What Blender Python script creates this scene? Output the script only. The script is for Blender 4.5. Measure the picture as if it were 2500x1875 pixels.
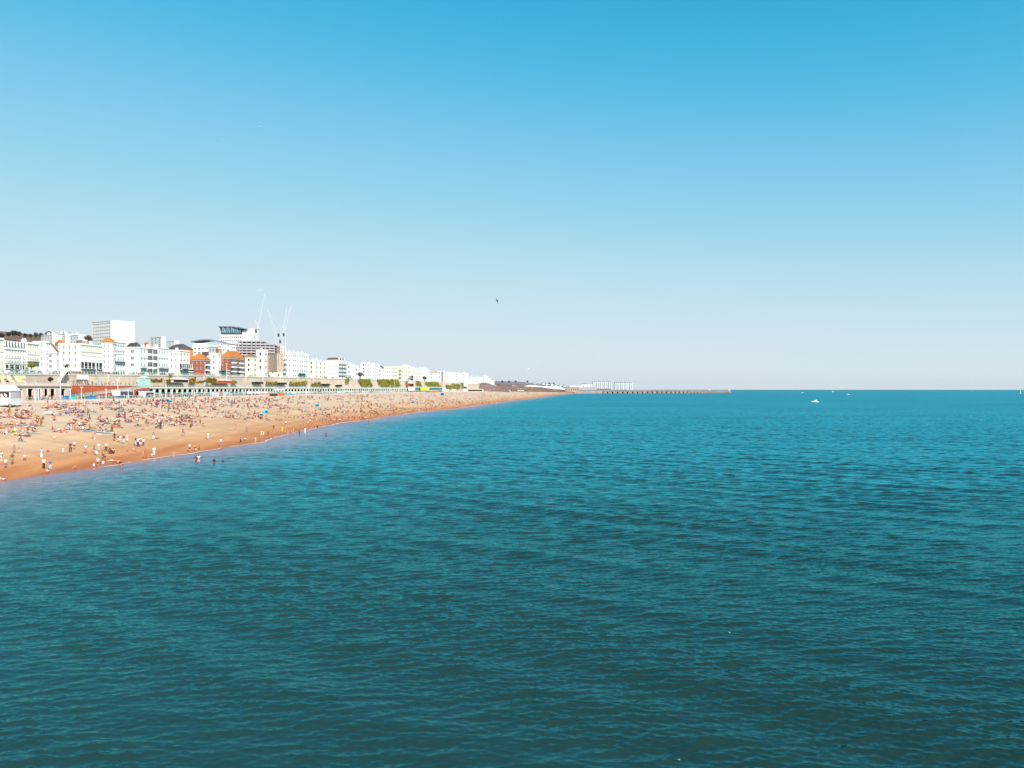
import bpy, bmesh, math, random
import numpy as np
from mathutils import Vector, Matrix
for o in list(bpy.data.objects): bpy.data.objects.remove(o, do_unlink=True)
S = bpy.context.scene; C = S.collection
rnd = random.Random(7)
R = math.radians
# ---------------------------------------------------------------- camera
F = 1888.0; EYE = 950.0; CX = 1250.0; H = 13.0      # focal length in photo pixels, eye level row, centre column, camera height
cam = bpy.data.objects.new('camera', bpy.data.cameras.new('camera')); C.objects.link(cam)
cam.location = (0, 0, H); cam.rotation_euler = (R(90), 0, 0)
cam.data.sensor_width = 36; cam.data.lens = 36*F/2500; cam.data.shift_y = 12.5/2500
cam.data.clip_start = 0.5; cam.data.clip_end = 60000
S.camera = cam
# ---------------------------------------------------------------- world and sun
SUN_AZ = (0.54, -0.84); SUN_EL = R(38)
w = bpy.data.worlds.new('World'); S.world = w; w.use_nodes = True
nt = w.node_tree; nt.nodes.clear()
out = nt.nodes.new('ShaderNodeOutputWorld'); bg = nt.nodes.new('ShaderNodeBackground')
sky = nt.nodes.new('ShaderNodeTexSky'); sky.sky_type = 'NISHITA'; sky.sun_disc = False
sky.sun_elevation = SUN_EL; sky.sun_rotation = math.atan2(SUN_AZ[0], SUN_AZ[1])
sky.altitude = 0; sky.air_density = 1.0; sky.dust_density = 0.0; sky.ozone_density = 1.0
gm = nt.nodes.new('ShaderNodeRGBCurve')
SKYC = {0: [(0.0, 0.0), (0.07, 0.03), (0.08, 0.039), (0.114, 0.133), (0.166, 0.25), (0.238, 0.366), (0.4, 0.482), (0.64, 0.534), (1.0, 0.568)], 1: [(0.0, 0.0), (0.075, 0.127), (0.11, 0.258), (0.13, 0.324), (0.184, 0.42), (0.256, 0.499), (0.352, 0.561), (0.51, 0.59), (0.65, 0.598), (1.0, 0.62)], 2: [(0.0, 0.0), (0.15, 0.269), (0.195, 0.448), (0.222, 0.549), (0.294, 0.617), (0.375, 0.639), (0.52, 0.647), (1.0, 0.658)]}
bg.inputs['Strength'].default_value = 0.12
mul = nt.nodes.new('ShaderNodeVectorMath'); mul.operation = 'MULTIPLY'; mul.inputs[1].default_value = (0.06,0.06,0.06)
div = nt.nodes.new('ShaderNodeVectorMath'); div.operation = 'MULTIPLY'; div.inputs[1].default_value = (1/0.12,)*3
for ch, pts in SKYC.items():
    cv = gm.mapping.curves[ch]
    for i, (a, b) in enumerate(pts):
        if i == 0: cv.points[0].location = (a, b)
        elif i == len(pts)-1: cv.points[-1].location = (a, b)
        else: cv.points.new(a, b)
gm.mapping.update()
nt.links.new(sky.outputs[0], mul.inputs[0]); nt.links.new(mul.outputs[0], gm.inputs['Color'])
nt.links.new(gm.outputs[0], div.inputs[0]); nt.links.new(div.outputs[0], bg.inputs['Color'])
nt.links.new(bg.outputs[0], out.inputs['Surface'])
sd = bpy.data.lights.new('sun', 'SUN'); sun = bpy.data.objects.new('sun', sd); C.objects.link(sun)
sd.energy = 5.0; sd.angle = R(0.53); sd.color = (1, 0.93, 0.82)
n_ = math.hypot(*SUN_AZ); sdir = Vector((SUN_AZ[0]/n_*math.cos(SUN_EL), SUN_AZ[1]/n_*math.cos(SUN_EL), math.sin(SUN_EL)))
sun.rotation_euler = sdir.to_track_quat('Z', 'Y').to_euler(); sun.location = (200, -300, 400)
S.view_settings.view_transform = 'Standard'; S.view_settings.look = 'None'
S.view_settings.exposure = 0.42; S.view_settings.gamma = 1
S.render.engine = 'CYCLES'

# ---------------------------------------------------------------- helpers
def tag(o, label=None, cat=None, group=None, kind=None):
    if label: o['label'] = label
    if cat: o['category'] = cat
    if group: o['group'] = group
    if kind: o['kind'] = kind
    return o
def empty(name, loc, rz=0, label=None, cat=None, group=None):
    o = bpy.data.objects.new(name, None); C.objects.link(o); o.location = loc; o.rotation_euler = (0, 0, rz)
    o.empty_display_size = 0.3
    return tag(o, label, cat, group)
class MB:
    def __init__(s): s.v = []; s.f = []; s.m = []; s.mi = 0
    def quad(s, *p):
        n = len(s.v); s.v += [tuple(q) for q in p]; s.f.append(tuple(range(n, n+len(p)))); s.m.append(s.mi)
    def box(s, x0, x1, y0, y1, z0, z1, rz=0, c=None):
        P = [(x0,y0,z0),(x1,y0,z0),(x1,y1,z0),(x0,y1,z0),(x0,y0,z1),(x1,y0,z1),(x1,y1,z1),(x0,y1,z1)]
        if rz:
            cx, cy = c or ((x0+x1)/2, (y0+y1)/2); a, b = math.cos(rz), math.sin(rz)
            P = [(cx+(x-cx)*a-(y-cy)*b, cy+(x-cx)*b+(y-cy)*a, z) for x, y, z in P]
        s.poly8(P)
    def poly8(s, P):
        n = len(s.v); s.v += [tuple(p) for p in P]
        for f in ((3,2,1,0),(4,5,6,7),(0,1,5,4),(1,2,6,5),(2,3,7,6),(3,0,4,7)): s.f.append(tuple(n+i for i in f)); s.m.append(s.mi)
    def bar(s, a, b, w, w2=None):
        a = Vector(a); b = Vector(b); w2 = w2 or w
        d = (b-a).normalized(); u = d.cross(Vector((0,0,1)))
        if u.length < 1e-3: u = Vector((1,0,0))
        u.normalize(); v = d.cross(u)
        P = [a-u*w-v*w, a+u*w-v*w, a+u*w+v*w, a-u*w+v*w, b-u*w2-v*w2, b+u*w2-v*w2, b+u*w2+v*w2, b-u*w2+v*w2]
        s.poly8(P)
    def cyl(s, c, r, z0, z1, r2=None, n=10, cap=True):
        r2 = r if r2 is None else r2; k = len(s.v)
        for i in range(n): a = 2*math.pi*i/n; s.v.append((c[0]+r*math.cos(a), c[1]+r*math.sin(a), z0))
        for i in range(n): a = 2*math.pi*i/n; s.v.append((c[0]+r2*math.cos(a), c[1]+r2*math.sin(a), z1))
        for i in range(n): j = (i+1) % n; s.f.append((k+i, k+j, k+n+j, k+n+i)); s.m.append(s.mi)
        if cap:
            s.f.append(tuple(k+n+i for i in range(n))); s.f.append(tuple(k+n-1-i for i in range(n))); s.m += [s.mi]*2
    def lathe(s, prof, c=(0,0,0), n=12, sx=1, sy=1):
        k = len(s.v)
        for r, z in prof:
            for i in range(n): a = 2*math.pi*i/n; s.v.append((c[0]+r*sx*math.cos(a), c[1]+r*sy*math.sin(a), c[2]+z))
        for j in range(len(prof)-1):
            for i in range(n): i2 = (i+1) % n; s.f.append((k+j*n+i, k+j*n+i2, k+(j+1)*n+i2, k+(j+1)*n+i)); s.m.append(s.mi)
    def prism(s, pts, y0, y1):      # outline in x,z pulled along y
        n = len(pts); k = len(s.v)
        s.v += [(x, y0, z) for x, z in pts] + [(x, y1, z) for x, z in pts]
        s.f.append(tuple(k+i for i in range(n))); s.f.append(tuple(k+2*n-1-i for i in range(n))); s.m += [s.mi]*2
        for i in range(n): j = (i+1) % n; s.f.append((k+j, k+i, k+n+i, k+n+j)); s.m.append(s.mi)
    def mesh(s, name, mats):
        me = bpy.data.meshes.new(name); me.from_pydata(s.v, [], s.f)
        for m in (mats if isinstance(mats, (list, tuple)) else [mats]): me.materials.append(m)
        if any(s.m): me.polygons.foreach_set('material_index', s.m)
        bm = bmesh.new(); bm.from_mesh(me); bmesh.ops.recalc_face_normals(bm, faces=bm.faces); bm.to_mesh(me); bm.free()
        me.update(); return me
    def build(s, name, mats, parent=None, loc=None, **kw):
        o = bpy.data.objects.new(name, s.mesh(name, mats)); C.objects.link(o)
        if parent: o.parent = parent
        if loc: o.location = loc
        return tag(o, **kw) if kw else o
def linkcopy(o, parent=None, loc=None, rot=None, scale=None):
    c = o.copy(); C.objects.link(c); c.parent = parent
    if loc is not None: c.location = loc
    if rot is not None: c.rotation_euler = rot
    if scale is not None: c.scale = scale
    return c
def copy_tree(o, parent=None, loc=None, rz=None, label=None):
    c = o.copy(); C.objects.link(c); c.parent = parent
    if loc is not None: c.location = loc
    if rz is not None: c.rotation_euler = (0, 0, rz)
    if label: c['label'] = label
    for ch in list(o.children): copy_tree(ch, c)
    return c
MATS = {}
def mat(name, col, rough=0.8, var=0.15, scale=1.5, bump=0.0, metal=0.0, spec=0.3, col2=None, stretch=(1,1,1), detail=4):
    if name in MATS: return MATS[name]
    m = bpy.data.materials.new(name); m.use_nodes = True; t = m.node_tree; b = t.nodes['Principled BSDF']
    b.inputs['Roughness'].default_value = rough; b.inputs['Metallic'].default_value = metal
    b.inputs['Specular IOR Level'].default_value = spec
    tc = t.nodes.new('ShaderNodeTexCoord'); mp = t.nodes.new('ShaderNodeMapping'); mp.inputs['Scale'].default_value = stretch
    nz = t.nodes.new('ShaderNodeTexNoise'); nz.inputs['Scale'].default_value = scale; nz.inputs['Detail'].default_value = detail
    cr = t.nodes.new('ShaderNodeValToRGB'); c2 = col2 or tuple(c*(1-var) for c in col)
    c1 = col if col2 else tuple(min(1, c*(1+var*0.5)) for c in col)
    cr.color_ramp.elements[0].color = (*c2, 1); cr.color_ramp.elements[1].color = (*c1, 1)
    cr.color_ramp.elements[0].position = 0.35; cr.color_ramp.elements[1].position = 0.65
    t.links.new(tc.outputs['Object'], mp.inputs[0]); t.links.new(mp.outputs[0], nz.inputs['Vector'])
    t.links.new(nz.outputs['Fac'], cr.inputs[0]); t.links.new(cr.outputs[0], b.inputs['Base Color'])
    if bump:
        bp = t.nodes.new('ShaderNodeBump'); bp.inputs['Strength'].default_value = 0.6; bp.inputs['Distance'].default_value = bump
        t.links.new(nz.outputs['Fac'], bp.inputs['Height']); t.links.new(bp.outputs[0], b.inputs['Normal'])
    MATS[name] = m; return m

# ---------------------------------------------------------------- plan lines (x as a function of y) and levels
LX = {
 'shore': ([0,60,110,127,153,189,222,303,319,361,455,511,832,1067,1636,2360,2600], [-82,-77,-72.6,-68.6,-65.6,-61,-65.0,-65.5,-61,-59,-50.8,-38,-4.8,27,88,195,232]),
 'edge':  ([0,200,300,430,600,700,850,1000,1150,1300,1500,1900,2360,2600], [-156,-153,-150,-150,-145,-140,-128,-108,-86,-60,-24,72,190,228]),
 'wall':  ([0,600,700,850,1000,1150,1300,1500,1900,2600], [-190,-188,-178,-158,-133,-108,-80,-40,45,200]),
}
def LXf(name, Y, off=0.0): return np.interp(Y, *LX[name]) + off
YS = np.concatenate([np.arange(20, 600, 0.5), np.arange(600, 2600, 2.0)])
def hit(px, line, off=0.0):            # where the column px of the photo meets a plan line
    g = CX + (LXf(line, YS)+off)*F/YS
    i = np.argmax(g >= px) if (g >= px).any() else len(g)-1
    if i == 0: return float(LXf(line, YS[0])+off), float(YS[0])
    t = (px-g[i-1])/(g[i]-g[i-1]+1e-9); Y = float(YS[i-1]+t*(YS[i]-YS[i-1]))
    return float(LXf(line, Y)+off), Y
def zat(py, Y): return H-(py-EYE)*Y/F
def at(px, py, Y): return ((px-CX)*Y/F, Y, zat(py, Y))
def ztab(line, off, tab):
    ys, zs = [], []
    for px, py in tab:
        _, Y = hit(px, line, off); ys.append(Y); zs.append(zat(py, Y))
    return lambda Y: float(np.interp(Y, ys, zs))
A_OFF = 9.0; F_OFF = -22.0
zW = ztab('wall', 0, [(0,905.5),(200,908),(440,911.5),(640,916.5),(840,922),(1040,930),(1120,933.5),(1190,938)])   # parade level
zD = ztab('wall', A_OFF, [(170,941),(360,940.6),(640,943),(840,944.8),(1000,945.8),(1085,946.5),(1190,949)])         # terrace deck
ZP = 9.2; ZB = 8.7                                                                                                # promenade, top of beach
def beach_z(X, Y):
    xs = LXf('shore', Y); xe = LXf('edge', Y); D = xs-xe; d = xs-X; u = d/D
    zb = np.interp(Y, [0,1500,2360,2600], [ZB,ZB,3.0,2.0])
    uu = np.clip(u, 0, 1)
    z = zb*(1-(1-uu)**1.8)
    z = z + 0.22*np.sin(d/3.1+0.9*np.sin(Y/31.0))*np.clip(u*6, 0, 1)*np.clip((0.62-u)*5, 0, 1)
    return np.where(u < 0, d*0.10, z)
def on_beach(px, py):
    Y = np.arange(60, 2400, 0.25); X = (px-CX)*Y/F; z = H-(py-EYE)*Y/F
    s = z-np.maximum(beach_z(X, Y), 0.0)
    i = np.argmax(s <= 0) if (s <= 0).any() else -1
    return float(X[i]), float(Y[i]), float(max(beach_z(X[i], Y[i]), 0.0))

# ---------------------------------------------------------------- sea
def np_mesh(name, P, nr, nc, material, attrs=None, smooth=True):
    me = bpy.data.meshes.new(name)
    nv = nr*nc; nf = (nr-1)*(nc-1)
    i = np.arange(nr-1)[:, None]*nc + np.arange(nc-1)[None, :]
    q = np.stack([i, i+nc, i+nc+1, i+1], -1).reshape(-1, 4).astype(np.int32)
    me.vertices.add(nv); me.vertices.foreach_set('co', P.reshape(-1).astype(np.float32))
    me.loops.add(nf*4); me.loops.foreach_set('vertex_index', q.ravel())
    me.polygons.add(nf); me.polygons.foreach_set('loop_start', np.arange(0, nf*4, 4, dtype=np.int32))
    me.polygons.foreach_set('loop_total', np.full(nf, 4, np.int32))
    me.update(calc_edges=True)
    if smooth: me.polygons.foreach_set('use_smooth', np.ones(nf, bool))
    for k, a in (attrs or {}).items():
        at_ = me.attributes.new(k, 'FLOAT', 'POINT'); at_.data.foreach_set('value', a.reshape(-1).astype(np.float32))
    me.materials.append(material)
    o = bpy.data.objects.new(name, me); C.objects.link(o); return o

def node_helper(t):
    def N(ty, **kw):
        n = t.nodes.new(ty)
        for k, v in kw.items():
            if k.startswith('i_'):
                n.inputs[int(k[2:]) if k[2:].isdigit() else k[2:].replace('_', ' ')].default_value = v
            else: setattr(n, k, v)
        return n
    return N, t.links.new
def sea_material():
    m = bpy.data.materials.new('sea_water'); m.use_nodes = True; t = m.node_tree; t.nodes.clear(); N, L = node_helper(t)
    out = N('ShaderNodeOutputMaterial'); geo = N('ShaderNodeNewGeometry')
    def pert(scale, str_, amp, detail=3.0, rough=0.5, prev=None, afac=None):
        mp = N('ShaderNodeMapping'); mp.inputs['Scale'].default_value = str_; mp.inputs['Rotation'].default_value = (0, 0, R(-14))
        L(geo.outputs['Position'], mp.inputs[0])
        nz = N('ShaderNodeTexNoise'); nz.inputs['Scale'].default_value = scale; nz.inputs['Detail'].default_value = detail; nz.inputs['Roughness'].default_value = rough
        L(mp.outputs[0], nz.inputs['Vector'])
        sub = N('ShaderNodeVectorMath', operation='SUBTRACT'); sub.inputs[1].default_value = (0.5, 0.5, 0.5); L(nz.outputs['Color'], sub.inputs[0])
        ml = N('ShaderNodeVectorMath', operation='MULTIPLY'); ml.inputs[1].default_value = (amp*0.6, amp, 0); L(sub.outputs[0], ml.inputs[0])
        o = ml.outputs[0]
        if afac is not None:
            sc = N('ShaderNodeVectorMath', operation='SCALE'); L(o, sc.inputs[0]); L(afac, sc.inputs['Scale']); o = sc.outputs[0]
        ad = N('ShaderNodeVectorMath', operation='ADD'); L(prev, ad.inputs[0]); L(o, ad.inputs[1]); return ad.outputs[0]
    lost = N('ShaderNodeAttribute', attribute_name='lost')
    wind = N('ShaderNodeTexNoise'); mpw = N('ShaderNodeMapping'); mpw.inputs['Scale'].default_value = (0.4, 1.6, 1); L(geo.outputs['Position'], mpw.inputs[0]); L(mpw.outputs[0], wind.inputs['Vector'])
    wind.inputs['Scale'].default_value = 0.014; wind.inputs['Detail'].default_value = 4
    wr = N('ShaderNodeMapRange'); wr.inputs[1].default_value = 0.35; wr.inputs[2].default_value = 0.65; wr.inputs[3].default_value = 0.75; wr.inputs[4].default_value = 1.2
    L(wind.outputs['Fac'], wr.inputs[0])
    lw = N('ShaderNodeMath', operation='MULTIPLY'); L(lost.outputs['Fac'], lw.inputs[0]); L(wr.outputs[0], lw.inputs[1])
    swa = N('ShaderNodeAttribute', attribute_name='swell'); wsw = N('ShaderNodeMath', operation='MULTIPLY'); L(wr.outputs[0], wsw.inputs[0]); L(swa.outputs['Fac'], wsw.inputs[1])
    n = pert(4.2, (0.8, 1.3, 1), SEA['fine'], 4, 0.55, geo.outputs['Normal'], wsw.outputs[0])
    n = pert(0.6, (0.9, 1.2, 1), SEA['far'], 4, 0.6, n, lw.outputs[0])
    n = pert(0.045, (0.45, 2.2, 1), SEA['far2'], 3, 0.6, n, lw.outputs[0])
    nn = N('ShaderNodeVectorMath', operation='NORMALIZE'); L(n, nn.inputs[0])
    dif = N('ShaderNodeBsdfDiffuse'); glo = N('ShaderNodeBsdfGlossy'); glo.inputs['Roughness'].default_value = SEA['rough']
    glo.inputs['Color'].default_value = SEA['tint']
    L(nn.outputs[0], dif.inputs['Normal']); L(nn.outputs[0], glo.inputs['Normal'])
    rr_ = N('ShaderNodeMapRange'); L(lost.outputs['Fac'], rr_.inputs[0]); rr_.inputs[1].default_value = 0.3; rr_.inputs[2].default_value = 1.0; rr_.inputs[3].default_value = SEA['rough']; rr_.inputs[4].default_value = 0.32; L(rr_.outputs[0], glo.inputs['Roughness'])
    # body colour: deep green-grey, lighter milky blue towards the sandy shallows
    sh = N('ShaderNodeAttribute', attribute_name='shore')
    bn = N('ShaderNodeTexNoise'); bn.inputs['Scale'].default_value = 0.02; bn.inputs['Detail'].default_value = 3; L(geo.outputs['Position'], bn.inputs['Vector'])
    r0 = N('ShaderNodeMath', operation='MULTIPLY_ADD'); r0.inputs[1].default_value = 24; r0.inputs[2].default_value = -12; L(bn.outputs['Fac'], r0.inputs[0])
    sd_ = N('ShaderNodeMath', operation='ADD'); L(sh.outputs['Fac'], sd_.inputs[0]); L(r0.outputs[0], sd_.inputs[1])
    mr = N('ShaderNodeMapRange'); mr.inputs[1].default_value = 0; mr.inputs[2].default_value = 1000; L(sd_.outputs[0], mr.inputs[0])
    cr = N('ShaderNodeValToRGB'); L(mr.outputs[0], cr.inputs[0])
    els = SEA['ramp']; ce = cr.color_ramp.elements; ce[0].position = 0; ce[0].color = (*els[0][1], 1); ce[1].position = 1; ce[1].color = (*els[-1][1], 1)
    for d, c in els[1:-1]: e = ce.new(d/1000.0); e.color = (*c, 1)
    L(cr.outputs[0], dif.inputs['Color'])
    sr = N('ShaderNodeMapRange'); L(sd_.outputs[0], sr.inputs[0]); sr.inputs[1].default_value = 0; sr.inputs[2].default_value = 30; sr.inputs[3].default_value = 1; sr.inputs[4].default_value = 0
    gm_ = N('ShaderNodeMixRGB'); L(sr.outputs[0], gm_.inputs[0]); gm_.inputs[1].default_value = SEA['tint']; gm_.inputs[2].default_value = (0.80, 0.70, 0.80, 1); L(gm_.outputs[0], glo.inputs['Color'])
    fr = N('ShaderNodeFresnel'); fr.inputs['IOR'].default_value = 1.333; L(nn.outputs[0], fr.inputs['Normal'])
    mx = N('ShaderNodeMixShader'); L(fr.outputs[0], mx.inputs[0]); L(dif.outputs[0], mx.inputs[1]); L(glo.outputs[0], mx.inputs[2])
    L(mx.outputs[0], out.inputs['Surface']); return m
SEA = dict(fine=0.46, far=1.05, far2=0.22, rough=0.05, tint=(0.15, 0.77, 0.83, 1),
  ramp=[(0,(0.30,0.20,0.20)),(7,(0.20,0.16,0.18)),(16,(0.05,0.10,0.11)),(45,(0.016,0.050,0.050)),(110,(0.010,0.028,0.022)),(1000,(0.009,0.026,0.024))])
def sea():
    dy = np.concatenate([np.array([1.5, 1.9, 2.4, 3.0, 3.7, 4.4]), np.arange(5, 60, 0.7), np.arange(60, 330, 0.62), np.arange(330, 1130, 0.85)])
    Yr = H*F/dy
    pxs = np.concatenate([[-30000, -8000, -3000, -1200], np.arange(-560, 3700, 3.2), [4600, 7000, 12000, 30000]])
    Yr = np.concatenate([Yr, [14, 5, -20, -400]]); ref = np.maximum(Yr, Yr[-5])
    nr, nc = len(Yr), len(pxs)
    Y = np.repeat(Yr[:, None], nc, 1); X = (pxs[None, :]-CX)/F*ref[:, None]
    Z = np.zeros_like(X); lost = np.zeros_like(X)
    sy = np.abs(np.gradient(Yr))[:, None]*np.ones_like(X); sx = np.abs(np.gradient(X, axis=1))
    g = np.random.RandomState(5)
    comps = []
    for lam in np.geomspace(0.30, 3.2, 90):
        th = g.normal(0, 0.62 if lam < 0.8 else 0.36)+R(98)
        comps.append((lam, th, 0.031 if lam < 1.3 else 0.013))
    for lam in (3.3, 4.1, 4.9, 6.0, 7.4, 10.5): comps.append((lam, R(56)+g.normal(0, 0.08), 0.026))
    xs = LXf('shore', Yr)[:, None]; d = X-xs
    sl = np.clip(d/30, 0, 1); taper = 0.15+0.85*sl*sl*(3-2*sl)
    # slow modulation so that waves come in groups
    grp = 0.85+0.16*np.sin(X*0.11+Y*0.16+1.3*np.sin(Y*0.031))+0.12*np.sin(-X*0.05+Y*0.083+2)
    dX = np.zeros_like(X); dYy = np.zeros_like(X); tot = 0
    SW = np.zeros_like(X)
    for lam in (5.5, 8.0, 11.5, 15.0):
        th = R(56)+g.normal(0, 0.10); k = 6.283/lam; SW += np.sin(k*(X*math.cos(th)+Y*math.sin(th))+g.uniform(0, 6.28)+0.8*np.sin(0.05*(X*math.sin(th)-Y*math.cos(th))+lam))
    SW = np.clip(SW/2.2, -1, 1); far_ = np.clip((np.abs(sy)/2.0), 0, 1); SW = SW*(1-far_); grs = grp*(1+0.18*SW)
    for lam, th, slope in comps:
        k = 2*np.pi/lam; kx, ky = math.cos(th)*k, math.sin(th)*k; ph = g.uniform(0, 6.28)
        sp = abs(math.cos(th))*sx+abs(math.sin(th))*sy
        wgt = np.clip((lam/sp-1.7)/2.0, 0, 1)
        A = slope/k
        arg = kx*X+ky*Y+ph+0.6*np.sin(0.37*k*(X*math.cos(th+1.3)+Y*math.sin(th+1.3))*0.23+ph)
        gg = grs if lam < 2.4 else grp
        Z += A*wgt*np.cos(arg)*gg
        dX -= 0.95*A*wgt*math.cos(th)*np.sin(arg)*gg; dYy -= 0.95*A*wgt*math.sin(th)*np.sin(arg)*gg
        lost += slope**2*(1-wgt**2); tot += slope**2
    Z *= taper; X = X+dX*taper; Y = Y+dYy*taper
    Z = np.where(d < -3, -4.0, Z-0.03)
    P = np.stack([X, Y, Z], -1)
    o = np_mesh('sea', P, nr, nc, sea_material(), dict(swell=1+0.25*SW, lost=np.sqrt(lost/tot)*np.ones_like(X), shore=np.clip(d, 0, 1000)))
    tag(o, kind='structure')
sea()

# ---------------------------------------------------------------- beach
def beach_material():
    m = bpy.data.materials.new('shingle'); m.use_nodes = True; t = m.node_tree; N, L = node_helper(t); b = t.nodes['Principled BSDF']
    geo = N('ShaderNodeNewGeometry'); d = N('ShaderNodeAttribute', attribute_name='dist')
    n1 = N('ShaderNodeTexNoise'); n1.inputs['Scale'].default_value = 6; n1.inputs['Detail'].default_value = 6; L(geo.outputs['Position'], n1.inputs['Vector'])
    mp = N('ShaderNodeMapping'); mp.inputs['Scale'].default_value = (0.35, 0.035, 0.2); L(geo.outputs['Position'], mp.inputs[0])
    n2 = N('ShaderNodeTexNoise'); n2.inputs['Scale'].default_value = 1.0; n2.inputs['Detail'].default_value = 5; L(mp.outputs[0], n2.inputs['Vector'])
    ad = N('ShaderNodeMath', operation='MULTIPLY_ADD'); ad.inputs[1].default_value = 9; L(n2.outputs['Fac'], ad.inputs[0]); L(d.outputs['Fac'], ad.inputs[2])
    mr = N('ShaderNodeMapRange'); mr.inputs[1].default_value = 0; mr.inputs[2].default_value = 60; L(ad.outputs[0], mr.inputs[0])
    cr = N('ShaderNodeValToRGB'); L(mr.outputs[0], cr.inputs[0]); ce = cr.color_ramp.elements
    st = [(0,(0.34,0.10,0.028)),(0.10,(0.47,0.165,0.055)),(0.17,(0.53,0.235,0.10)),(0.30,(0.58,0.33,0.18)),(0.55,(0.61,0.41,0.265)),(1,(0.64,0.46,0.33))]
    ce[0].position, ce[0].color = 0, (*st[0][1], 1); ce[1].position, ce[1].color = 1, (*st[-1][1], 1)
    for p, c in st[1:-1]: e = ce.new(p); e.color = (*c, 1)
    r1 = N('ShaderNodeMapRange'); r1.inputs[1].default_value = 0.3; r1.inputs[2].default_value = 0.7; r1.inputs[3].default_value = 0.80; r1.inputs[4].default_value = 1.12; L(n1.outputs['Fac'], r1.inputs[0])
    r2 = N('ShaderNodeMapRange'); r2.inputs[1].default_value = 0.3; r2.inputs[2].default_value = 0.7; r2.inputs[3].default_value = 0.86; r2.inputs[4].default_value = 1.06; L(n2.outputs['Fac'], r2.inputs[0])
    mm = N('ShaderNodeMath', operation='MULTIPLY'); L(r1.outputs[0], mm.inputs[0]); L(r2.outputs[0], mm.inputs[1])
    v = N('ShaderNodeVectorMath', operation='SCALE'); L(cr.outputs[0], v.inputs[0]); L(mm.outputs[0], v.inputs['Scale']); L(v.outputs[0], b.inputs['Base Color'])
    wr = N('ShaderNodeMapRange'); wr.inputs[1].default_value = 0; wr.inputs[2].default_value = 4; wr.inputs[3].default_value = 0.35; wr.inputs[4].default_value = 0.9; L(d.outputs['Fac'], wr.inputs[0]); L(wr.outputs[0], b.inputs['Roughness'])
    b.inputs['Specular IOR Level'].default_value = 0.2
    bp = N('ShaderNodeBump'); bp.inputs['Strength'].default_value = 0.5; bp.inputs['Distance'].default_value = 0.12; L(n1.outputs['Fac'], bp.inputs['Height']); L(bp.outputs[0], b.inputs['Normal'])
    return m
def beach():
    Yr = np.concatenate([np.arange(-20, 90, 5), np.arange(90, 260, 0.8), np.arange(260, 700, 3), np.arange(700, 2601, 12)])
    u = np.concatenate([[-0.6, -0.3, -0.12], np.linspace(-0.04, 1.0, 140), [1.03]])
    xs = LXf('shore', Yr)[:, None]; xe = LXf('edge', Yr)[:, None]; D = xs-xe
    X = xs-u[None, :]*D; Y = np.repeat(Yr[:, None], len(u), 1)
    Z = beach_z(X, Y)
    g = np.random.RandomState(2)
    amp = np.clip((u-0.02)*8, 0, 1)[None, :]
    for lam in (1.3, 2.1, 3.4, 5.5, 9, 15):
        th = g.uniform(0, 6.28); Z = Z+amp*0.012*lam*np.sin(6.283/lam*(X*math.cos(th)+Y*math.sin(th))+g.uniform(0, 6))*(g.uniform(0.4, 1))
    o = np_mesh('beach', np.stack([X, Y, Z], -1), len(Yr), len(u), beach_material(), dict(dist=xs-X))
    tag(o, kind='structure')
    # thin broken foam along the water's edge
    mf = mat('foam', (0.74, 0.70, 0.73), 0.6, 0.1, 3)
    b = MB(); g = random.Random(3); Y = 128.0
    while Y < 2300:
        st = 1.2 if Y < 400 else 4.0
        x0 = float(LXf('shore', Y)); x1 = float(LXf('shore', Y+st)); wob = lambda y: 0.5*math.sin(y*0.21)+0.35*math.sin(y*0.57+1)
        def wd(y):
            s = math.sin(y*0.045+0.8)+0.5*math.sin(y*0.13); base = 0.16 if y < 190 else 0.45+y*0.0009
            return max(0.05, base*(0.55+0.6*s))
        a0, a1 = x0+wob(Y), x1+wob(Y+st); w0, w1 = wd(Y), wd(Y+st)
        b.quad((a0, Y, 0.10), (a0+w0, Y, 0.07), (a1+w1, Y+st, 0.07), (a1, Y+st, 0.10)); Y += st
    b.build('foam', mf, label='thin white line of foam along the edge of the beach', cat='foam', kind='stuff')
beach()

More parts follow.
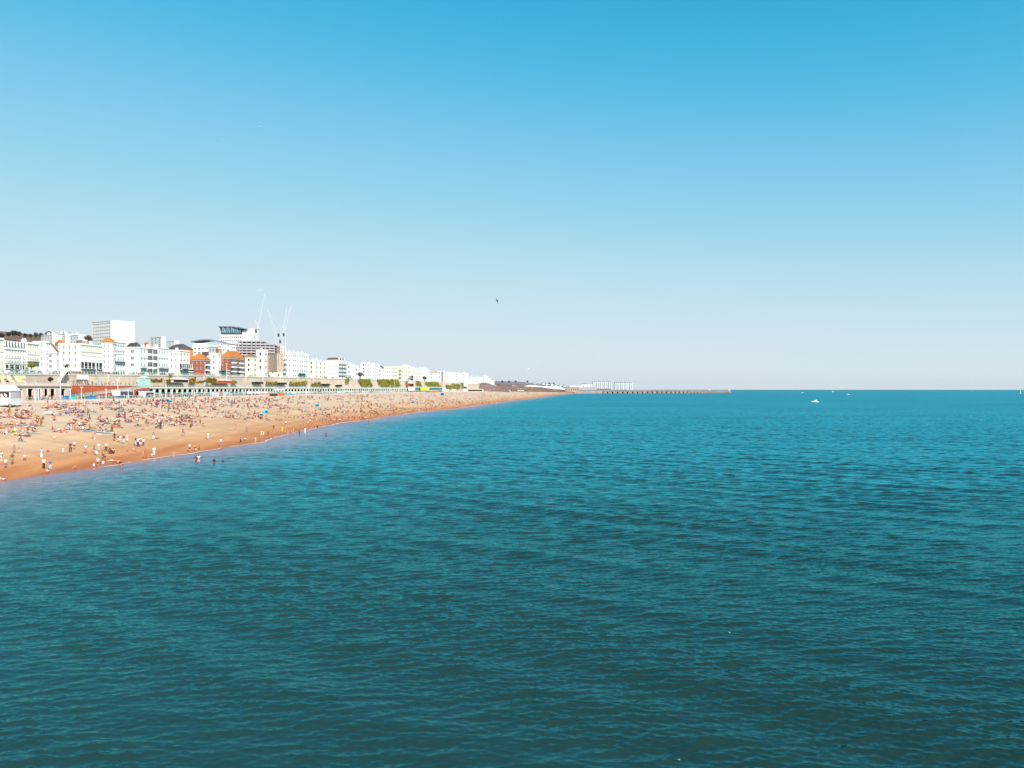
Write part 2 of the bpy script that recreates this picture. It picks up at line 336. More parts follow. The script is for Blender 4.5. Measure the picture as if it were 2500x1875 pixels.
# ---------------------------------------------------------------- materials
M = dict(
 stucco=mat('white_stucco', (0.86,0.85,0.82), 0.85, 0.06, 0.35), cream=mat('cream_stucco', (0.86,0.81,0.70), 0.85, 0.08, 0.35),
 bluish=mat('pale_blue_and_shaded_white', (0.66,0.68,0.76), 0.85, 0.06, 0.35), pinkish=mat('pink_grey_stucco', (0.66,0.50,0.45), 0.9, 0.12, 0.5),  # bluish: pale blue panels, and painted shade on the white gabled house
 yellow=mat('pale_yellow_stucco', (0.85,0.81,0.64), 0.85, 0.08, 0.35),
 trim=mat('white_trim', (0.80,0.80,0.78), 0.6, 0.04, 2), grey=mat('grey_line', (0.42,0.41,0.40), 0.8, 0.1, 2),
 brick=mat('red_brick', (0.36,0.11,0.065), 0.9, 0.25, 3.0), orangebrick=mat('orange_brick', (0.52,0.20,0.09), 0.9, 0.2, 2.0),
 tile=mat('orange_roof_tile', (0.48,0.17,0.05), 0.85, 0.25, 2.0), browntile=mat('brown_roof_tile', (0.30,0.15,0.08), 0.9, 0.3, 2.0),
 slate=mat('dark_slate', (0.10,0.08,0.09), 0.7, 0.3, 1.5), leadgrey=mat('grey_roof', (0.22,0.24,0.27), 0.6, 0.15, 1.0),
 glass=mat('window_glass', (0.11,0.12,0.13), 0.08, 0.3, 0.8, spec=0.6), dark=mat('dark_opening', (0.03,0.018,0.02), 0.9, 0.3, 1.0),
 blueglass=mat('blue_glass', (0.14,0.34,0.44), 0.15, 0.6, 0.35, spec=0.7, col2=(0.03,0.10,0.16)),
 concrete=mat('beige_concrete', (0.62,0.50,0.40), 0.95, 0.18, 0.22, col2=(0.50,0.39,0.32)), stone=mat('pale_stone', (0.66,0.55,0.48), 0.9, 0.15, 0.6),
 lilac=mat('raw_concrete', (0.45,0.40,0.42), 0.9, 0.15, 0.7), redwall=mat('red_painted_wall', (0.58,0.13,0.055), 0.9, 0.18, 0.5),
 aqua=mat('aqua_paint', (0.36,0.62,0.58), 0.6, 0.2, 1.2), palegreen=mat('pale_green_paint', (0.50,0.68,0.58), 0.6, 0.15, 1.5),
 asphalt=mat('asphalt', (0.06,0.06,0.06), 0.95, 0.2, 1.0), paving=mat('paving', (0.42,0.36,0.32), 0.95, 0.15, 0.8),
 steel=mat('painted_steel', (0.58,0.61,0.63), 0.5, 0.05, 2), darksteel=mat('dark_steel', (0.06,0.07,0.08), 0.5, 0.2, 2),
 leaf=mat('olive_leaves', (0.36,0.28,0.03), 0.9, 0.5, 0.9, col2=(0.16,0.13,0.015)), leafgreen=mat('green_leaves', (0.33,0.31,0.02), 0.9, 0.5, 0.9, col2=(0.14,0.15,0.012)),
 leafdark=mat('dark_leaves', (0.045,0.04,0.035), 0.9, 0.4, 0.7), leafpurple=mat('purple_brown_leaves', (0.10,0.06,0.055), 0.9, 0.4, 0.7), leafhedge=mat('hedge_leaves', (0.32,0.24,0.03), 0.9, 0.5, 1.1, col2=(0.09,0.07,0.015)),
 bark=mat('bark', (0.12,0.08,0.05), 0.95, 0.3, 4), rust=mat('rust_brick', (0.50,0.36,0.29), 0.9, 0.25, 0.8),
 black=mat('black_paint', (0.015,0.015,0.018), 0.5, 0.2, 2), redp=mat('red_paint', (0.55,0.04,0.04), 0.5, 0.1, 2),
 orangep=mat('orange_board', (0.75,0.17,0.04), 0.7, 0.1, 1), yellowp=mat('yellow_board', (0.85,0.75,0.05), 0.7, 0.1, 1),
 teal=mat('teal_paint', (0.03,0.17,0.18), 0.5, 0.15, 1.5), greenp=mat('green_paint', (0.03,0.28,0.08), 0.5, 0.15, 1.5), lime=mat('lime_paint', (0.30,0.75,0.12), 0.5, 0.1, 1.5),
 cyan=mat('cyan_cloth', (0.05,0.55,0.68), 0.8, 0.1, 2), blue=mat('blue_cloth', (0.03,0.25,0.55), 0.8, 0.1, 2), canvas=mat('white_canvas', (0.78,0.78,0.78), 0.8, 0.05, 2),
 greycloth=mat('grey_sheet', (0.62,0.63,0.66), 0.7, 0.08, 0.6), pinkcloth=mat('pink_board', (0.60,0.30,0.28), 0.8, 0.1, 1), ambercloth=mat('amber_cloth', (0.80,0.42,0.08), 0.8, 0.1, 2),
 navy=mat('dark_canvas', (0.03,0.05,0.065), 0.8, 0.2, 1), chalk=mat('white_chalk', (0.80,0.77,0.70), 0.95, 0.1, 0.02),
 hull=mat('boat_white', (0.82,0.82,0.82), 0.35, 0.03, 1), caisson=mat('harbour_concrete', (0.33,0.24,0.235), 0.95, 0.2, 0.1),
)

def strip(name, mt, ys, offs, kind='structure', **kw):      # long sheet following plan lines; offs = [(line, off, zfunc), ...]
    v = []; f = []
    n = len(offs)
    for Y in ys:
        for line, off, zf in offs: v.append((float(LXf(line, Y))+off, Y, zf(Y)))
    for i in range(len(ys)-1):
        for j in range(n-1): a = i*n+j; f.append((a, a+1, a+n+1, a+n))
    me = bpy.data.meshes.new(name); me.from_pydata(v, [], f); me.materials.append(mt)
    bm = bmesh.new(); bm.from_mesh(me); bmesh.ops.recalc_face_normals(bm, faces=bm.faces); bm.to_mesh(me); bm.free()
    o = bpy.data.objects.new(name, me); C.objects.link(o)
    return tag(o, kind=kind, **kw)
YW = list(np.arange(100, 1000, 10)) + list(np.arange(1000, 1560, 20))
zP = lambda Y: float(np.interp(Y, [0, 1300, 1500, 2360], [ZP, ZP, 8.6, 4.0]))
strip('promenade', M['paving'], YW, [('edge', 0.0, zP), ('edge', -12, zP)])
strip('road', M['asphalt'], YW, [('edge', -12, lambda Y: zP(Y)-0.12), ('wall', 2.0, lambda Y: zP(Y)-0.12)])
strip('parade_road', M['asphalt'], YW, [('wall', -1.0, lambda Y: zW(Y)-1.15), ('wall', -23, lambda Y: zW(Y)-1.15)])
o = strip('sea_wall', M['stone'], YW, [('edge', 0.35, lambda Y: zP(Y)-3), ('edge', 0.35, lambda Y: zP(Y)+0.25), ('edge', 0, lambda Y: zP(Y)+0.25), ('edge', 0, lambda Y: zP(Y)-0.2)], kind=None,
    label='low pale stone sea wall between the beach and the promenade', cat='wall')
# hills and land behind the town
def land():
    hm = mat('hill_grass', (0.25,0.13,0.10), 0.95, 0.3, 0.012, col2=(0.12,0.08,0.055), detail=10, stretch=(1,1,4))
    xs = np.concatenate([np.arange(-1600, -200, 20)]); Yr = np.concatenate([np.arange(-100, 1500, 20), np.arange(1500, 3400, 60)])
    X = []; Z = []
    for Y in Yr:
        x1 = float(LXf('wall', Y))-22.6 if Y < 1490 else float(LXf('edge', min(Y, 2600)))-0.4-max(0, Y-2600)*0.2
        t = np.linspace(1, 0, len(xs)) ** 1.5; x = x1-t*1500; d = x1-x
        zb = zW(Y)-1.2 if Y < 1490 else zP(min(Y, 2360))-0.3+np.clip((d-12)/60, 0, 1)*12
        hill = 55*np.exp(-((d-620)/240)**2)*np.exp(-((Y-1060)/280)**2)
        far = np.interp(Y, [0, 1500, 3400], [0, 6, 20])*np.clip(d/300, 0, 1)
        X.append(x); Z.append(zb+0.035*np.minimum(d, 400)*np.interp(Y, [0,1400,1800], [1,1,0.2])+hill+far+1.5*np.sin(x/37)*np.sin(Y/51)*np.clip(d/100, 0, 1))
    X = np.array(X); Z = np.array(Z); Y = np.repeat(Yr[:, None], X.shape[1], 1)
    o = np_mesh('ground', np.stack([X, Y, Z], -1), X.shape[0], X.shape[1], hm); tag(o, kind='structure')
    # far downs behind the bay
    hm2 = mat('far_downs', (0.22,0.19,0.21), 0.95, 0.3, 0.01, col2=(0.15,0.14,0.16), detail=10, stretch=(1, 0.4, 3))
    prof = [(1040,925),(1120,928),(1180,929),(1230,931),(1270,932),(1300,935),(1330,939),(1360,941),(1385,944),(1410,948),(1440,951.5)]
    g = random.Random(4); v = []; f = []; n = 0; px = 1040
    cols = []
    while px <= 1440:
        yt = float(np.interp(px, [p for p, _ in prof], [q for _, q in prof]))+g.uniform(-0.35, 0.35)
        Y1 = 3600.0
        cols.append([((px-CX)*2650/F, 2650, 5.0), ((px-CX)*2900/F, 2900, 5+0.5*(zat(yt, 2900)-5)), ((px-CX)*Y1/F, Y1, zat(yt, Y1)), ((px-CX)*4300/F, 4300, zat(yt, Y1)-12), ((px-CX)*5200/F, 5200, 0)]); px += 4
    P = np.array(cols); o = np_mesh('hills', P, P.shape[0], P.shape[1], hm2); tag(o, kind='structure')
land()

# ---------------------------------------------------------------- walls, terrace and promenade
MAXP = 100
def many(name, proto_mesh, xf, parent, mt=None):     # repeated parts: first 100 as parts, the rest as one part
    for T in xf[:MAXP]:
        o = bpy.data.objects.new(name, proto_mesh); C.objects.link(o); o.parent = parent; o.matrix_local = T
    if len(xf) > MAXP:
        bm = bmesh.new()
        for T in xf[MAXP:]:
            b2 = bmesh.new(); b2.from_mesh(proto_mesh); b2.transform(T); me = bpy.data.meshes.new('t'); b2.to_mesh(me); b2.free(); bm.from_mesh(me); bpy.data.meshes.remove(me)
        me = bpy.data.meshes.new(name)
        for m_ in proto_mesh.materials: me.materials.append(m_)
        bm.to_mesh(me); bm.free()
        o = bpy.data.objects.new(name, me); C.objects.link(o); o.parent = parent; o['kind'] = 'stuff'
def walk(line, off, Y0, Y1, step):         # points at equal spacing along a plan line
    out = []; Y = Y0
    while Y < Y1:
        x0 = float(LXf(line, Y))+off; x1 = float(LXf(line, Y+1))+off; out.append((x0, Y, math.atan2(1.0, x1-x0))); Y += step/math.hypot(1, x1-x0)
    return out
# cliff-like retaining wall below the parade
w_ = empty('retaining_wall', (0, 0, 0), 0, 'high weathered beige retaining wall below the seafront parade', 'wall')
def strip_part(name, mt, ys, offs, parent):
    o = strip(name, mt, ys, offs, kind=None); o.parent = parent; return o
strip_part('wall_face', M['concrete'], YW, [('wall', 1.5, lambda Y: zP(Y)-0.3), ('wall', 0.45, lambda Y: zD(Y)+1), ('wall', 0.0, lambda Y: zW(Y)-1.0), ('wall', -0.6, lambda Y: zW(Y)-1.0)], w_)
strip_part('coping', M['stone'], YW, [('wall', 0.02, lambda Y: zW(Y)-1.6), ('wall', 0.3, lambda Y: zW(Y)-1.6), ('wall', 0.3, lambda Y: zW(Y)-0.98), ('wall', -0.55, lambda Y: zW(Y)-0.98)], w_)
bb = MB(); bb.box(-0.45, 0.25, -0.45, 0.45, -5.5, 0); butt = bb.mesh('buttress', M['concrete'])
M_=None
many('buttress', butt, [Matrix.Translation((x+0.6, y, zW(y)-1.3)) for x, y, a in walk('wall', 0, 250, 1350, 37)], w_)
def railing(name, label, line, off, zf, Y0, Y1, step, mt, hh=1.1):
    r = empty(name, (0, 0, 0), 0, label, 'railing'); ys = [p[1] for p in walk(line, off, Y0, Y1, 8)] + [Y1]
    for i, (za, zb) in enumerate(((hh-0.08, hh), (0.52, 0.58), (0.12, 0.18))):
        strip_part('rail', mt, ys, [(line, off-0.04, lambda Y, q=za: zf(Y)+q), (line, off+0.04, lambda Y, q=za: zf(Y)+q), (line, off+0.04, lambda Y, q=zb: zf(Y)+q), (line, off-0.04, lambda Y, q=zb: zf(Y)+q)], r)
    b = MB(); b.box(-0.06, 0.06, -0.06, 0.06, 0, hh+0.12); b.box(-0.1, 0.1, -0.1, 0.1, hh+0.05, hh+0.18)
    many('post', b.mesh('post', mt), [Matrix.Translation((x, y, zf(y))) for x, y, a in walk(line, off, Y0, Y1, step)], r)
    return r
railing('parade_railing', 'pale green railing along the top of the high retaining wall', 'wall', -0.25, lambda Y: zW(Y)-0.98, 270, 1450, 2.4, M['palegreen'], 1.15)
railing('promenade_railing', 'white and aqua railing along the promenade above the beach', 'edge', -0.3, zP, 236, 1050, 2.2, M['aqua'], 1.15)
# arcaded terrace
def terrace():
    x0, Y0 = hit(362, 'wall', A_OFF); x1, Y1 = hit(1088, 'wall', A_OFF)
    t = empty('arcade_terrace', (0, 0, 0), 0, 'long cream arcade with pointed arches and aqua panels along the promenade', 'arcade')
    ys = list(np.linspace(Y0, Y1, 90)); top = lambda Y: zD(Y)
    strip_part('deck', M['paving'], ys, [('wall', A_OFF+0.25, lambda Y: top(Y)-1.15), ('wall', 1.0, lambda Y: top(Y)-1.15)], t)
    strip_part('cornice', M['cream'], ys, [('wall', A_OFF-0.1, lambda Y: top(Y)-1.62), ('wall', A_OFF+0.45, lambda Y: top(Y)-1.55), ('wall', A_OFF+0.45, lambda Y: top(Y)-1.12), ('wall', A_OFF-0.2, lambda Y: top(Y)-1.1)], t)
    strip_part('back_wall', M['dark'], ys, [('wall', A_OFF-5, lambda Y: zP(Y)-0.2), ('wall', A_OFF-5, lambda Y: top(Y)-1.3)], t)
    strip_part('parapet', M['stone'], ys, [('wall', A_OFF+0.12, lambda Y: top(Y)-1.1), ('wall', A_OFF+0.12, lambda Y: top(Y)-0.8), ('wall', A_OFF-0.02, lambda Y: top(Y)-0.8)], t)
    # one bay, local: x along, z up, 6.4 m wide unit height 1 scaled
    Wb = 6.6; Hh = 5.2
    b = MB(); N = 8; hw = 2.3; spr = 2.55; ap = 4.95; d = 0.16
    L_ = [(-hw+hw*i/N, spr+(ap-spr)*math.sin(math.acos(1-i/N))**0.9) for i in range(N+1)]; arc = L_ + [(-x, z) for x, z in L_[-2::-1]]
    for (xa, za), (xb, zb) in zip(arc, arc[1:]):
        b.quad((xa, 0, za), (xb, 0, zb), (xb, 0, Hh), (xa, 0, Hh)); b.quad((xa, 0, za), (xa, d, za), (xb, d, zb), (xb, 0, zb))
    for s in (-1, 1):
        b.box(min(s*hw, s*Wb/2), max(s*hw, s*Wb/2), 0, d, 0, spr) ; b.quad((s*hw, 0, spr), (s*Wb/2, 0, spr), (s*Wb/2, 0, Hh), (s*hw, 0, Hh))
        b.quad((s*hw, d, spr), (s*Wb/2, d, spr), (s*Wb/2, 0, spr), (s*hw, 0, spr))
    bay = b.mesh('arch', M['cream'])
    p = MB(); p.box(-hw, hw, 0.06, 0.12, 0.9, spr)
    for i in range(5): p.box(-hw+i*hw/2-0.05, -hw+i*hw/2+0.05, 0.03, 0.14, 0.9, spr)
    panel = p.mesh('panel', M['aqua'])
    pts = walk('wall', A_OFF, Y0+3, Y1-2, Wb); T1 = []
    for x, y, a in pts:
        zb = zP(y); sc = (top(y)-1.6-zb)/Hh
        T1.append(Matrix.Translation((x, y, zb)) @ Matrix.Rotation(a, 4, 'Z') @ Matrix.Scale(-1, 4, (0, 1, 0)) @ Matrix.Diagonal((1, 1, sc, 1)))
    T2 = [T for T in T1]
    # the bay's outward side must face the sea (+x): local -y points there
    T1 = [Matrix.Translation(T.translation) @ Matrix.Rotation(pts[i][2], 4, 'Z') @ Matrix.Diagonal((1, 1, (top(pts[i][1])-1.6-zP(pts[i][1]))/Hh, 1)) for i, T in enumerate(T1)]
    many('arch', bay, T1, t); many('panel', panel, T1, t)
    railing('terrace_railing', 'pale green railing along the top of the arcade', 'wall', A_OFF-0.35, lambda Y: top(Y)-1.12, Y0, Y1, 2.6, M['palegreen'])
terrace()

# ---------------------------------------------------------------- buildings
def unit_window():
    b = MB(); b.mi = 1; b.box(0, 1, 0.10, 0.16, 0, 1); b.mi = 0
    b.box(0, 0.06, 0.02, 0.2, 0, 1); b.box(0.94, 1, 0.02, 0.2, 0, 1); b.box(0.06, 0.94, 0.02, 0.2, 0.95, 1); b.box(0.06, 0.94, 0.02, 0.2, 0, 0.05)
    b.box(0.06, 0.94, 0.06, 0.14, 0.48, 0.52); b.box(0.475, 0.525, 0.05, 0.13, 0.05, 0.95)
    return b.mesh('window', [M['trim'], M['glass']])
WIN = unit_window()
def darkwin():
    b = MB(); b.mi = 1; b.box(0, 1, 0.10, 0.16, 0, 1); b.mi = 0; b.box(0, 0.05, 0.04, 0.2, 0, 1); b.box(0.95, 1, 0.04, 0.2, 0, 1); b.box(0.05, 0.95, 0.04, 0.2, 0.94, 1)
    return b.mesh('window', [M['trim'], M['dark']])
WIND = darkwin()
def wall_with_holes(mb, side, L, z0, z1, holes, off=0.0, dep=0.22):
    # side 's': plane v=off, along u ; side 'w': plane u=off, along v (seen from outside at -u)
    us = sorted({0, L, *[h[0] for h in holes], *[h[1] for h in holes]}); zs = sorted({z0, z1, *[h[2] for h in holes], *[h[3] for h in holes]})
    P = (lambda a, z, d=0: (a, off+d, z)) if side == 's' else (lambda a, z, d=0: (off+d, a, z))
    for a, b in zip(us, us[1:]):
        for c, d in zip(zs, zs[1:]):
            m = ((a+b)/2, (c+d)/2)
            if any(h[0] < m[0] < h[1] and h[2] < m[1] < h[3] for h in holes): continue
            mb.quad(P(a, c), P(b, c), P(b, d), P(a, d))
    for h in holes:
        a, b, c, d = h
        mb.quad(P(a, c), P(a, d), P(a, d, dep), P(a, c, dep)); mb.quad(P(b, c), P(b, d), P(b, d, dep), P(b, c, dep))
        mb.quad(P(a, c), P(b, c), P(b, c, dep), P(a, c, dep)); mb.quad(P(a, d), P(b, d), P(b, d, dep), P(a, d, dep))
def hole_grid(L, z0, z1, rows, cols, wf=0.42, hf=0.5, skip_ground=False, m0=0.0, m1=0.0, rowh=None):
    hs = []; fh = (z1-z0)/rows
    for r in range(rows):
        if skip_ground and r == 0: continue
        for c in range(cols):
            cw = (L-m0-m1)/cols; w_ = cw*wf if cw*wf < 2.2 else 2.2; h = fh*(rowh[r] if rowh else hf); cx = m0+(c+0.5)*cw; cz = z0+(r+0.5)*fh
            hs.append((cx-w_/2, cx+w_/2, cz-h/2, cz+h/2))
    return hs
def add_windows(root, hs, side, off=0.0, proto=None, name='window'):
    for a, b, c, d in hs[:100]:
        o = bpy.data.objects.new(name, proto or WIN); C.objects.link(o); o.parent = root
        if side == 's': o.location = (a, off, c); o.scale = (b-a, 1, d-c)
        else: o.matrix_local = Matrix.Translation((off, b, c)) @ Matrix.Rotation(-math.pi/2, 4, 'Z') @ Matrix.Diagonal((b-a, 1, d-c, 1))
def chimney(mb, u, v, z, w=0.9, l=1.8, h=2.0):
    mb.box(u-w/2, u+w/2, v-l/2, v+l/2, z, z+h); mb.box(u-w/2-0.1, u+w/2+0.1, v-l/2-0.1, v+l/2+0.1, z+h, z+h+0.2)
    for k in (-0.3, 0.3): mb.cyl((u, v+k*l), 0.16, z+h+0.2, z+h+0.7, n=6)
def building(name, label, px0, pxc, px1, ytop, floors, cs, cw, wall='stucco', roof='flat', roofmat=None, roofh=3.0, bal=(), ver=None, chim=0, bays=0, cat='building', group='terraced buildings along the seafront', wf=0.42, hf=0.5, proto=None, D=None, line='wall', off=F_OFF, z0=None, band=(), gf=True):
    cx, cy = hit(pxc, line, off); ex, ey = hit(px1, line, off); L = math.hypot(ex-cx, ey-cy); a = math.atan2(ey-cy, ex-cx)
    if D is None:
        if px0 < pxc-1:
            k = (px0-CX)/F          # inland corner on the ray of px0
            sx, sy = -math.sin(a), math.cos(a); D = (k*cy-cx)/(sx-k*sy)
            D = max(6, min(D, 34))
        else: D = 12.0
    zt = zat(ytop, cy); zb = (zW(cy)-1.15 if z0 is None else z0); Hh = zt-zb
    r = empty(name, (cx, cy, zb), a, label, cat, group); wm = M[wall]
    top = Hh if roof in ('flat', 'none') else Hh-roofh
    hs = hole_grid(L, 0.2, top-0.6, floors, cs, wf, hf, m0=L*0.04, m1=L*0.04) if cs else []
    hw = hole_grid(D, 0.2, top-0.6, floors, cw, min(wf, 0.3), hf, skip_ground=True, m0=D*0.12, m1=D*0.12) if cw else []
    b = MB()
    wall_with_holes(b, 's', L, 0, top, hs); wall_with_holes(b, 'w', D, 0, top, hw)
    b.quad((L, 0, 0), (L, D, 0), (L, D, top), (L, 0, top)); b.quad((0, D, 0), (0, D, top), (L, D, top), (L, D, 0)); b.quad((0.01, 0.26, 0), (L, 0.26, 0), (L, 0.26, 0.01), (0.01, 0.26, 0.01))
    b.build('wall', wm, r)
    add_windows(r, hs, 's', proto=proto); add_windows(r, hw[:40], 'w', proto=proto)
    c = MB(); c.box(-0.35, L+0.1, -0.35, 0.02, top-0.75, top-0.35); c.box(-0.35, 0.02, 0.02, D, top-0.75, top-0.35)
    c.box(-0.2, L+0.1, -0.2, 0.015, top*0.62, top*0.62+0.22) if floors > 2 else None
    c.build('cornice', M['trim'] if wall != 'brick' else M['stone'], r)
    for fb in band:
        q = MB(); q.box(-0.05, L+0.02, -0.06, 0.0, top*fb, top*fb+0.35); q.box(-0.06, 0, 0, D, top*fb, top*fb+0.35); q.build('band', M['grey'], r)
    rm = M[roofmat] if roofmat else M['leadgrey']; rb = MB()
    if roof == 'flat': rb.box(0.3, L-0.3, 0.3, D-0.3, top-0.5, top-0.12)
    elif roof == 'mansard':
        i = min(2.0, D*0.2); Q = lambda ins, z: [(ins, ins, z), (L-ins, ins, z), (L-ins, D-ins, z), (ins, D-ins, z)]
        rb.poly8(Q(0.15, top)+Q(i, Hh))
    elif roof == 'hip':
        m_ = min(L, D)/2; P = [(-0.5, -0.5, top), (L+0.5, -0.5, top), (L+0.5, D+0.5, top), (-0.5, D+0.5, top)]
        A, B = ((m_, D/2, Hh), (L-m_, D/2, Hh)) if L > D else ((L/2, m_, Hh), (L/2, D-m_, Hh))
        if L > D: rb.quad(P[0], P[1], B, A); rb.quad(P[1], P[2], B); rb.quad(P[2], P[3], A, B); rb.quad(P[3], P[0], A)
        else: rb.quad(P[0], P[1], A); rb.quad(P[1], P[2], B, A); rb.quad(P[2], P[3], B); rb.quad(P[3], P[0], A, B)
        rb.quad(*P)
    elif roof == 'gable':     # gable faces west
        rb.quad((-0.3, -0.4, top-0.1), (L+0.1, -0.4, top-0.1), (L+0.1, D/2, Hh), (-0.3, D/2, Hh)); rb.quad((-0.3, D+0.4, top-0.1), (-0.3, D/2, Hh), (L+0.1, D/2, Hh), (L+0.1, D+0.4, top-0.1))
        g = MB(); g.quad((0.0, 0, top), (0.0, D, top), (0.0, D/2, Hh-0.2)); g.quad((L, 0, top), (L, D, top), (L, D/2, Hh-0.2)); g.build('gable', wm, r)
    if rb.v:
        ro = rb.build('roof', rm, r)
        if roof == 'mansard' and Hh-top > 1.2:
            for k in range(max(1, cs or 3)):
                u = (k+0.5)*L/max(1, cs or 3); dm = MB(); dm.mi = 0; w2 = min(1.0, L/max(1, cs or 3)*0.3); dm.box(u-w2, u+w2, 0.1, 1.9, top+0.1, Hh-0.35); dm.mi = 1; dm.box(u-w2*0.6, u+w2*0.6, 0.03, 0.1, top+0.3, Hh-0.6)
                dm.build('dormer', [M['trim'], M['glass']], ro)
        for k in range(chim):
            ch = MB(); chimney(ch, L*(k+0.35)/max(1, chim), D*0.55, (Hh if roof in ('flat', 'mansard') else top+roofh*0.6)-0.4, h=1.6+0.5*(k % 2)); ch.build('chimney', wm if wall != 'brick' else M['brick'], ro)
    for f in bal:
        z = 0.2+f*(top-0.8)/floors; q = MB(); q.box(0.2, L-0.2, -1.3, -0.02, z, z+0.16); q.box(0.2, L-0.2, -1.34, -1.28, z+0.95, z+1.02)
        for k in range(int(L/0.9)): q.box(0.25+k*0.9, 0.31+k*0.9, -1.34, -1.28, z+0.16, z+0.95)
        q.build('balcony', M['darksteel'] if wall != 'brick' else M['trim'], r)
    if ver:
        f0, f1 = ver; z = 0.2+f0*(top-0.8)/floors; z1 = 0.2+f1*(top-0.8)/floors
        q = MB(); q.box(0, L, -1.9, -0.02, z1-0.25, z1-0.1); q.box(0, L, -1.9, -0.02, z-0.1, z+0.08); n = max(2, int(L/3))
        for k in range(n+1): q.box(k*L/n-0.12, k*L/n+0.12, -1.88, -1.64, z+0.08, z1-0.25)
        q.box(0, L, -1.85, -1.79, z+0.95, z+1.05); q.build('veranda', M['trim'], r)
        q = MB()
        for k in range(n): q.box(k*L/n+0.5, (k+1)*L/n-0.5, -0.1, -0.04, z+0.1, z1-0.5)
        q.build('opening_shade', M['slate'], r)  # slate-coloured panels put in for the shade in the veranda openings
    for k in range(bays):
        u = (k+0.5)*L/bays; w2 = L/bays*0.32; q = MB(); q.mi = 0; dpt = 1.3
        for z, zz in [(0.1+i*(top-0.9)/floors, 0.1+(i+1)*(top-0.9)/floors) for i in range(floors)]:
            q.mi = 0; q.poly8([(u-w2, -0.02, z), (u-w2*0.6, -dpt, z), (u+w2*0.6, -dpt, z), (u+w2, -0.02, z), (u-w2, -0.02, z+(zz-z)*0.3), (u-w2*0.6, -dpt, z+(zz-z)*0.3), (u+w2*0.6, -dpt, z+(zz-z)*0.3), (u+w2, -0.02, z+(zz-z)*0.3)])
            q.mi = 1; q.poly8([(u-w2*0.95, -0.02, z+(zz-z)*0.3), (u-w2*0.55, -dpt*0.93, z+(zz-z)*0.3), (u+w2*0.55, -dpt*0.93, z+(zz-z)*0.3), (u+w2*0.95, -0.02, z+(zz-z)*0.3), (u-w2*0.95, -0.02, zz), (u-w2*0.55, -dpt*0.93, zz), (u+w2*0.55, -dpt*0.93, zz), (u+w2*0.95, -0.02, zz)])
        q.build('bay_window', [wm if wall != 'brick' else M['trim'], M['glass']], r)
    return r, L, D, Hh, top
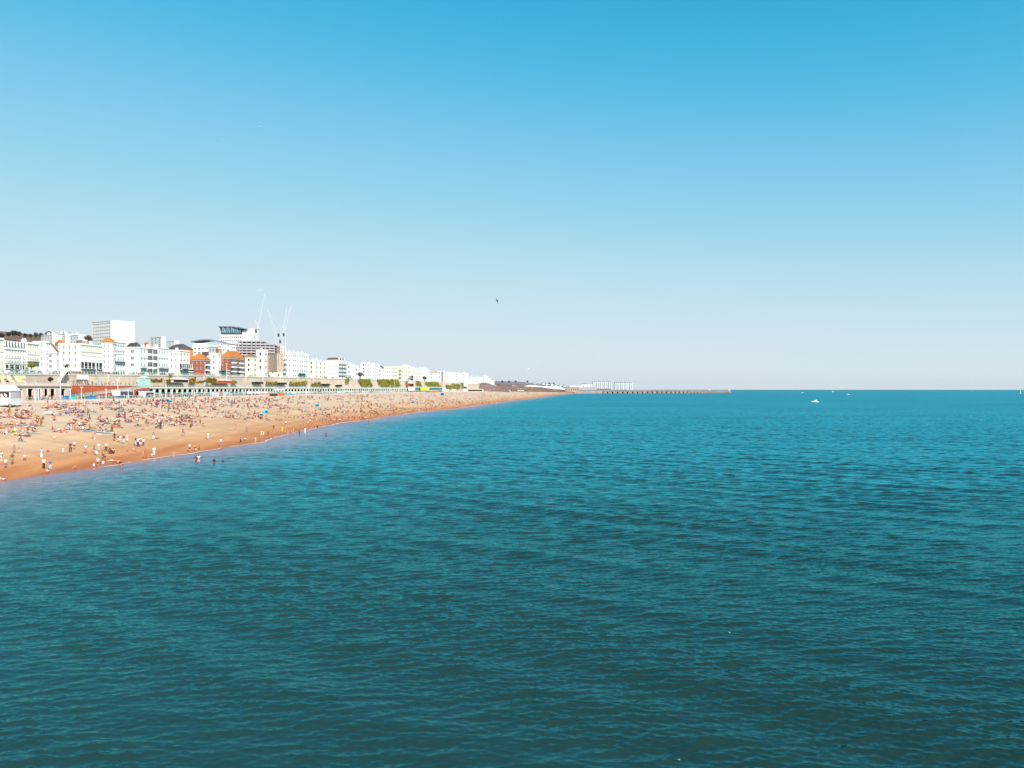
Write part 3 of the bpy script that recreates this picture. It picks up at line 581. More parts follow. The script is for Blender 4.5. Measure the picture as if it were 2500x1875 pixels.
BL = [
 ('corner_house','tall plain cream house cut by the left edge of the picture',-30,-8,9,824,5,3,0,'cream','flat',{}),
 ('terrace_house','cream terrace with dark mansard roof and white dormers nearest the left edge',9,12,63,829,5,7,0,'cream','mansard',dict(roofmat='slate',roofh=3.2,ver=(1,2),bal=(2,))),
 ('terrace_house','plain cream five storey house between the dormered terrace and the bluish shaded house',63,66,96,835,5,5,0,'cream','flat',dict(bal=(2,),chim=1)),
 ('terrace_house','cream house with small square windows in its end wall left of the bluish shaded house',96,112,119,833,5,1,2,'stucco','flat',dict()),
 ('gabled_house','white house in painted bluish shade, with a pointed gable and a brown roof',117,139,144,838,4,1,1,'bluish','gable',dict(roofmat='browntile',roofh=4)),  # white house whose shade is painted into its bluish wall colour
 ('hotel_building','long cream hotel with a tall veranda of painted dark openings below the white tower block',142,197,250,838,5,9,3,'cream','flat',dict(ver=(1,2.2),band=(0.72,),wf=0.3)),
 ('terrace_house','tall white house with an orange hipped roof in front of the tower block',250,274,283,824,6,1,2,'stucco','hip',dict(roofmat='tile',roofh=2.4)),
 ('terrace_house','white house with a balcony beneath the right side of the tower block',276,279,306,832,5,4,0,'stucco','flat',dict(bal=(2,),band=(0.86,0.7))),
 ('terrace_house','broad blank white house with a dark loggia roof right of the tower block',304,342,358,847,4,2,1,'stucco','flat',dict(band=(0.97,),bal=(1,))),
 ('terrace_house','white four storey house with paired bays between the loggia house and the green bus',356,358,384,848,4,2,0,'stucco','flat',dict(bays=2,chim=2)),
 ('terrace_house','white house with thin cornice lines left of the orange roofed brick house',384,386,412,847,4,4,0,'stucco','flat',dict(bal=(1,),chim=1)),
 ('terrace_house','cream house with a dark balcony just left of the orange roofed brick house',410,438,463,854,4,3,2,'cream','flat',dict(ver=(1,2),chim=1)),
 ('brick_house','red brick house with a big orange hipped roof and white bay windows',461,500,514,861,3,1,3,'brick','hip',dict(roofmat='tile',roofh=4.6,bays=1,bal=(1,2))),
 ('terrace_house','white house between the two red brick houses',510,533,539,862,4,1,1,'stucco','flat',dict(bal=(1,))),
 ('brick_mansion','large red brick house with steep orange roofs and a white gable',537,562,598,855,4,2,2,'brick','hip',dict(roofmat='tile',roofh=5.5,bays=2,bal=(1,2),chim=2)),
 ('terrace_house','white house with a brown roof right of the larger brick house',597,617,629,863,4,1,1,'yellow','hip',dict(roofmat='browntile',roofh=2.5)),
 ('terrace_house','plain white house left of the crumbling brown building',626,645,654,854,4,1,1,'stucco','flat',dict(chim=1)),
 ('yellow_house','pale yellow house below the exposed brown brick wall',652,677,684,879,3,1,1,'yellow','flat',{}),
 ('scaffolded_house','pinkish house with stacked balconies covered in brown scaffolding',675,690,698,866,5,2,1,'stucco','flat',dict(bal=(1,2,3,4))),
 ('hotel_building','tall white hotel block right of the cranes with boxes on its roof',694,712,753,860,5,7,2,'stucco','flat',dict(hf=0.35,wf=0.2,chim=4)),
 ('terrace_house','low cream house with rooftop boxes between the tall hotel and the mansard block',752,768,797,879,4,3,1,'cream','flat',dict(chim=3)),
 ('terrace_block','white apartment terrace with a long dark mansard roof',795,826,846,873,5,3,5,'stucco','mansard',dict(roofmat='slate',roofh=2.4,bal=(1,2,3,4))),
 ('terrace_house','white house behind the dark purple tree, taller of the two',846,858,866,888,3,1,1,'stucco','flat',dict(chim=1)),
 ('terrace_house','lower white house directly behind the dark purple tree',865,876,881,896,3,1,1,'stucco','flat',dict(chim=1)),
 ('terrace_house','tall white house with chimneys right of the dark purple tree',880,895,926,886,5,5,1,'stucco','flat',dict(chim=3)),
 ('gabled_house','small white house with a dark gable between two tall white terraces',925,933,938,893,3,1,1,'stucco','gable',dict(roofmat='slate',roofh=3)),
 ('terrace_house','white terrace with rows of tiny windows left of the orange balconies',938,955,966,894,4,4,3,'cream','flat',dict()),
 ('terrace_house','white house with yellow and grey balconies stacked on its front',965,972,980,894,4,1,1,'yellow','flat',dict(bal=(1,2,3))),
 ('terrace_house','cream terrace with chimneys left of the round dark tree',979,990,1000,892,4,2,2,'cream','flat',dict(chim=2)),
 ('terrace_house','cream terrace with red chimney pots just above the red kiosk',999,1005,1020,897,4,3,1,'cream','flat',dict(chim=2)),
 ('terrace_house','white terrace directly behind the round dark tree',1020,1030,1048,899,4,4,1,'stucco','flat',dict(chim=3)),
 ('terrace_house','white house with a pinkish roof right of the round dark tree',1048,1060,1071,904,3,2,1,'stucco','hip',dict(roofmat='rust',roofh=3)),
 ('terrace_house','white house beside the narrow pink banded tower',1071,1077,1085,905,3,1,1,'stucco','flat',dict()),
 ('terrace_house','white terrace with grey cornices right of the pink banded tower',1085,1095,1110,908,4,2,2,'stucco','flat',dict(chim=1)),
 ('terrace_house','white terrace with a stepped parapet further along the parade',1110,1118,1127,909,4,2,1,'stucco','flat',dict()),
 ('terrace_house','taller white end house before the lower terraces near the brown mound',1126,1135,1143,910,4,1,1,'stucco','flat',dict(chim=1)),
 ('terrace_house','low white terrace with dark ground floor left of the brown mound',1143,1150,1159,920,3,2,1,'stucco','flat',dict(chim=2)),
 ('terrace_house','low white terrace just behind the brown mound',1159,1166,1176,920,3,2,1,'stucco','flat',dict(chim=1)),
 ('terrace_house','white terrace with spiky chimneys above the brown mound',1176,1184,1193,919,3,1,1,'stucco','flat',dict(chim=3)),
 ('gabled_house','last white gabled house of the seafront terraces',1193,1200,1207,921,3,1,1,'stucco','gable',dict(roofmat='rust',roofh=5)),
]
for (nm, lb, a, b_, c, yt, fl, cs, cw, wl, rf, kw) in BL:
    if c > 600: kw = dict(kw, proto=WIND)
    if c > 750: kw['wf'] = 0.5; cw = max(cw, 1)
    if c > 800 and 'band' not in kw: kw['band'] = (0.97, 0.62)
    building(nm, lb, a, b_, c, yt, fl, cs, cw, wl, rf, **kw)

# --- buildings behind the front row: box at its own distance, west and south faces turned as on the parade
def back(name, label, px0, pxc, px1, ytop, ybot, Y, floors, cs, cw, wall='stucco', roof='flat', roofmat=None, roofh=3, ang=None, **kw):
    # corner at pxc, south face to px1, west face to px0
    X = (pxc-CX)*Y/F; a = R(ang if ang is not None else 52)
    ks = (px1-CX)/F; ux, uy = math.cos(a), math.sin(a); L = (ks*Y-X)/(ux-ks*uy) if abs(ux-ks*uy) > 1e-6 else 10
    kw0 = (px0-CX)/F; vx, vy = -math.sin(a), math.cos(a); D = (kw0*Y-X)/(vx-kw0*vy)
    L = max(3, min(L, 140)); D = max(3, min(D, 140)); zt = zat(ytop, Y); zb = zat(ybot, Y)-6
    r = empty(name, (X, Y, zb), a, label, 'building', 'town buildings behind the seafront'); Hh = zt-zb
    top = Hh if roof == 'flat' else Hh-roofh; vis0 = 6.0
    hs = [h for h in hole_grid(L, vis0, top-0.5, floors, cs, kw.get('wf', 0.45), kw.get('hf', 0.5), m0=L*0.03, m1=L*0.03)] if cs else []
    hw = [h for h in hole_grid(D, vis0, top-0.5, floors, cw, kw.get('wf', 0.45), kw.get('hf', 0.5), m0=D*0.03, m1=D*0.03)] if cw else []
    b = MB(); wall_with_holes(b, 's', L, 0, top, hs); wall_with_holes(b, 'w', D, 0, top, hw)
    b.quad((L, 0, 0), (L, D, 0), (L, D, top), (L, 0, top)); b.quad((0, D, 0), (0, D, top), (L, D, top), (L, D, 0)); b.build('wall', M[wall], r)
    pr = kw.get('proto', WIN); add_windows(r, hs, 's', proto=pr); add_windows(r, hw, 'w', proto=pr)
    rb = MB()
    if roof == 'flat': rb.box(-0.2, L+0.2, -0.2, D+0.2, top+0.003, top+0.45)
    elif roof == 'hip':
        P = [(-0.5, -0.5, top), (L+0.5, -0.5, top), (L+0.5, D+0.5, top), (-0.5, D+0.5, top)]; m_ = min(L, D)/2
        A, B = ((m_, D/2, Hh), (L-m_, D/2, Hh)) if L > D else ((L/2, m_, Hh), (L/2, D-m_, Hh))
        if L > D: rb.quad(P[0], P[1], B, A); rb.quad(P[1], P[2], B); rb.quad(P[2], P[3], A, B); rb.quad(P[3], P[0], A)
        else: rb.quad(P[0], P[1], A); rb.quad(P[1], P[2], B, A); rb.quad(P[2], P[3], B); rb.quad(P[3], P[0], A, B)
        rb.quad(*P)
    ro = rb.build('roof', M[roofmat or ('trim' if roof == 'flat' else 'tile')], r)
    for k in range(kw.get('chim', 0)):
        ch = MB(); chimney(ch, L*(k+0.4)/kw['chim'], D*0.5, (Hh if roof == 'flat' else top+roofh*0.5), w=1.4, l=2.2, h=2.2); ch.build('chimney', M[kw.get('chimmat', wall)], ro)
    return r, L, D, Hh
back('tower_block','white ten storey tower block standing above the seafront roofs',225,271,328,783,850,560,8,12,8,'stucco',roofmat='trim',ang=54,wf=0.5,hf=0.36,proto=WIND)
back('apartment_block','small white apartment block with a red balcony stack right of the tower block',366,394,404,823,848,600,5,2,3,'stucco',proto=WIND)
back('brick_house','orange roofed house left of the small white apartment block',344,358,371,835,850,560,2,0,2,'orangebrick','hip','tile',4)
back('plant_room_block','white flat block with rooftop boxes between the small apartments and the curved roof',408,425,437,833,850,640,2,0,0,'stucco')
back('warehouse','long low building with a dark purple roof above the seafront houses',404,440,472,838,856,620,2,0,6,'orangebrick','hip','slate',4.5)
back('hillside_terrace','cream hillside terrace in three stepped blocks, left part',100,128,150,818,850,620,3,4,4,'cream',chim=2)
back('hillside_terrace','cream hillside terrace in the middle of the row below the tree line',130,160,180,815,850,640,3,4,4,'cream',chim=2)
back('hillside_terrace','cream hillside terrace at the right end of the row, beside the brown tree',170,192,206,818,850,600,3,3,3,'stucco',chim=1)
back('hill_house','grey roofed house alone on the top of the left hill',109,120,127,808,817,900,1,1,2,'pinkish','hip','slate',2.5)
back('orange_roof_house','small house with a peaked orange roof left of the tower block',208,219,226,816,830,640,1,0,1,'stucco','hip','rust',4)
back('orange_roof_house','orange tiled house poking out above the cream hotel',134,146,158,829,842,470,1,0,1,'cream','hip','tile',2.5)
back('dark_roof_house','house with a wide dark flat roof above the cream hotel, left of the tower block',186,200,212,831,842,480,1,1,2,'rust')
back('rooftop_loggia','dark roofed loggia storey on the roofs just below the right side of the tower',306,332,347,835,850,450,1,2,3,'stucco','hip','slate',3.4,wf=0.8,hf=0.7,proto=WIND)
back('roof_terrace_house','brownish house with white trim behind the orange roofed brick house',490,505,516,858,876,560,1,1,2,'pinkish','hip','slate',2.5)
back('white_house','white house with small windows in front of the hospital, right of the curved roof',508,540,564,846,872,600,2,2,4,'stucco')
back('orange_chimney_house','narrow orange brick building behind the larger brick mansion',528,533,541,851,872,560,2,0,0,'orangebrick')
back('ruined_brick_building','crumbling brown brick building with exposed walls beneath the cranes',652,676,692,864,890,640,3,2,2,'rust',roofmat='rust')
back('pink_building','pinkish grey stepped building at the foot of the right hand crane',670,684,698,846,870,680,3,2,2,'pinkish')
back('grey_sheeted_building','pale grey sheeted building beside the concrete frame',650,656,665,841,862,700,3,1,1,'greycloth')
back('narrow_tower','narrow pink and white banded tower above the parade terraces',1077,1082,1086,907,926,1180,6,1,1,'pinkish',wf=0.7,hf=0.3)
# curved roof hospital wing
def curved_wing():
    Y = 640; a = R(8); x0 = (470-CX)*Y/F; x1 = (560-CX)*Y/F; L = (x1-x0); zb = zat(880, Y)
    r = empty('curved_roof_building', (x0, Y, zb), 0, 'white building with a sweeping curved grey roof and coloured panels', 'building'); h = zat(836, Y)-zb
    b = MB(); hs = [(1+i*3.2, 3.2+i*3.2, h-9+j*3.4, h-7.6+j*3.4) for i in range(8) for j in range(2)]
    wall_with_holes(b, 's', L, 0, h-2.4, hs); b.quad((0, 0, 0), (0, 18, 0), (0, 18, h-2.4), (0, 0, h-2.4)); b.build('wall', M['stucco'], r); add_windows(r, hs, 's')
    for k, (u0, u1, m_) in enumerate([(0.5, L*0.42, 'trim'), (L*0.43, L*0.56, 'palegreen'), (L*0.57, L*0.72, 'yellow'), (L*0.73, L*0.9, 'bluish')]):
        q = MB(); q.box(u0, u1, -0.15, -0.01, h-3.4-0.8*k, h-0.6-1.2*k); q.build('panel', M[m_], r)
    q = MB(); pts = []
    for i in range(13): t = i/12; z = h+1.0+2.0*math.sin(math.pi*min(1, t*1.25)*0.8)-5.5*max(0, t-0.35)**1.2; pts.append((-1+t*(L+2), z))
    q.prism(pts+[(x, z-0.9) for x, z in pts[::-1]], -1.2, 18); q.build('roof', M['leadgrey'], r)
curved_wing()
# hospital tower with glass crown
def hospital():
    Y = 700; pw = Y/F; X0 = (537-CX)*pw; L = (590-537)*pw; zb = zat(905, Y); z1 = zat(817, Y)-zb; z2 = zat(798, Y)-zb
    r = empty('hospital_tower', (X0, Y, zb), R(2), 'white hospital tower with rows of dark square windows and a blue glass crown', 'building')
    h0 = zat(862, Y)-zb
    hs = hole_grid(L*0.99, h0, z1-0.6, 5, 11, 0.55, 0.5, m0=0.3, m1=0.3); b = MB(); wall_with_holes(b, 's', L, 0, z1, hs)
    b.quad((0, 0, 0), (0, 22, 0), (0, 22, z1), (0, 0, z1)); b.quad((L, 0, 0), (L, 22, 0), (L, 22, z1), (L, 0, z1)); b.quad((0, 0.3, z1), (L, 0.3, z1), (L, 22, z1), (0, 22, z1)); b.build('wall', M['trim'], r); add_windows(r, hs, 's', proto=WIND)
    q = MB(); q.box(0.6, L*0.96, 0.6, 20, z1+0.02, z1+2.0); q.build('recess', M['slate'], r)
    c = MB(); zt = z2; za = z1+1.9
    c.poly8([(0.8, 0.5, za), (L*0.92, 0.5, za), (L*0.92, 20, za), (0.8, 20, za), (-0.5, -0.9, zt), (L*0.9, -0.9, zt), (L*0.9, 21, zt), (-0.5, 21, zt)]); co = c.build('glass_crown', M['blueglass'], r)
    m_ = MB()
    for i in range(10):
        t = i/9; m_.bar((0.8+(L*0.92-0.8)*t, 0.4, za), (-0.5+(L*0.9+0.5)*t+(0.9 if i % 2 else -0.5), -1.0, zt), 0.13)
    m_.build('mullion', M['steel'], co)
    rf = MB(); rf.poly8([(-1.2, -1.6, zt), (L*0.6, -1.6, zt), (L*0.6, 21.5, zt), (-1.2, 21.5, zt), (-1.2, -1.6, zt+0.5), (L*0.6, -1.6, zt+0.5), (L*0.6, 21.5, zt+0.5), (-1.2, 21.5, zt+0.5)])
    rf.poly8([(L*0.6, -2, zt), (L*1.25, -2, zt-2.6), (L*1.25, 21.5, zt-2.6), (L*0.6, 21.5, zt), (L*0.6, -2, zt+0.5), (L*1.25, -2, zt-2.1), (L*1.25, 21.5, zt-2.1), (L*0.6, 21.5, zt+0.5)]); rf.build('roof', M['leadgrey'], r)
    s = MB(); s.box(L+0.02, L+(610-590)*pw, 1, 20, 0, zat(806, Y)-zb); s.build('side_block', M['stucco'], r)
    s = MB(); s.box((604-537)*pw, (617.5-537)*pw, 4, 16, 0, zat(801, Y)-zb); s.build('lift_tower', M['stucco'], r)
hospital()
def concrete_frame():
    Y = 660; pw = Y/F; X0 = (577-CX)*pw; L = (668-577)*pw; zb = zat(900, Y); r = empty('concrete_frame_building', (X0, Y, zb), R(9), 'unfinished grey concrete frame with open dark floors below the cranes', 'building')
    tops = [832, 839.5, 846, 852.5, 859, 866]
    for i, yt in enumerate(tops):
        z = zat(yt, Y)-zb; l = L*(0.70 if i == 0 else 0.98); s = MB(); s.box(0, l, 0, 22, z-0.75, z); s.box(0, l, -0.06, 0.03, z, z+0.5); s.build('floor_slab', M['lilac'], r)
    for k in range(9):
        c = MB(); c.box(0.6+k*(L-1.6)/8, 1.3+k*(L-1.6)/8, 0.5, 1.2, 0, zat(839.5 if k > 5 else 832, Y)-zb-0.75); c.build('column', M['lilac'], r)
    c = MB(); c.box(1, L-1, 9, 9.4, 0, zat(839.8, Y)-zb-0.76); c.build('core_wall', M['slate'], r)
    rl = MB(); z = zat(832, Y)-zb; rl.box(0, L*0.7, -0.05, 0.05, z+1.0, z+1.08); rl.build('guard_rail', M['leadgrey'], r)
concrete_frame()
# cranes
def crane(label, pxm, ybase, ypiv, pxt, ytip, pxa, yap, cw, Y):
    r = empty('tower_crane', at(pxm, ybase+25, Y), 0, label, 'crane', 'tower cranes over the town'); ox, oy, oz = r.location
    P = lambda px, py: (at(px, py, Y)[0]-ox, 0.0, at(px, py, Y)[2]-oz)
    def lattice(a, b, w, n):
        mb = MB(); a = Vector(a); b = Vector(b); d = (b-a); dn = d.normalized(); u = Vector((dn.z, 0, -dn.x)); v = Vector((0, 1, 0)); cs = [u*w+v*w, -u*w+v*w, -u*w-v*w, u*w-v*w]
        for c in cs: mb.bar(a+c, b+c*0.7, 0.06)
        for i in range(n):
            p = a+d*(i/n); q = a+d*((i+1)/n)
            for k in range(4): mb.bar(p+cs[k], q+cs[(k+1) % 4], 0.05)
        return mb
    base = P(pxm, ybase+25); piv = P(pxm, ypiv); tip = P(pxt, ytip); apx = P(pxa, yap)
    lattice(base, piv, 0.34, 16).build('mast', M['steel'], r); lattice(piv, tip, 0.2, 20).build('jib', M['steel'], r); lattice(piv, apx, 0.2, 4).build('a_frame', M['steel'], r)
    t = MB(); t.bar(apx, (tip[0]*0.9+piv[0]*0.1, 0, tip[2]*0.9+piv[2]*0.1), 0.04); t.build('tie_cable', M['steel'], r)
    c = MB(); c.box(piv[0]-0.6, piv[0]+0.6, -0.8, 0.8, piv[2]-1.0, piv[2]+0.4); c.build('cab', M['steel'], r)
    q = P(*cw); s = 1 if q[0] > piv[0] else -1; c = MB(); c.box(q[0]-0.6, q[0]+0.6, -1, 1, q[2]-1.5, q[2]+1.5); c.build('counterweight', M['darksteel'], r)
    c = MB(); c.bar(q, (piv[0], 0, piv[2]-0.8), 0.25); c.build('counter_jib', M['steel'], r)
crane('tallest white crane leaning right, left of the other cranes', 630, 835, 801, 646, 717, 624, 784, (625, 808), 690)
crane('white crane whose jib leans to the left', 673, 840, 811, 652, 754, 684, 796, (680, 818), 700)
crane('white crane furthest right with a jib leaning right', 697, 846, 804, 711, 744, 691, 797, (692.5, 817), 690)
crane('shorter white crane tucked behind the rightmost crane', 689, 846, 822, 700, 752, 684, 812, (684, 834), 730)

# ---------------------------------------------------------------- vegetation
def leaf_cloud(mb, blobs, n, size, g):
    tot = sum(b[3]*b[4]*b[5] for b in blobs)
    for cx, cy, cz, rx, ry, rz in blobs:
        k = max(8, int(n*rx*ry*rz/tot))
        for _ in range(k):
            while True:
                a, b, c = g.uniform(-1, 1), g.uniform(-1, 1), g.uniform(-1, 1); q = a*a+b*b+c*c
                if 0.25 < q < 1: break
            p = Vector((cx+a*rx, cy+b*ry, cz+c*rz)); s = size*g.uniform(0.6, 1.4)
            u = Vector((g.gauss(0,1), g.gauss(0,1), g.gauss(0,1))).normalized(); v = u.cross(Vector((g.gauss(0,1), g.gauss(0,1), g.gauss(0,1)))).normalized()
            mb.quad(p-u*s-v*s*0.6, p+u*s-v*s*0.6, p+u*s*0.7+v*s*0.6, p-u*s*0.7+v*s*0.6)
def raw_build(mb, name, m_, parent=None, **kw):      # no normal recalculation for leaf clouds
    me = bpy.data.meshes.new(name); me.from_pydata(mb.v, [], mb.f); me.materials.append(m_); o = bpy.data.objects.new(name, me); C.objects.link(o)
    if parent: o.parent = parent
    return tag(o, **kw) if kw else o
def tree(label, px, pybase, pytop, Y, wpx, m_, name='tree', n=420, cat='tree', group=None, trunk=True, seed=1, size=None):
    g = random.Random(seed); x, y, z = at(px, pybase, Y); h = zat(pytop, Y)-z; w2 = wpx*Y/F/2
    r = empty(name, (x, y, z), 0, label, cat, group); b = MB(); bl = []
    for k in range(6): a = g.uniform(0, 6.28); q = g.uniform(0.15, 0.55); bl.append((w2*q*math.cos(a), w2*q*math.sin(a), h*g.uniform(0.5, 0.78), w2*g.uniform(0.35, 0.6), w2*g.uniform(0.35, 0.6), h*g.uniform(0.16, 0.26)))
    bl.append((0, 0, h*0.62, w2*0.8, w2*0.8, h*0.3))
    leaf_cloud(b, bl, n, size or max(0.16, w2*0.10), g); raw_build(b, 'crown', M[m_], r)
    t = MB(); t.cyl((0, 0), w2*0.10, 0, h*0.55, r2=w2*0.05, n=7)
    for k in range(4): a = k*1.7; t.bar((0, 0, h*0.3), (w2*0.5*math.cos(a), w2*0.5*math.sin(a), h*0.6), w2*0.035, w2*0.015)
    t.build('trunk', M['bark'], r); return r
gT = 'dark trees on the skyline of the left hill'
for i, (px, yb, yt, w, lb) in enumerate([(4,820,812,14,'dark tree on the hill skyline at the left edge of the picture'),(20,818,809,12,'low dark tree second on the left hill skyline'),(35,817,806,16,'tallest dark tree on the left hill skyline'),(47,818,808,11,'dark tree right beside the tallest one on the hill skyline'),(62,820,812,10,'small dark bush in the dip of the hill skyline'),(74,820,813,9,'tiny dark bush left of the pair of pointed trees'),(88,821,809,10,'left one of the pair of pointed trees on the hill'),(100,821,811,11,'right one of the pair of pointed trees, left of the grey roofed hill house')]):
    tree(lb, px, yb+9, yt, 960, w*1.25, 'leafdark', 'hill_tree', 420, group=gT, seed=i+3)
for i, (px, yb, yt, w, lb) in enumerate([(152,822,809,14,'dark tree behind the top of the cream hillside terrace'),(170,822,812,16,'low dark tree at the right of the hillside terrace roofs')]): tree(lb, px, yb, yt, 760, w, 'leafdark', 'hill_tree', 200, group=gT, seed=i+33)
tree('brown leafy tree between the hillside terrace and the tower block', 215, 840, 817, 560, 22, 'leafpurple', seed=8)
tree('dark leafless bush beside the base of the tower block', 224, 838, 824, 540, 10, 'leafpurple', 'bush', 160, cat='bush', seed=9)
tree('round olive green shrub in front of the dormered terrace', 77, 902, 886, float(hit(77,'wall',-4)[1]), 24, 'leafgreen', 'shrub', 700, cat='shrub', seed=10)
tree('dark purple brown tree by the parade, above the ivy mass', 880, 925, 908, float(hit(880,'wall',-6)[1]), 17, 'leafpurple', seed=11)
tree('round dark purple tree on the parade far along the seafront', 1036, 931, 917.5, float(hit(1036,'wall',-6)[1]), 13, 'leafpurple', seed=12)
tree('grey green small tree just above the red kiosk', 1005, 929, 916, float(hit(1005,'wall',-6)[1]), 10, 'leafdark', seed=13)
# ivy and hedges on and below the high wall
def ivy(label, px0, px1, yt, yb, m_='leaf', n=500, off=1.6, cat='ivy', name='ivy_patch', skew=0, seed=1, depth=0.9):
    g = random.Random(seed); mb = MB(); xm, Ym = hit((px0+px1)/2, 'wall', off); r = (xm, Ym, zat(yb, Ym))
    for _ in range(n):
        t = g.random(); s = g.random()
        topf = 0.72+0.28*math.sin(t*9+seed)*math.sin(t*4.1+1) if skew == 0 else 1.0
        px = px0+(px1-px0)*t; py = yb+(yt-yb)*s*topf
        px += skew*(1-s)*(px1-px0)*0.35
        X, Y = hit(px, 'wall', off+g.uniform(0, depth)); z = zat(py, Y); sz = 0.28*g.uniform(0.6, 1.5)*(Y/500)**0.5
        u = Vector((g.gauss(0,1), g.gauss(0,1), g.gauss(0,1))).normalized(); v = u.cross(Vector((g.gauss(0,1), g.gauss(0,1), 1))).normalized(); p = Vector((X-r[0], Y-r[1], z-r[2]))
        mb.quad(p-u*sz-v*sz, p+u*sz-v*sz, p+u*sz+v*sz, p-u*sz+v*sz)
    o = raw_build(mb, name, M[m_], label=label, cat=cat); o.location = r; return o
for i, a in enumerate([
 ('dense olive hedge behind the terrace railing right of the aqua shelter',362,396,923,933,'leafhedge',700,3,'hedge','hedge'),
 ('hedge between the lamp post and the brown canopy',404,422,922,934,'leafhedge',450,3,'hedge','hedge'),
 ('yellow green bush clump climbing the wall right of the brown canopy',463,478,919,934,'leaf',350),
 ('low hedge under the first brick house along the terrace',480,502,929,935,'leafhedge',330,3,'hedge','hedge'),
 ('wide bushy hedge with tall shoots below the second brick house',502,532,921,935,'leafhedge',700,3,'hedge','hedge'),
 ('small round bush at the right end of the low pink building',566,578,928,936,'leaf',260),
 ('thin dry climber high on the wall above the left hedge',413,421,913,924,'leaf',120),
 ('long olive bush on the terrace left of the first dark recess',650,676,930,938,'leaf',480),
 ('wide olive bush between the two dark recesses',708,750,929,939,'leaf',650),
 ('olive bush mass just left of the third dark recess',761,784,932,941,'leaf',380),
 ('straggling olive bush under the apartment terrace',783,806,936,941,'leaf',260),
 ('small green tuft hanging from the top of the wall',845,853,921,933,'leafgreen',180),
 ('big triangular mass of green ivy on the wall below the purple tree',876,902,925,943,'leafgreen',1100,1.6,'ivy','ivy_patch',1),
 ('ivy mass on the wall, left part of the wide yellow green pair',920,950,926,943,'leafgreen',1100,1.6,'ivy','ivy_patch',1),
 ('ivy mass on the wall, right part of the wide yellow green pair',951,972,926,943,'leafgreen',850,1.6,'ivy','ivy_patch',1),
 ('thin ivy strip on the wall left of the red kiosk',991,998,930,943,'leaf',180,1.6,'ivy','ivy_patch',1),
 ('narrow slanting ivy strip right of the red kiosk',1015,1026,930,944,'leafgreen',350,1.6,'ivy','ivy_patch',1),
 ('wide slanting ivy mass above the yellow stall',1037,1068,932,944,'leafgreen',1000,1.6,'ivy','ivy_patch',1),
 ('ivy clump low on the wall near the end of the arcade',1088,1101,940,950,'leaf',350,1.6,'ivy','ivy_patch',1),
 ('ivy strip on the far wall, left of the last three',1103,1111,937,950,'leafgreen',280,1.6,'ivy','ivy_patch',1),
 ('middle one of the last ivy strips on the far wall',1113,1121,937,949,'leafgreen',280,1.6,'ivy','ivy_patch',1),
 ('last ivy strip on the far wall beside the white panel',1124,1134,934,947,'leafgreen',280,1.6,'ivy','ivy_patch',1)]):
    k = dict(zip(('label','px0','px1','yt','yb','m_','n','off','cat','name','skew'), a)); ivy(seed=i+1, **k)

# ---------------------------------------------------------------- structures along the promenade
def onl(px, line, off): return hit(px, line, off)
# low terrace building with open bays at the far left
def bathing_terrace():
    off = -17.0; xa, ya = onl(-40, 'edge', off); xb, yb = onl(171, 'edge', off); a = math.atan2(yb-ya, xb-xa); L = math.hypot(xb-xa, yb-ya)
    r = empty('promenade_building', (xa, ya, ZP-0.1), a, 'pale stone promenade building with square dark openings and a flat terrace roof', 'building')
    U = lambda px: (lambda q: math.hypot(q[0]-xa, q[1]-ya))(onl(px, 'edge', off)); zt = lambda py, px: zat(py, onl(px, 'edge', off)[1])-ZP+0.1
    top = zt(943, 110); holes = [(U(p0), U(p1), 0.0, top-0.9) for p0, p1 in [(45,55),(68,81),(96,105),(109,120.5),(124,136),(149.5,160)]]
    b = MB(); wall_with_holes(b, 's', L, 0, top, holes, dep=0.6); b.quad((L, 0, 0), (L, 14, 0), (L, 14, top), (L, 0, top)); b.build('wall', M['stone'], r)
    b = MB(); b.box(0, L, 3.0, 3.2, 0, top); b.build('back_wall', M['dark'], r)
    b = MB(); b.box(-0.3, L+0.3, -0.5, 14, top+0.003, top+0.4); b.build('roof', M['stone'], r)
    b = MB(); b.box(0, L, -0.15, 0.1, top+0.41, top+1.25); b.build('parapet', M['pinkish'], r)
    for px in (63, 89, 168, 36, 10):
        b = MB(); u = U(px); b.box(u-0.5, u+0.5, -0.3, 0.25, top+0.41, top+1.75); b.box(u-0.62, u+0.62, -0.42, 0.37, top+1.75, top+1.9); b.build('pier', M['stone'], r)
    for k in range(5):
        b = MB(); u = U(60+k*17); b.cyl((u, -0.9), 0.28, 0, top-0.8, n=8); b.build('column', M['stone'], r)
bathing_terrace()
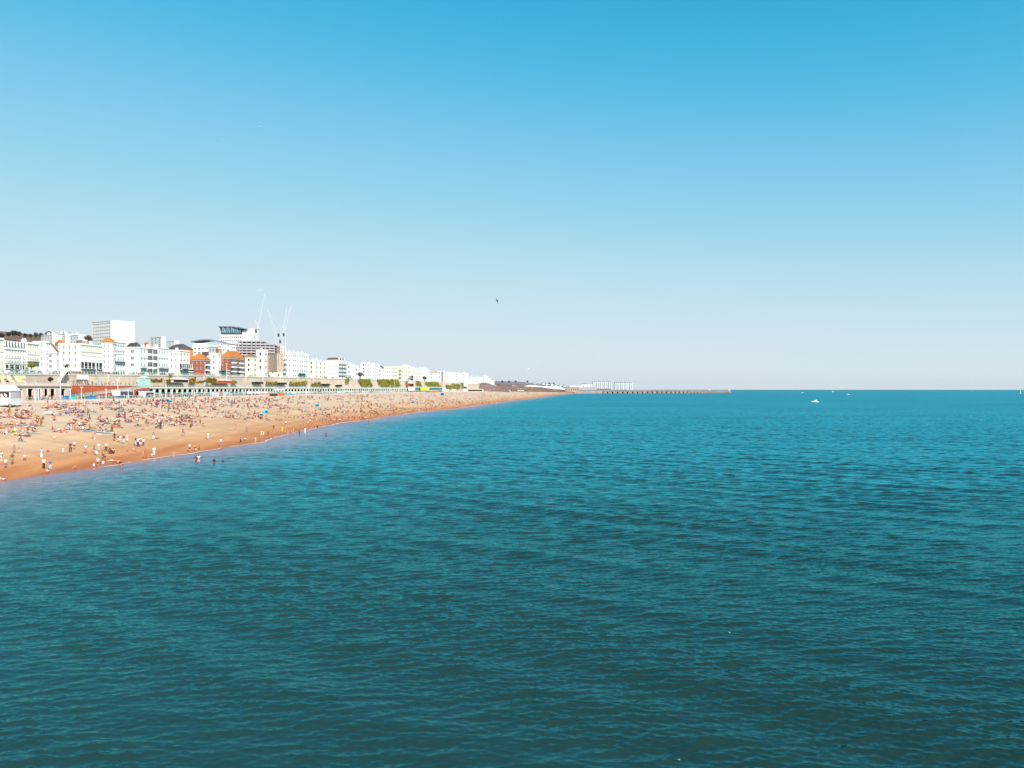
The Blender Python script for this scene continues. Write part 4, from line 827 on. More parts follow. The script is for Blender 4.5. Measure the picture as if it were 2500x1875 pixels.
# grey pavilion at the left edge
def pavilion():
    Y = 205.0; pw = Y/F; x0 = (-60-CX)*pw; x1 = (24-CX)*pw; zb = zat(982, Y); r = empty('grey_pavilion', (x0, Y, zb-0.8), R(1.5), 'light grey pavilion with a sloping roof and dark sign window at the left edge', 'building'); L = x1-x0; z = lambda py: zat(py, Y)-zb+0.8
    b = MB(); b.box(0, L, 0, 4.4, 0, z(972.5)); b.build('base', M['greycloth'], r)
    b = MB(); b.box(0, L, 0.12, 4.3, z(972.3), z(956)); b.build('wall', mat('grey_panel', (0.42,0.40,0.42), 0.7, 0.12, 0.5), r)
    b = MB(); b.box(-0.2, L+0.1, -0.15, 4.5, z(956), z(954.6)); b.build('cornice', M['greycloth'], r)
    b = MB(); b.poly8([(-0.3, -0.3, z(954.5)), (L+0.2, -0.3, z(954.5)), (L+0.2, 4.6, z(954.5)), (-0.3, 4.6, z(954.5)), (1.5, 1.8, z(940)), (L-0.6, 1.8, z(940)), (L-0.6, 2.9, z(940)), (1.5, 2.9, z(940))]); b.build('roof', M['greycloth'], r)
    u0, u1 = (-10+60)*pw, (20+60)*pw
    b = MB(); b.box(u0, u1, 0.05, 0.13, z(970), z(958)); wi = b.build('window', M['dark'], r)
    b = MB(); b.box((22+60)*pw, (23+60)*pw, 0.0, 0.13, z(971), z(957)); b.box(u0, (23+60)*pw, 0.0, 0.13, z(971), z(970.2)); b.build('frame', M['trim'], wi)
    # grey and white figures painted in the window sign
    b = MB(); c = lambda px, py: ((px+60)*pw, 0.03, z(py))
    for pts in ([(0,962),(3,960.5),(5,963),(4.6,966),(8,967),(8,970),(2,970),(0,966)], [(8,961),(10,960),(15.8,964.5),(15,968),(12,968.5),(9,965)]): b.quad(*[c(px, py) for px, py in pts])
    b.build('emblem', M['trim'], wi)
pavilion()
# red wall, ramp and stair railing
def ramp():
    xa, ya = onl(172, 'wall', 12); xb, yb = onl(362, 'wall', 12); z0 = zat(963, ya); z1 = zD(yb)-1.15
    t = empty('promenade_ramp', (xa, ya, ZP-0.12), math.atan2(yb-ya, xb-xa), 'long ramp rising from the promenade to the arcade with red arches beneath', 'ramp'); L = math.hypot(xb-xa, yb-ya); h0 = 0.3; h1 = z1-ZP+0.12
    zz = lambda u: h0+(h1-h0)*u/L; b = MB(); n = 44; ar = []
    for u0 in (L*0.70, L*0.80, L*0.90): ar.append((u0, L*0.075))
    for u0 in (L*0.46, L*0.54, L*0.62): ar.append((u0, L*0.055))
    n = 160
    for i in range(n):
        ua, ub = L*i/n, L*(i+1)/n; um = (ua+ub)/2; lo = 0
        for u0, w_ in ar:
            if u0 < um < u0+w_: c = (um-u0)/w_*2-1; lo = max(0.0, (zz(u0)-0.7)*(math.sqrt(1-c*c*0.96)))
        b.quad((ua, 0, lo), (ub, 0, lo), (ub, 0, zz(ub)), (ua, 0, zz(ua)))
    b.quad((0, 3.4, h0), (L, 3.4, h1), (L, 0, h1), (0, 0, h0)); b.build('wall', M['redwall'], t)
    b = MB(); b.box(1, L, 2.9, 3.0, 0, 2.0); b.build('inner_wall', M['dark'], t)
    b = MB(); b.poly8([(0, -0.12, h0), (L, -0.12, h1), (L, 0.12, h1), (0, 0.12, h0), (0, -0.12, h0+0.3), (L, -0.12, h1+0.3), (L, 0.12, h1+0.3), (0, 0.12, h0+0.3)]); b.build('coping', M['stone'], t)
    b = MB(); b.bar((0, 0, h0+1.25), (L, 0, h1+1.25), 0.06); b.bar((0, 0, h0+0.75), (L, 0, h1+0.75), 0.03); b.build('rail', M['palegreen'], t)
    p = MB(); p.box(-0.05, 0.05, -0.05, 0.05, 0, 1.3); pm = p.mesh('post', M['palegreen']); many('post', pm, [Matrix.Translation((u, 0, zz(u))) for u in np.linspace(0.3, L-0.3, 60)], t)
    p = MB(); p.box(-0.02, 0.02, -0.02, 0.02, 0, 1.2); pm = p.mesh('baluster', M['aqua']); many('baluster', pm, [Matrix.Translation((u, 0, zz(u))) for u in np.linspace(0.5, L-0.5, 220)], t)
    # red wall behind the ramp carrying the sun deck
    xa2, ya2 = onl(170, 'wall', 7.5); xb2, yb2 = onl(364, 'wall', 7.5); L2 = math.hypot(xb2-xa2, yb2-ya2); w = empty('sun_deck', (xa2, ya2, ZP-0.12), math.atan2(yb2-ya2, xb2-xa2), 'raised terrace on a plain bright red wall left of the arcade', 'terrace'); hh = zat(941.5, (ya2+yb2)/2)-ZP
    b = MB(); b.box(0, L2, 0, 0.3, 0, hh); b.build('wall', M['redwall'], w); b = MB(); b.box(0, L2, -0.2, 6.8, hh+0.003, hh+0.2); b.build('deck', M['stone'], w)
    b = MB()
    for z in (0.35, 0.75, 1.15): b.box(0, L2, -0.1, -0.04, hh+0.2+z, hh+0.26+z)
    for k in range(int(L2/1.6)): b.box(k*1.6, k*1.6+0.08, -0.1, -0.03, hh+0.2, hh+1.5)
    b.build('railing', M['palegreen'], w)
    return w, hh
sun_deck, deck_h = ramp()
ZDK = ZP-0.12+deck_h+0.2
# aqua glazed shelter at the head of the ramp
def shelter():
    x, y = onl(351, 'wall', 8.5); r = empty('aqua_shelter', (x, y, zD(y)-1.15), R(78), 'aqua green glazed iron shelter where the ramp meets the arcade', 'shelter'); w2 = 1.9; h = zat(923.5, y)-zD(y)+1.15
    b = MB()
    for u in np.linspace(-w2, w2, 7): b.box(u-0.07, u+0.07, -2.2, -2.06, 0, h); b.box(u-0.07, u+0.07, 2.06, 2.2, 0, h)
    for z in (0.0, 1.1, h-0.3): b.box(-w2, w2, -2.22, -2.04, z, z+0.18)
    b.build('frame', M['palegreen'], r); b = MB(); b.box(-w2+0.1, w2-0.1, -2.03, -1.98, 0.2, h-0.3); b.box(-w2, -w2+0.05, -2.0, 2.0, 0.2, h-0.3); b.build('glazing', M['aqua'], r)
    b = MB(); b.poly8([(-w2-0.3, -2.5, h), (w2+0.3, -2.5, h), (w2+0.3, 2.5, h), (-w2-0.3, 2.5, h), (-0.8, -0.6, h+1.0), (0.8, -0.6, h+1.0), (0.8, 0.6, h+1.0), (-0.8, 0.6, h+1.0)]); b.build('roof', M['palegreen'], r)
shelter()
# stair tower on the wall with its black dome
def stairs():
    x0, y0 = onl(134, 'wall', 4.0); x1, y1 = onl(163, 'wall', 1.5); r = empty('wall_staircase', (x0, y0, zat(934, y0)), 0, 'pale staircase with white sides climbing the high wall to the black domed kiosk', 'staircase')
    A = Vector((0, 0, 0)); B = Vector((x1-x0, y1-y0, zat(898, y1)-zat(934, y0))); d = B
    for s in (0.0, 1.0):
        b = MB(); o = Vector((1.7*s, -0.7*s, 0)); b.bar(A+o, B+o, 0.16); b.build('side_beam', M['trim'], r)
    b = MB()
    for i in range(20): p = A+d*(i/20)+Vector((0.85, -0.35, 0)); b.box(p.x-0.7, p.x+0.7, p.y-0.5, p.y+0.5, p.z-0.15, p.z+0.1)
    b.build('steps', M['concrete'], r)
    b = MB()
    for i in range(12): p = A+d*(i/12)+Vector((1.7, -0.7, 0)); b.box(p.x-0.05, p.x+0.05, p.y-0.05, p.y+0.05, p.z, p.z+1.2)
    b.bar(A+Vector((1.7, -0.7, 1.2)), B+Vector((1.7, -0.7, 1.2)), 0.06); b.build('handrail', M['trim'], r)
    x, y = onl(163.5, 'wall', 0.5); k = empty('domed_kiosk', (x, y, zW(y)-1.0), 0, 'round black domed kiosk at the top of the wall staircase', 'kiosk')
    rr = 4.9*y/F; zc = zat(894.5, y)-zW(y)+1.0
    b = MB(); b.lathe([(rr*math.cos(t), zc+rr*1.15*math.sin(t)) for t in np.linspace(-1.2, 1.57, 12)], n=16); b.build('dome', M['black'], k); b = MB(); b.cyl((0, 0), rr*0.45, 0, zc-rr*1.0, n=10); b.build('base', M['black'], k)
    b = MB(); b.lathe([(rr*0.28*math.cos(t), rr*0.35*math.sin(t)) for t in np.linspace(-1.57, 1.57, 7)], c=(rr*0.3, -rr*0.75, zc+rr*0.25), n=8); b.build('window', mat('dull_red_glass', (0.25,0.08,0.10), 0.3, 0.2, 2), k)
stairs()
tree('brown bush at the foot of the wall staircase', 123, 936, 920, float(onl(123,'wall',4)[1]), 15, 'leafdark', 'bush', 260, cat='bush', seed=40)
# big painted letters
def letters(name, label, polys, line, off, m_, mo, thick=0.06):
    px0 = min(p[0] for q in polys for p in q); x, y = onl(px0, line, off); r = empty(name, (x, y, 0), 0, label, 'lettering')
    for grow, mt, o2, nm in ((0.75, mo, 0.0, 'outline'), (0.0, m_, 0.08, 'letter')):
        for q in polys:
            cx = sum(p[0] for p in q)/len(q); cy = sum(p[1] for p in q)/len(q); pts = []
            for px, py in q:
                l = math.hypot(px-cx, py-cy); f = (l+grow)/l; PX = cx+(px-cx)*f; PY = cy+(py-cy)*f; X, Y = onl(PX, line, off+o2); pts.append((X-x, Y-y, zat(PY, Y)))
            b = MB(); b.quad(*pts); b.quad(*[(p[0]+thick, p[1], p[2]) for p in pts]); k = len(pts)
            for i in range(k): j = (i+1) % k; b.quad(pts[i], pts[j], (pts[j][0]+thick, pts[j][1], pts[j][2]), (pts[i][0]+thick, pts[i][1], pts[i][2]))
            b.build(nm, mt, r)
lm = mat('pale_yellow_letter', (0.86,0.82,0.60), 0.8, 0.2, 0.5, col2=(0.84,0.80,0.36)); om = mat('brown_outline', (0.33,0.22,0.12), 0.8, 0.1, 2)
letters('wall_lettering', 'huge pale yellow letters painted on the high wall at the left edge', [[(-12,916.5),(13,916.5),(15,924),(-9,924)],[(0,924),(9,924),(13,933),(3,933)],[(15,916),(24,916),(31,928.5),(35,928.5),(37,933),(23.5,933),(17,926)],[(32,917),(62,917),(63,924),(52,924),(54,929.5),(66,930),(69,933.5),(40,933.5),(36,925)]], 'wall', 1.8, lm, om)
letters('wall_lettering', 'three blocky white letters painted on the high wall above the red wall', [[(188,915),(197.5,915),(198.5,926),(187,926)],[(198.6,915),(205.5,915),(208,926.2),(199.5,926.2)],[(206.5,915.5),(215,915.5),(217,927),(209,926.5)]], 'wall', 1.8, M['trim'], M['stone'])
for i, (a0, b0, w0) in enumerate([(189.5,917,3.4),(189.5,921.5,3.4)]): pass
# low pink and brown buildings on the terrace
def hut(name, label, px0, px1, yt, yb, line, off, wallm, roofm, depth=4, eave=0.4, flat=False, wh=0.55, cat='hut', front=None):
    x0, y0 = onl(px0, line, off); x1, y1 = onl(px1, line, off); a = math.atan2(y1-y0, x1-x0); L = math.hypot(x1-x0, y1-y0); ym = (y0+y1)/2; zb = zat(yb, ym); h = zat(yt, ym)-zb; wt = h*(0.9 if flat else wh)
    r = empty(name, (x0, y0, zb), a, label, cat); b = MB(); b.box(0, L, 0, depth, 0, wt); b.build('wall', M[wallm], r)
    b = MB()
    if flat: b.box(-eave, L+eave, -eave, depth+eave, wt+0.003, h)
    else: b.poly8([(-eave, -eave, wt), (L+eave, -eave, wt), (L+eave, depth+eave, wt), (-eave, depth+eave, wt), (L*0.25, depth*0.4, h), (L*0.75, depth*0.4, h), (L*0.75, depth*0.6, h), (L*0.25, depth*0.6, h)])
    b.build('roof', M[roofm], r)
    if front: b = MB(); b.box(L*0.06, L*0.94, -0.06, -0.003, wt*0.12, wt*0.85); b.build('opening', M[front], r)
    return r
hut('terrace_cafe', 'low brown building with a wide drooping canopy on the terrace between hedges', 422, 461, 921, 934, 'wall', 5.0, 'stone', 'pinkish', front='dark')
hut('pink_hut', 'low pinkish red building with a flat pitched roof on the terrace', 533, 568, 926, 936, 'wall', 5.0, 'redwall', 'pinkish', wh=0.6)
hut('red_kiosk', 'small red kiosk on the far terrace below the parade pavilion', 1000, 1010, 930, 944, 'wall', 5, 'redp', 'pinkish', front='dark')
hut('parade_pavilion', 'small grey tiered pavilion on the parade above the red kiosk', 1002, 1009, 921, 929, 'wall', -3, 'lilac', 'leadgrey', front='dark')
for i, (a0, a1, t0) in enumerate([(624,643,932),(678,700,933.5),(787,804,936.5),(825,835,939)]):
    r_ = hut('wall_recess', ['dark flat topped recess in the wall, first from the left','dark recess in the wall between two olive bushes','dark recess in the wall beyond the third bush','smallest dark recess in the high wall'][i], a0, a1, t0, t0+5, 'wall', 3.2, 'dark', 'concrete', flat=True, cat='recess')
hut('promenade_hall', 'long pale flat building with a dark glazed front at the end of the arcade', 1008, 1084, 944.5, 953.5, 'edge', -9, 'trim', 'trim', flat=True, front='teal', cat='hall', depth=6)
hut('white_wall_panel', 'white slanted panel at the end of the far wall', 1133, 1142, 935, 944, 'wall', 3, 'chalk', 'chalk', flat=True, cat='panel', depth=1)

# ---------------------------------------------------------------- lamps
def lamp_proto(h, r0, m_, ball=True):
    t = empty('street_lamp', (0, 0, 0)); b = MB(); b.cyl((0, 0), r0*1.7, 0, 0.8, n=8); b.cyl((0, 0), r0, 0.8, h, r2=r0*0.6, n=8); b.build('pole', m_, t)
    b = MB(); b.bar((-0.3, 0, h-0.15), (0.3, 0, h-0.15), 0.045); b.build('arm', m_, t)
    for s in (-0.3, 0.3):
        b = MB(); b.lathe([(0.04, -0.12), (0.13, 0.0), (0.15, 0.14), (0.07, 0.26), (0.02, 0.30)], c=(s, 0, h-0.1), n=8); b.build('lantern', M['trim'], t)
    return t
LP = [(86,955,975,'e'),(94,948,975,'e'),(147.5,927,975,'e'),(172,949,975,'e'),(199,945,982,'s'),(226,946,971,'r'),(259,950,974,'e'),(287.5,927,972,'e'),(313,951,974,'e'),(376,954,971,'e'),(405,925,971,'e'),(421,951,971,'e'),(475,951,970,'e'),(500,934,970,'e'),(514,951,970,'e'),(560,951,969.5,'e'),(594,951,969.5,'e'),(634,951,969,'e'),(647,933,967,'e'),(704,932,965,'e'),(748,951,965,'e'),(755,938,964,'e'),(794,950,964,'e'),(838,935,962,'e'),(872,939,962,'e'),(901,941,961.5,'e'),(928,940,961,'e'),(953,941,960.5,'e'),(963,927,960,'e'),(974,945,960,'e'),
      (54,867,903,'w'),(235,868,907,'w'),(309,880,908,'w'),(433,883,910,'w'),(500.5,885,911,'w'),(553,888,913,'w'),(613,890,915,'w'),(726,896,919,'w'),(802,902,921,'w'),(861,900,923,'w'),(884,907,924,'w')]
gl = {'e': 'white lamp posts along the promenade edge', 'w': 'lamp posts on the parade above the wall', 's': 'slim posts by the promenade', 'r': 'slim posts by the promenade'}
protoA = None
marks = {0:'short white post left of the tall one beside the dark stone openings',1:'second short white post beside the dark stone openings',2:'tallest white lamp post, before the stone building with dark openings',3:'white lamp post with a hooked top at the left end of the red wall',4:'slim pale post standing on the beach edge in front of the red wall',5:'dark post with an orange lantern in front of the red wall',6:'white lamp post before the middle of the ramp',7:'tall white lamp post crossing the ramp railing above the white stall',8:'short white post in front of the white catering van',9:'short white post at the left end of the cream arcade',10:'tall white lamp post in front of the first arches beside the hedge',11:'short white post beside the yellow flag at the arcade',12:'short white post before the arches left of the first brick house',13:'tall white lamp post below the right end of the first brick house',14:'short white post left of the pale blue painted board',15:'short white post just right of the pale blue painted board',16:'short white post by the dark parasols right of the blue board',17:'short white post left of the orange stall',18:'tall white lamp post a little left of the orange stall',19:'tall white lamp post just right of the orange stall',20:'short post between the orange stall and the cyan dome tent',21:'taller post of the pair between the orange stall and the red parasol',22:'short post left of the red parasol',23:'lamp post right of the red parasol, below the small green tuft',24:'lamp post left of the big triangular ivy',25:'lamp post right of the big triangular ivy',26:'lamp post in front of the left ivy mass of the wide pair',27:'lamp post in front of the right ivy mass of the wide pair',28:'tallest far lamp post, before the right ivy mass',29:'last short lamp post before the red kiosk',
 30:'lamp post in front of the dormered terrace near the left edge',31:'tall lamp post before the right end of the veranda hotel',32:'lamp post before the white house right of the tower block',33:'lamp post before the cream house with the dark balcony',34:'lamp post between the two red brick houses',35:'lamp post in front of the larger brick mansion',36:'lamp post in front of the pale yellow roofed house',37:'lamp post just left of the green bus',38:'lamp post in front of the mansard apartment terrace',39:'lamp post left of the dark purple tree',40:'lamp post right in front of the dark purple tree'}
for i, (px, yt, yb, w_) in enumerate(LP):
    line, off = {'e': ('edge', -1.0), 'w': ('wall', -1.0), 's': ('edge', 0.9), 'r': ('edge', -1.5)}[w_]; x, y = hit(px, line, off); zb = ZP if line == 'edge' and w_ != 's' else (zW(y)-1.0 if line == 'wall' else 8.4)
    h = zat(yt, y)-zb
    if protoA is None: protoA = lamp_proto(8.0, 0.11, M['trim']); o = protoA
    else: o = copy_tree(protoA)
    o.location = (x, y, zb); o.scale = (1.15, 1.15, h/8.0); o.rotation_euler = (0, 0, R(20)); tag(o, marks[i], 'lamp post', gl[w_])
    for ch in o.children:
        if ch.name.startswith(('lantern', 'arm')): ch.scale = (1, 1, 1)
    if i == 5: 
        for ch in o.children: ch.data = ch.data.copy(); ch.data.materials[0] = M['ambercloth'] if ch.name.startswith('lantern') else M['darksteel']

# ---------------------------------------------------------------- vehicles on the parade
def car_proto(cm):
    t = empty('parked_car', (0, 0, 0)); b = MB()
    prof = [(-2.1,0.35),(-2.15,0.75),(-1.95,0.9),(-1.1,0.98),(-0.5,1.42),(0.95,1.45),(1.75,1.02),(2.1,0.9),(2.12,0.4)]
    b.prism(prof, -0.86, 0.86); b.build('body', cm, t)
    b = MB(); b.prism([(-1.0,1.0),(-0.47,1.38),(0.2,1.40),(0.2,1.0)], -0.875, 0.875); b.prism([(0.3,1.0),(0.3,1.40),(0.92,1.40),(1.55,1.03)], -0.875, 0.875); b.build('window', M['dark'], t)
    for sx in (-1.35, 1.3):
        for sy in (-1, 1):
            w = MB(); k = len(w.v)
            w.cyl((0, 0), 0.32, -0.1, 0.1, n=12); me = w.mesh('wheel', M['black']); o = bpy.data.objects.new('wheel', me); C.objects.link(o); o.parent = t; o.location = (sx, sy*0.8, 0.32); o.rotation_euler = (R(90), 0, 0)
    for sy in (-0.6, 0.6): b = MB(); b.box(-2.17, -2.1, sy-0.18, sy+0.18, 0.62, 0.78); b.build('headlight', M['trim'], t)
    return t
cars = {'silver': mat('silver_car', (0.55,0.58,0.60), 0.3, 0.03, 1, metal=0.3), 'pale blue': mat('pale_blue_car', (0.50,0.68,0.72), 0.3, 0.03, 1), 'white': mat('white_car', (0.8,0.8,0.8), 0.3, 0.02, 1), 'dark': mat('dark_car', (0.04,0.05,0.06), 0.3, 0.1, 1), 'red': mat('red_car', (0.4,0.05,0.04), 0.3, 0.05, 1), 'grey': mat('grey_car', (0.25,0.27,0.30), 0.3, 0.05, 1)}
cp = {}
spots = [(22,'white','left of the pale blue cars'),(36,'pale blue','below the dormered terrace, leftmost pale blue one'),(58,'pale blue','beside the lamp post below the dormered terrace'),(74,'silver','in front of the olive shrub'),(92,'pale blue','right of the olive shrub'),(130,'silver','alone before the bluish gabled house'),(176,'dark','just right of the domed kiosk'),(192,'red','under the left end of the veranda hotel'),(206,'grey','below the hotel veranda, left'),(222,'dark','below the middle of the hotel veranda'),(243,'silver','at the right end of the veranda hotel'),(262,'grey','before the orange hipped roof house'),(282,'dark','under the balcony house below the tower'),(322,'silver','before the loggia roofed house'),(345,'dark','right of the loggia roofed house'),(371,'grey','in front of the paired bay house'),(398,'dark','left of the cream balcony house'),(418,'grey','in front of the cream balcony house'),(520,'silver','between the two brick houses'),(590,'white','right of the brick mansion'),(612,'grey','before the yellow stucco house'),(795,'dark','below the mansard apartments, nearest the lamp'),(812,'red','below the mansard apartments, further along'),(858,'dark','left of the dark purple tree'),(905,'silver','right of the dark purple tree'),(1020,'grey','left of the round dark tree')]
for px, c_, wh in spots:
    x, y = hit(px, 'wall', -4.5); x2, y2 = hit(px+3, 'wall', -4.5); a = math.atan2(y2-y, x2-x)
    if c_ not in cp: cp[c_] = car_proto(cars[c_]); o = cp[c_]
    else: o = copy_tree(cp[c_])
    o.location = (x, y, zW(y)-1.15+0.95); o.location.z = zW(y)-1.13; o.rotation_euler = (0, 0, a+(math.pi if len(wh) % 2 else 0)); tag(o, c_+' car parked on the parade '+wh, 'car', 'cars parked along the parade'); o.name = 'parked_car'
def bus(label, px0, px1, body, front, rear, double=True):
    x0, y0 = hit(px0, 'wall', -8); a = 0; x1, y1 = hit(px1, 'wall', -8); a = math.atan2(y1-y0, x1-x0); L = 10.5; h = 4.3
    r = empty('bus', (x0, y0, zW(y0)-1.13), a, label, 'bus', 'buses on the parade'); b = MB(); b.box(1.6, L-1.2, -1.25, 1.25, 0.4, h); b.build('body', M[body], r)
    b = MB(); b.box(0, 1.598, -1.25, 1.25, 0.4, h); b.build('front', M[front], r); b = MB(); b.box(L-1.198, L, -1.25, 1.25, 0.4, h); b.build('rear', M[rear], r)
    for z in (1.3, 2.9): b = MB(); b.box(0.4, L-0.5, -1.28, -1.251, z, z+0.85); b.box(-0.03, -0.003, -1.1, 1.1, z, z+0.95); b.build('window', M['dark'], r)
    for u in (2.2, 8.0):
        for s in (-1.1, 1.1):
            w = MB(); w.cyl((0, 0), 0.48, -0.15, 0.15, n=12); o = bpy.data.objects.new('wheel', w.mesh('wheel', M['black'])); C.objects.link(o); o.parent = r; o.location = (u, s, 0.48); o.rotation_euler = (R(90), 0, 0)
bus('white double decker bus, teal front and red rear, before the first brick house', 452, 474, 'trim', 'teal', 'redp')
bus('white double decker bus with a teal front before the larger brick mansion', 545, 566, 'trim', 'teal', 'redp')
bus('green bus on the parade before the tall white hotel', 732, 752, 'greenp', 'teal', 'greenp')
bus('white bus behind the lamp left of the purple tree', 846, 858, 'trim', 'trim', 'trim')

# ---------------------------------------------------------------- stalls, canopies, parasols, tents
def parasol(px, py_top, Y, dia, m_, label, zb, name='parasol', cat='parasol', group=None, n=8):
    x = (px-CX)*Y/F; h = zat(py_top, Y)-zb; r = empty(name, (x, Y, zb), px*0.7, label, cat, group); b = MB(); b.lathe([(dia/2, h-dia*0.20), (dia*0.48, h-dia*0.15), (dia*0.25, h-dia*0.04), (0.02, h)], n=n); b.build('canopy', M[m_], r)
    b = MB(); b.cyl((0, 0), 0.035, 0, h, n=6); b.build('pole', M['trim'], r); return r
xk, yk = hit(219, 'wall', 5); parasol(219.5, 926.8, yk, 9.5*yk/F, 'ambercloth', 'amber orange parasol on the raised terrace', ZDK)
xk, yk = hit(244.5, 'wall', 5); parasol(244.5, 927.2, yk, 9.5*yk/F, 'cyan', 'turquoise blue parasol on the raised terrace', ZDK)
xk, yk = hit(804, 'edge', -6); parasol(804, 948, yk, 8*yk/F, 'redp', 'bright red parasol in front of the far arches', ZP)
pp = None; gD = 'dark parasols in front of the arcade'
DP = [(332,963,10),(347,962.5,9),(400,958.5,12),(410,960,10),(425,958.5,10),(436,959.5,11),(447,961.5,11),(458,961,10),(484,959,9),(494,959.5,9),(504,960,8),(565,956.5,10),(577,957.5,10),(588,958.5,9),(598,959,9),(604,959,8),(780,955,9),(792,956.5,7),(826,955.5,9),(836,956,8),(880,955,7),(908,955,7),(921,956,7),(935,955.5,5),(970,955.5,6)]
for i, (px, py, w_) in enumerate(DP):
    x, y = hit(px, 'edge', -8); d = w_*y/F*1.1
    lb = 'dark parasol before the arcade, ' + ['left of the ramp arches','under the last ramp arch','beside the tall lamp at the first arches','just right of that tall lamp','below the fourth arch','left one of three under the cream balcony house','middle one of three under the cream balcony house','right one of three under the cream balcony house','below the first brick house, left','below the first brick house, middle','below the first brick house, right','right of the pale blue board, first','right of the pale blue board, second','right of the pale blue board, third','right of the pale blue board, fourth','left of the white banner stall','before the far arches left of the red parasol','touching the red parasol','right of the red parasol','second right of the red parasol','below the triangular ivy','left of the wide ivy pair','below the left wide ivy','below the gap of the wide ivy pair','below the red kiosk'][i]
    parasol(px, py, y, d, 'navy', lb, ZP, group=gD)
def box_stall(name, label, px0, px1, yt, yb, line, off, m_, roofm=None, depth=3, cat='stall', openm=None, trimh=0.15):
    return hut(name, label, px0, px1, yt, yb, line, off, m_, roofm or m_, depth=depth, eave=0.15, flat=True, cat=cat, front=openm)
box_stall('catering_van', 'white catering van on the promenade in front of the ramp', 292, 327, 953, 966, 'edge', -5, 'canvas', cat='van', openm='slate')
box_stall('white_stall', 'white stall at the corner where the cream arcade begins', 356, 376, 955, 970, 'edge', -4, 'canvas', openm='slate')
box_stall('painted_board', 'pale blue painted board with white marks before the arches', 521, 552, 956.5, 969, 'edge', -1.4, 'bluish', 'canvas', depth=0.5, cat='board')
box_stall('orange_board', 'narrow orange panel in the middle of the pale blue board', 538, 542, 957, 969, 'edge', -1.0, 'orangep', depth=0.2, cat='board')
box_stall('white_banner', 'white banner stall between the dark parasols and the orange stall', 612, 625, 955, 961, 'edge', -4, 'canvas', depth=2)
box_stall('white_canopy', 'white canopy just left of the lamp before the orange stall', 636, 652, 955, 961, 'edge', -5, 'canvas', depth=3, cat='canopy')
box_stall('orange_stall', 'bright orange box stall standing on the beach edge', 679, 697, 960, 971.5, 'edge', 1.2, 'orangep', depth=6)
box_stall('pink_stall', 'low stall with a pink roof joined to the left of the orange one', 657, 678.5, 959, 971, 'edge', 1.2, 'pinkcloth', 'pinkcloth', depth=6, openm='dark')
box_stall('teal_stall', 'low turquoise stall right of the orange box stall', 698.5, 717, 963, 968, 'edge', 0.8, 'aqua', 'cyan', depth=2)
for i, (a0, a1, t0, t1) in enumerate([(680,697,949,953),(718,736,956,961),(752,764,956,960),(832,842,955,959),(846,862,953.5,957),(890,899,955,958.5),(930,941,955,958),(977,1002,957.5,961.5)]):
    box_stall('white_canopy', 'white flat canopy before the arcade, ' + ['rising behind the orange stall','just right of the orange stall','left of the paired far lamps','second right of the red parasol','wide one left of the triangular ivy','beneath the triangular ivy','beneath the wide ivy pair','longest one near the yellow stall'][i], a0, a1, t0, t1, 'edge', -5, 'canvas', depth=3, cat='canopy')
box_stall('yellow_stall', 'bright yellow stall at the far end of the promenade hall', 1034, 1048, 946, 953.5, 'edge', -3, 'yellowp', depth=4)
box_stall('orange_hut', 'low orange hut right of the yellow stall', 1053, 1070, 953.5, 957.5, 'edge', 0.5, 'orangebrick', 'ambercloth', depth=4, cat='hut')
box_stall('blue_booth', 'small dark blue booth below the yellow stall', 1039, 1051, 954, 957.5, 'edge', 0.5, 'blue', depth=3, cat='booth')
box_stall('white_shed', 'long low white shed in front of the brown mound', 1140, 1180, 950, 955.5, 'edge', -2, 'chalk', depth=6, cat='shed', openm='dark')
for i, (a0, a1, t0) in enumerate([(1092,1096,950),(1108,1112,950),(1213,1218,951),(1188,1192,952),(1240,1246,951),(1267,1279,949.5)]):
    box_stall('white_hut', 'tiny white hut behind the beach ' + ['left of the far ivy strips','under the middle far ivy strip','at the right foot of the brown mound','at the foot of the brown mound','before the dark bushes left of the cliffs','below the left end of the chalk cliffs'][i], a0, a1, t0, t0+5, 'edge', -3, 'canvas', depth=3, cat='hut')
for i, (px, m_) in enumerate([(163,'blue'),(180,'cyan'),(218,'blue'),(230,'blue'),(292,'blue')]):
    box_stall('blue_banner', ['dark blue banner beside the tall lamp on the promenade railing','light turquoise banner at the left end of the ramp','left half of the big blue windbreak below the red wall','right half of the big blue windbreak below the red wall','blue banner on the railing before the catering van'][i], px-5, px+5, 966.5, 974.5, 'edge', 0.12, m_, depth=0.15, cat='banner')
def dome_tent(label, px, py, w, h, m1, m2, rz=0.3):
    x, y, z = on_beach(px, py); s = w*y/F; hh = h*y/F; r = empty('beach_tent', (x, y, z-0.03), rz, label, 'tent', 'beach tents'); b = MB(); n = 14; m_ = 6
    for i in range(m_):
        for j in range(n):
            if i < 3 and 8 <= j <= 11: continue
            P = lambda i, j: (s/2*math.cos(i/m_*1.57)*math.cos(j/n*6.283), s*0.42*math.cos(i/m_*1.57)*math.sin(j/n*6.283), hh*math.sin(i/m_*1.57))
            b.quad(P(i, j), P(i, j+1), P(i+1, j+1), P(i+1, j))
    b.build('shell', M[m1], r); b = MB(); b.box(-s*0.3, s*0.3, -s*0.62, -s*0.1, 0.01, 0.05); b.build('groundsheet', M[m2], r); return r
dome_tent('dark blue half of the tent pair at the top of the beach below the arches', 409, 982, 11, 9, 'blue', 'navy', 0.4)
dome_tent('light cyan dome tent beside the dark blue one at the top of the beach', 416, 983, 9, 8, 'cyan', 'canvas', 0.9)
dome_tent('larger cyan dome tent alone in the middle of the beach', 649, 1010, 12, 11, 'cyan', 'navy', 1.2)
dome_tent('smaller cyan tent with a dark door touching the larger one', 639, 1016, 10, 8, 'cyan', 'navy', 0.2)
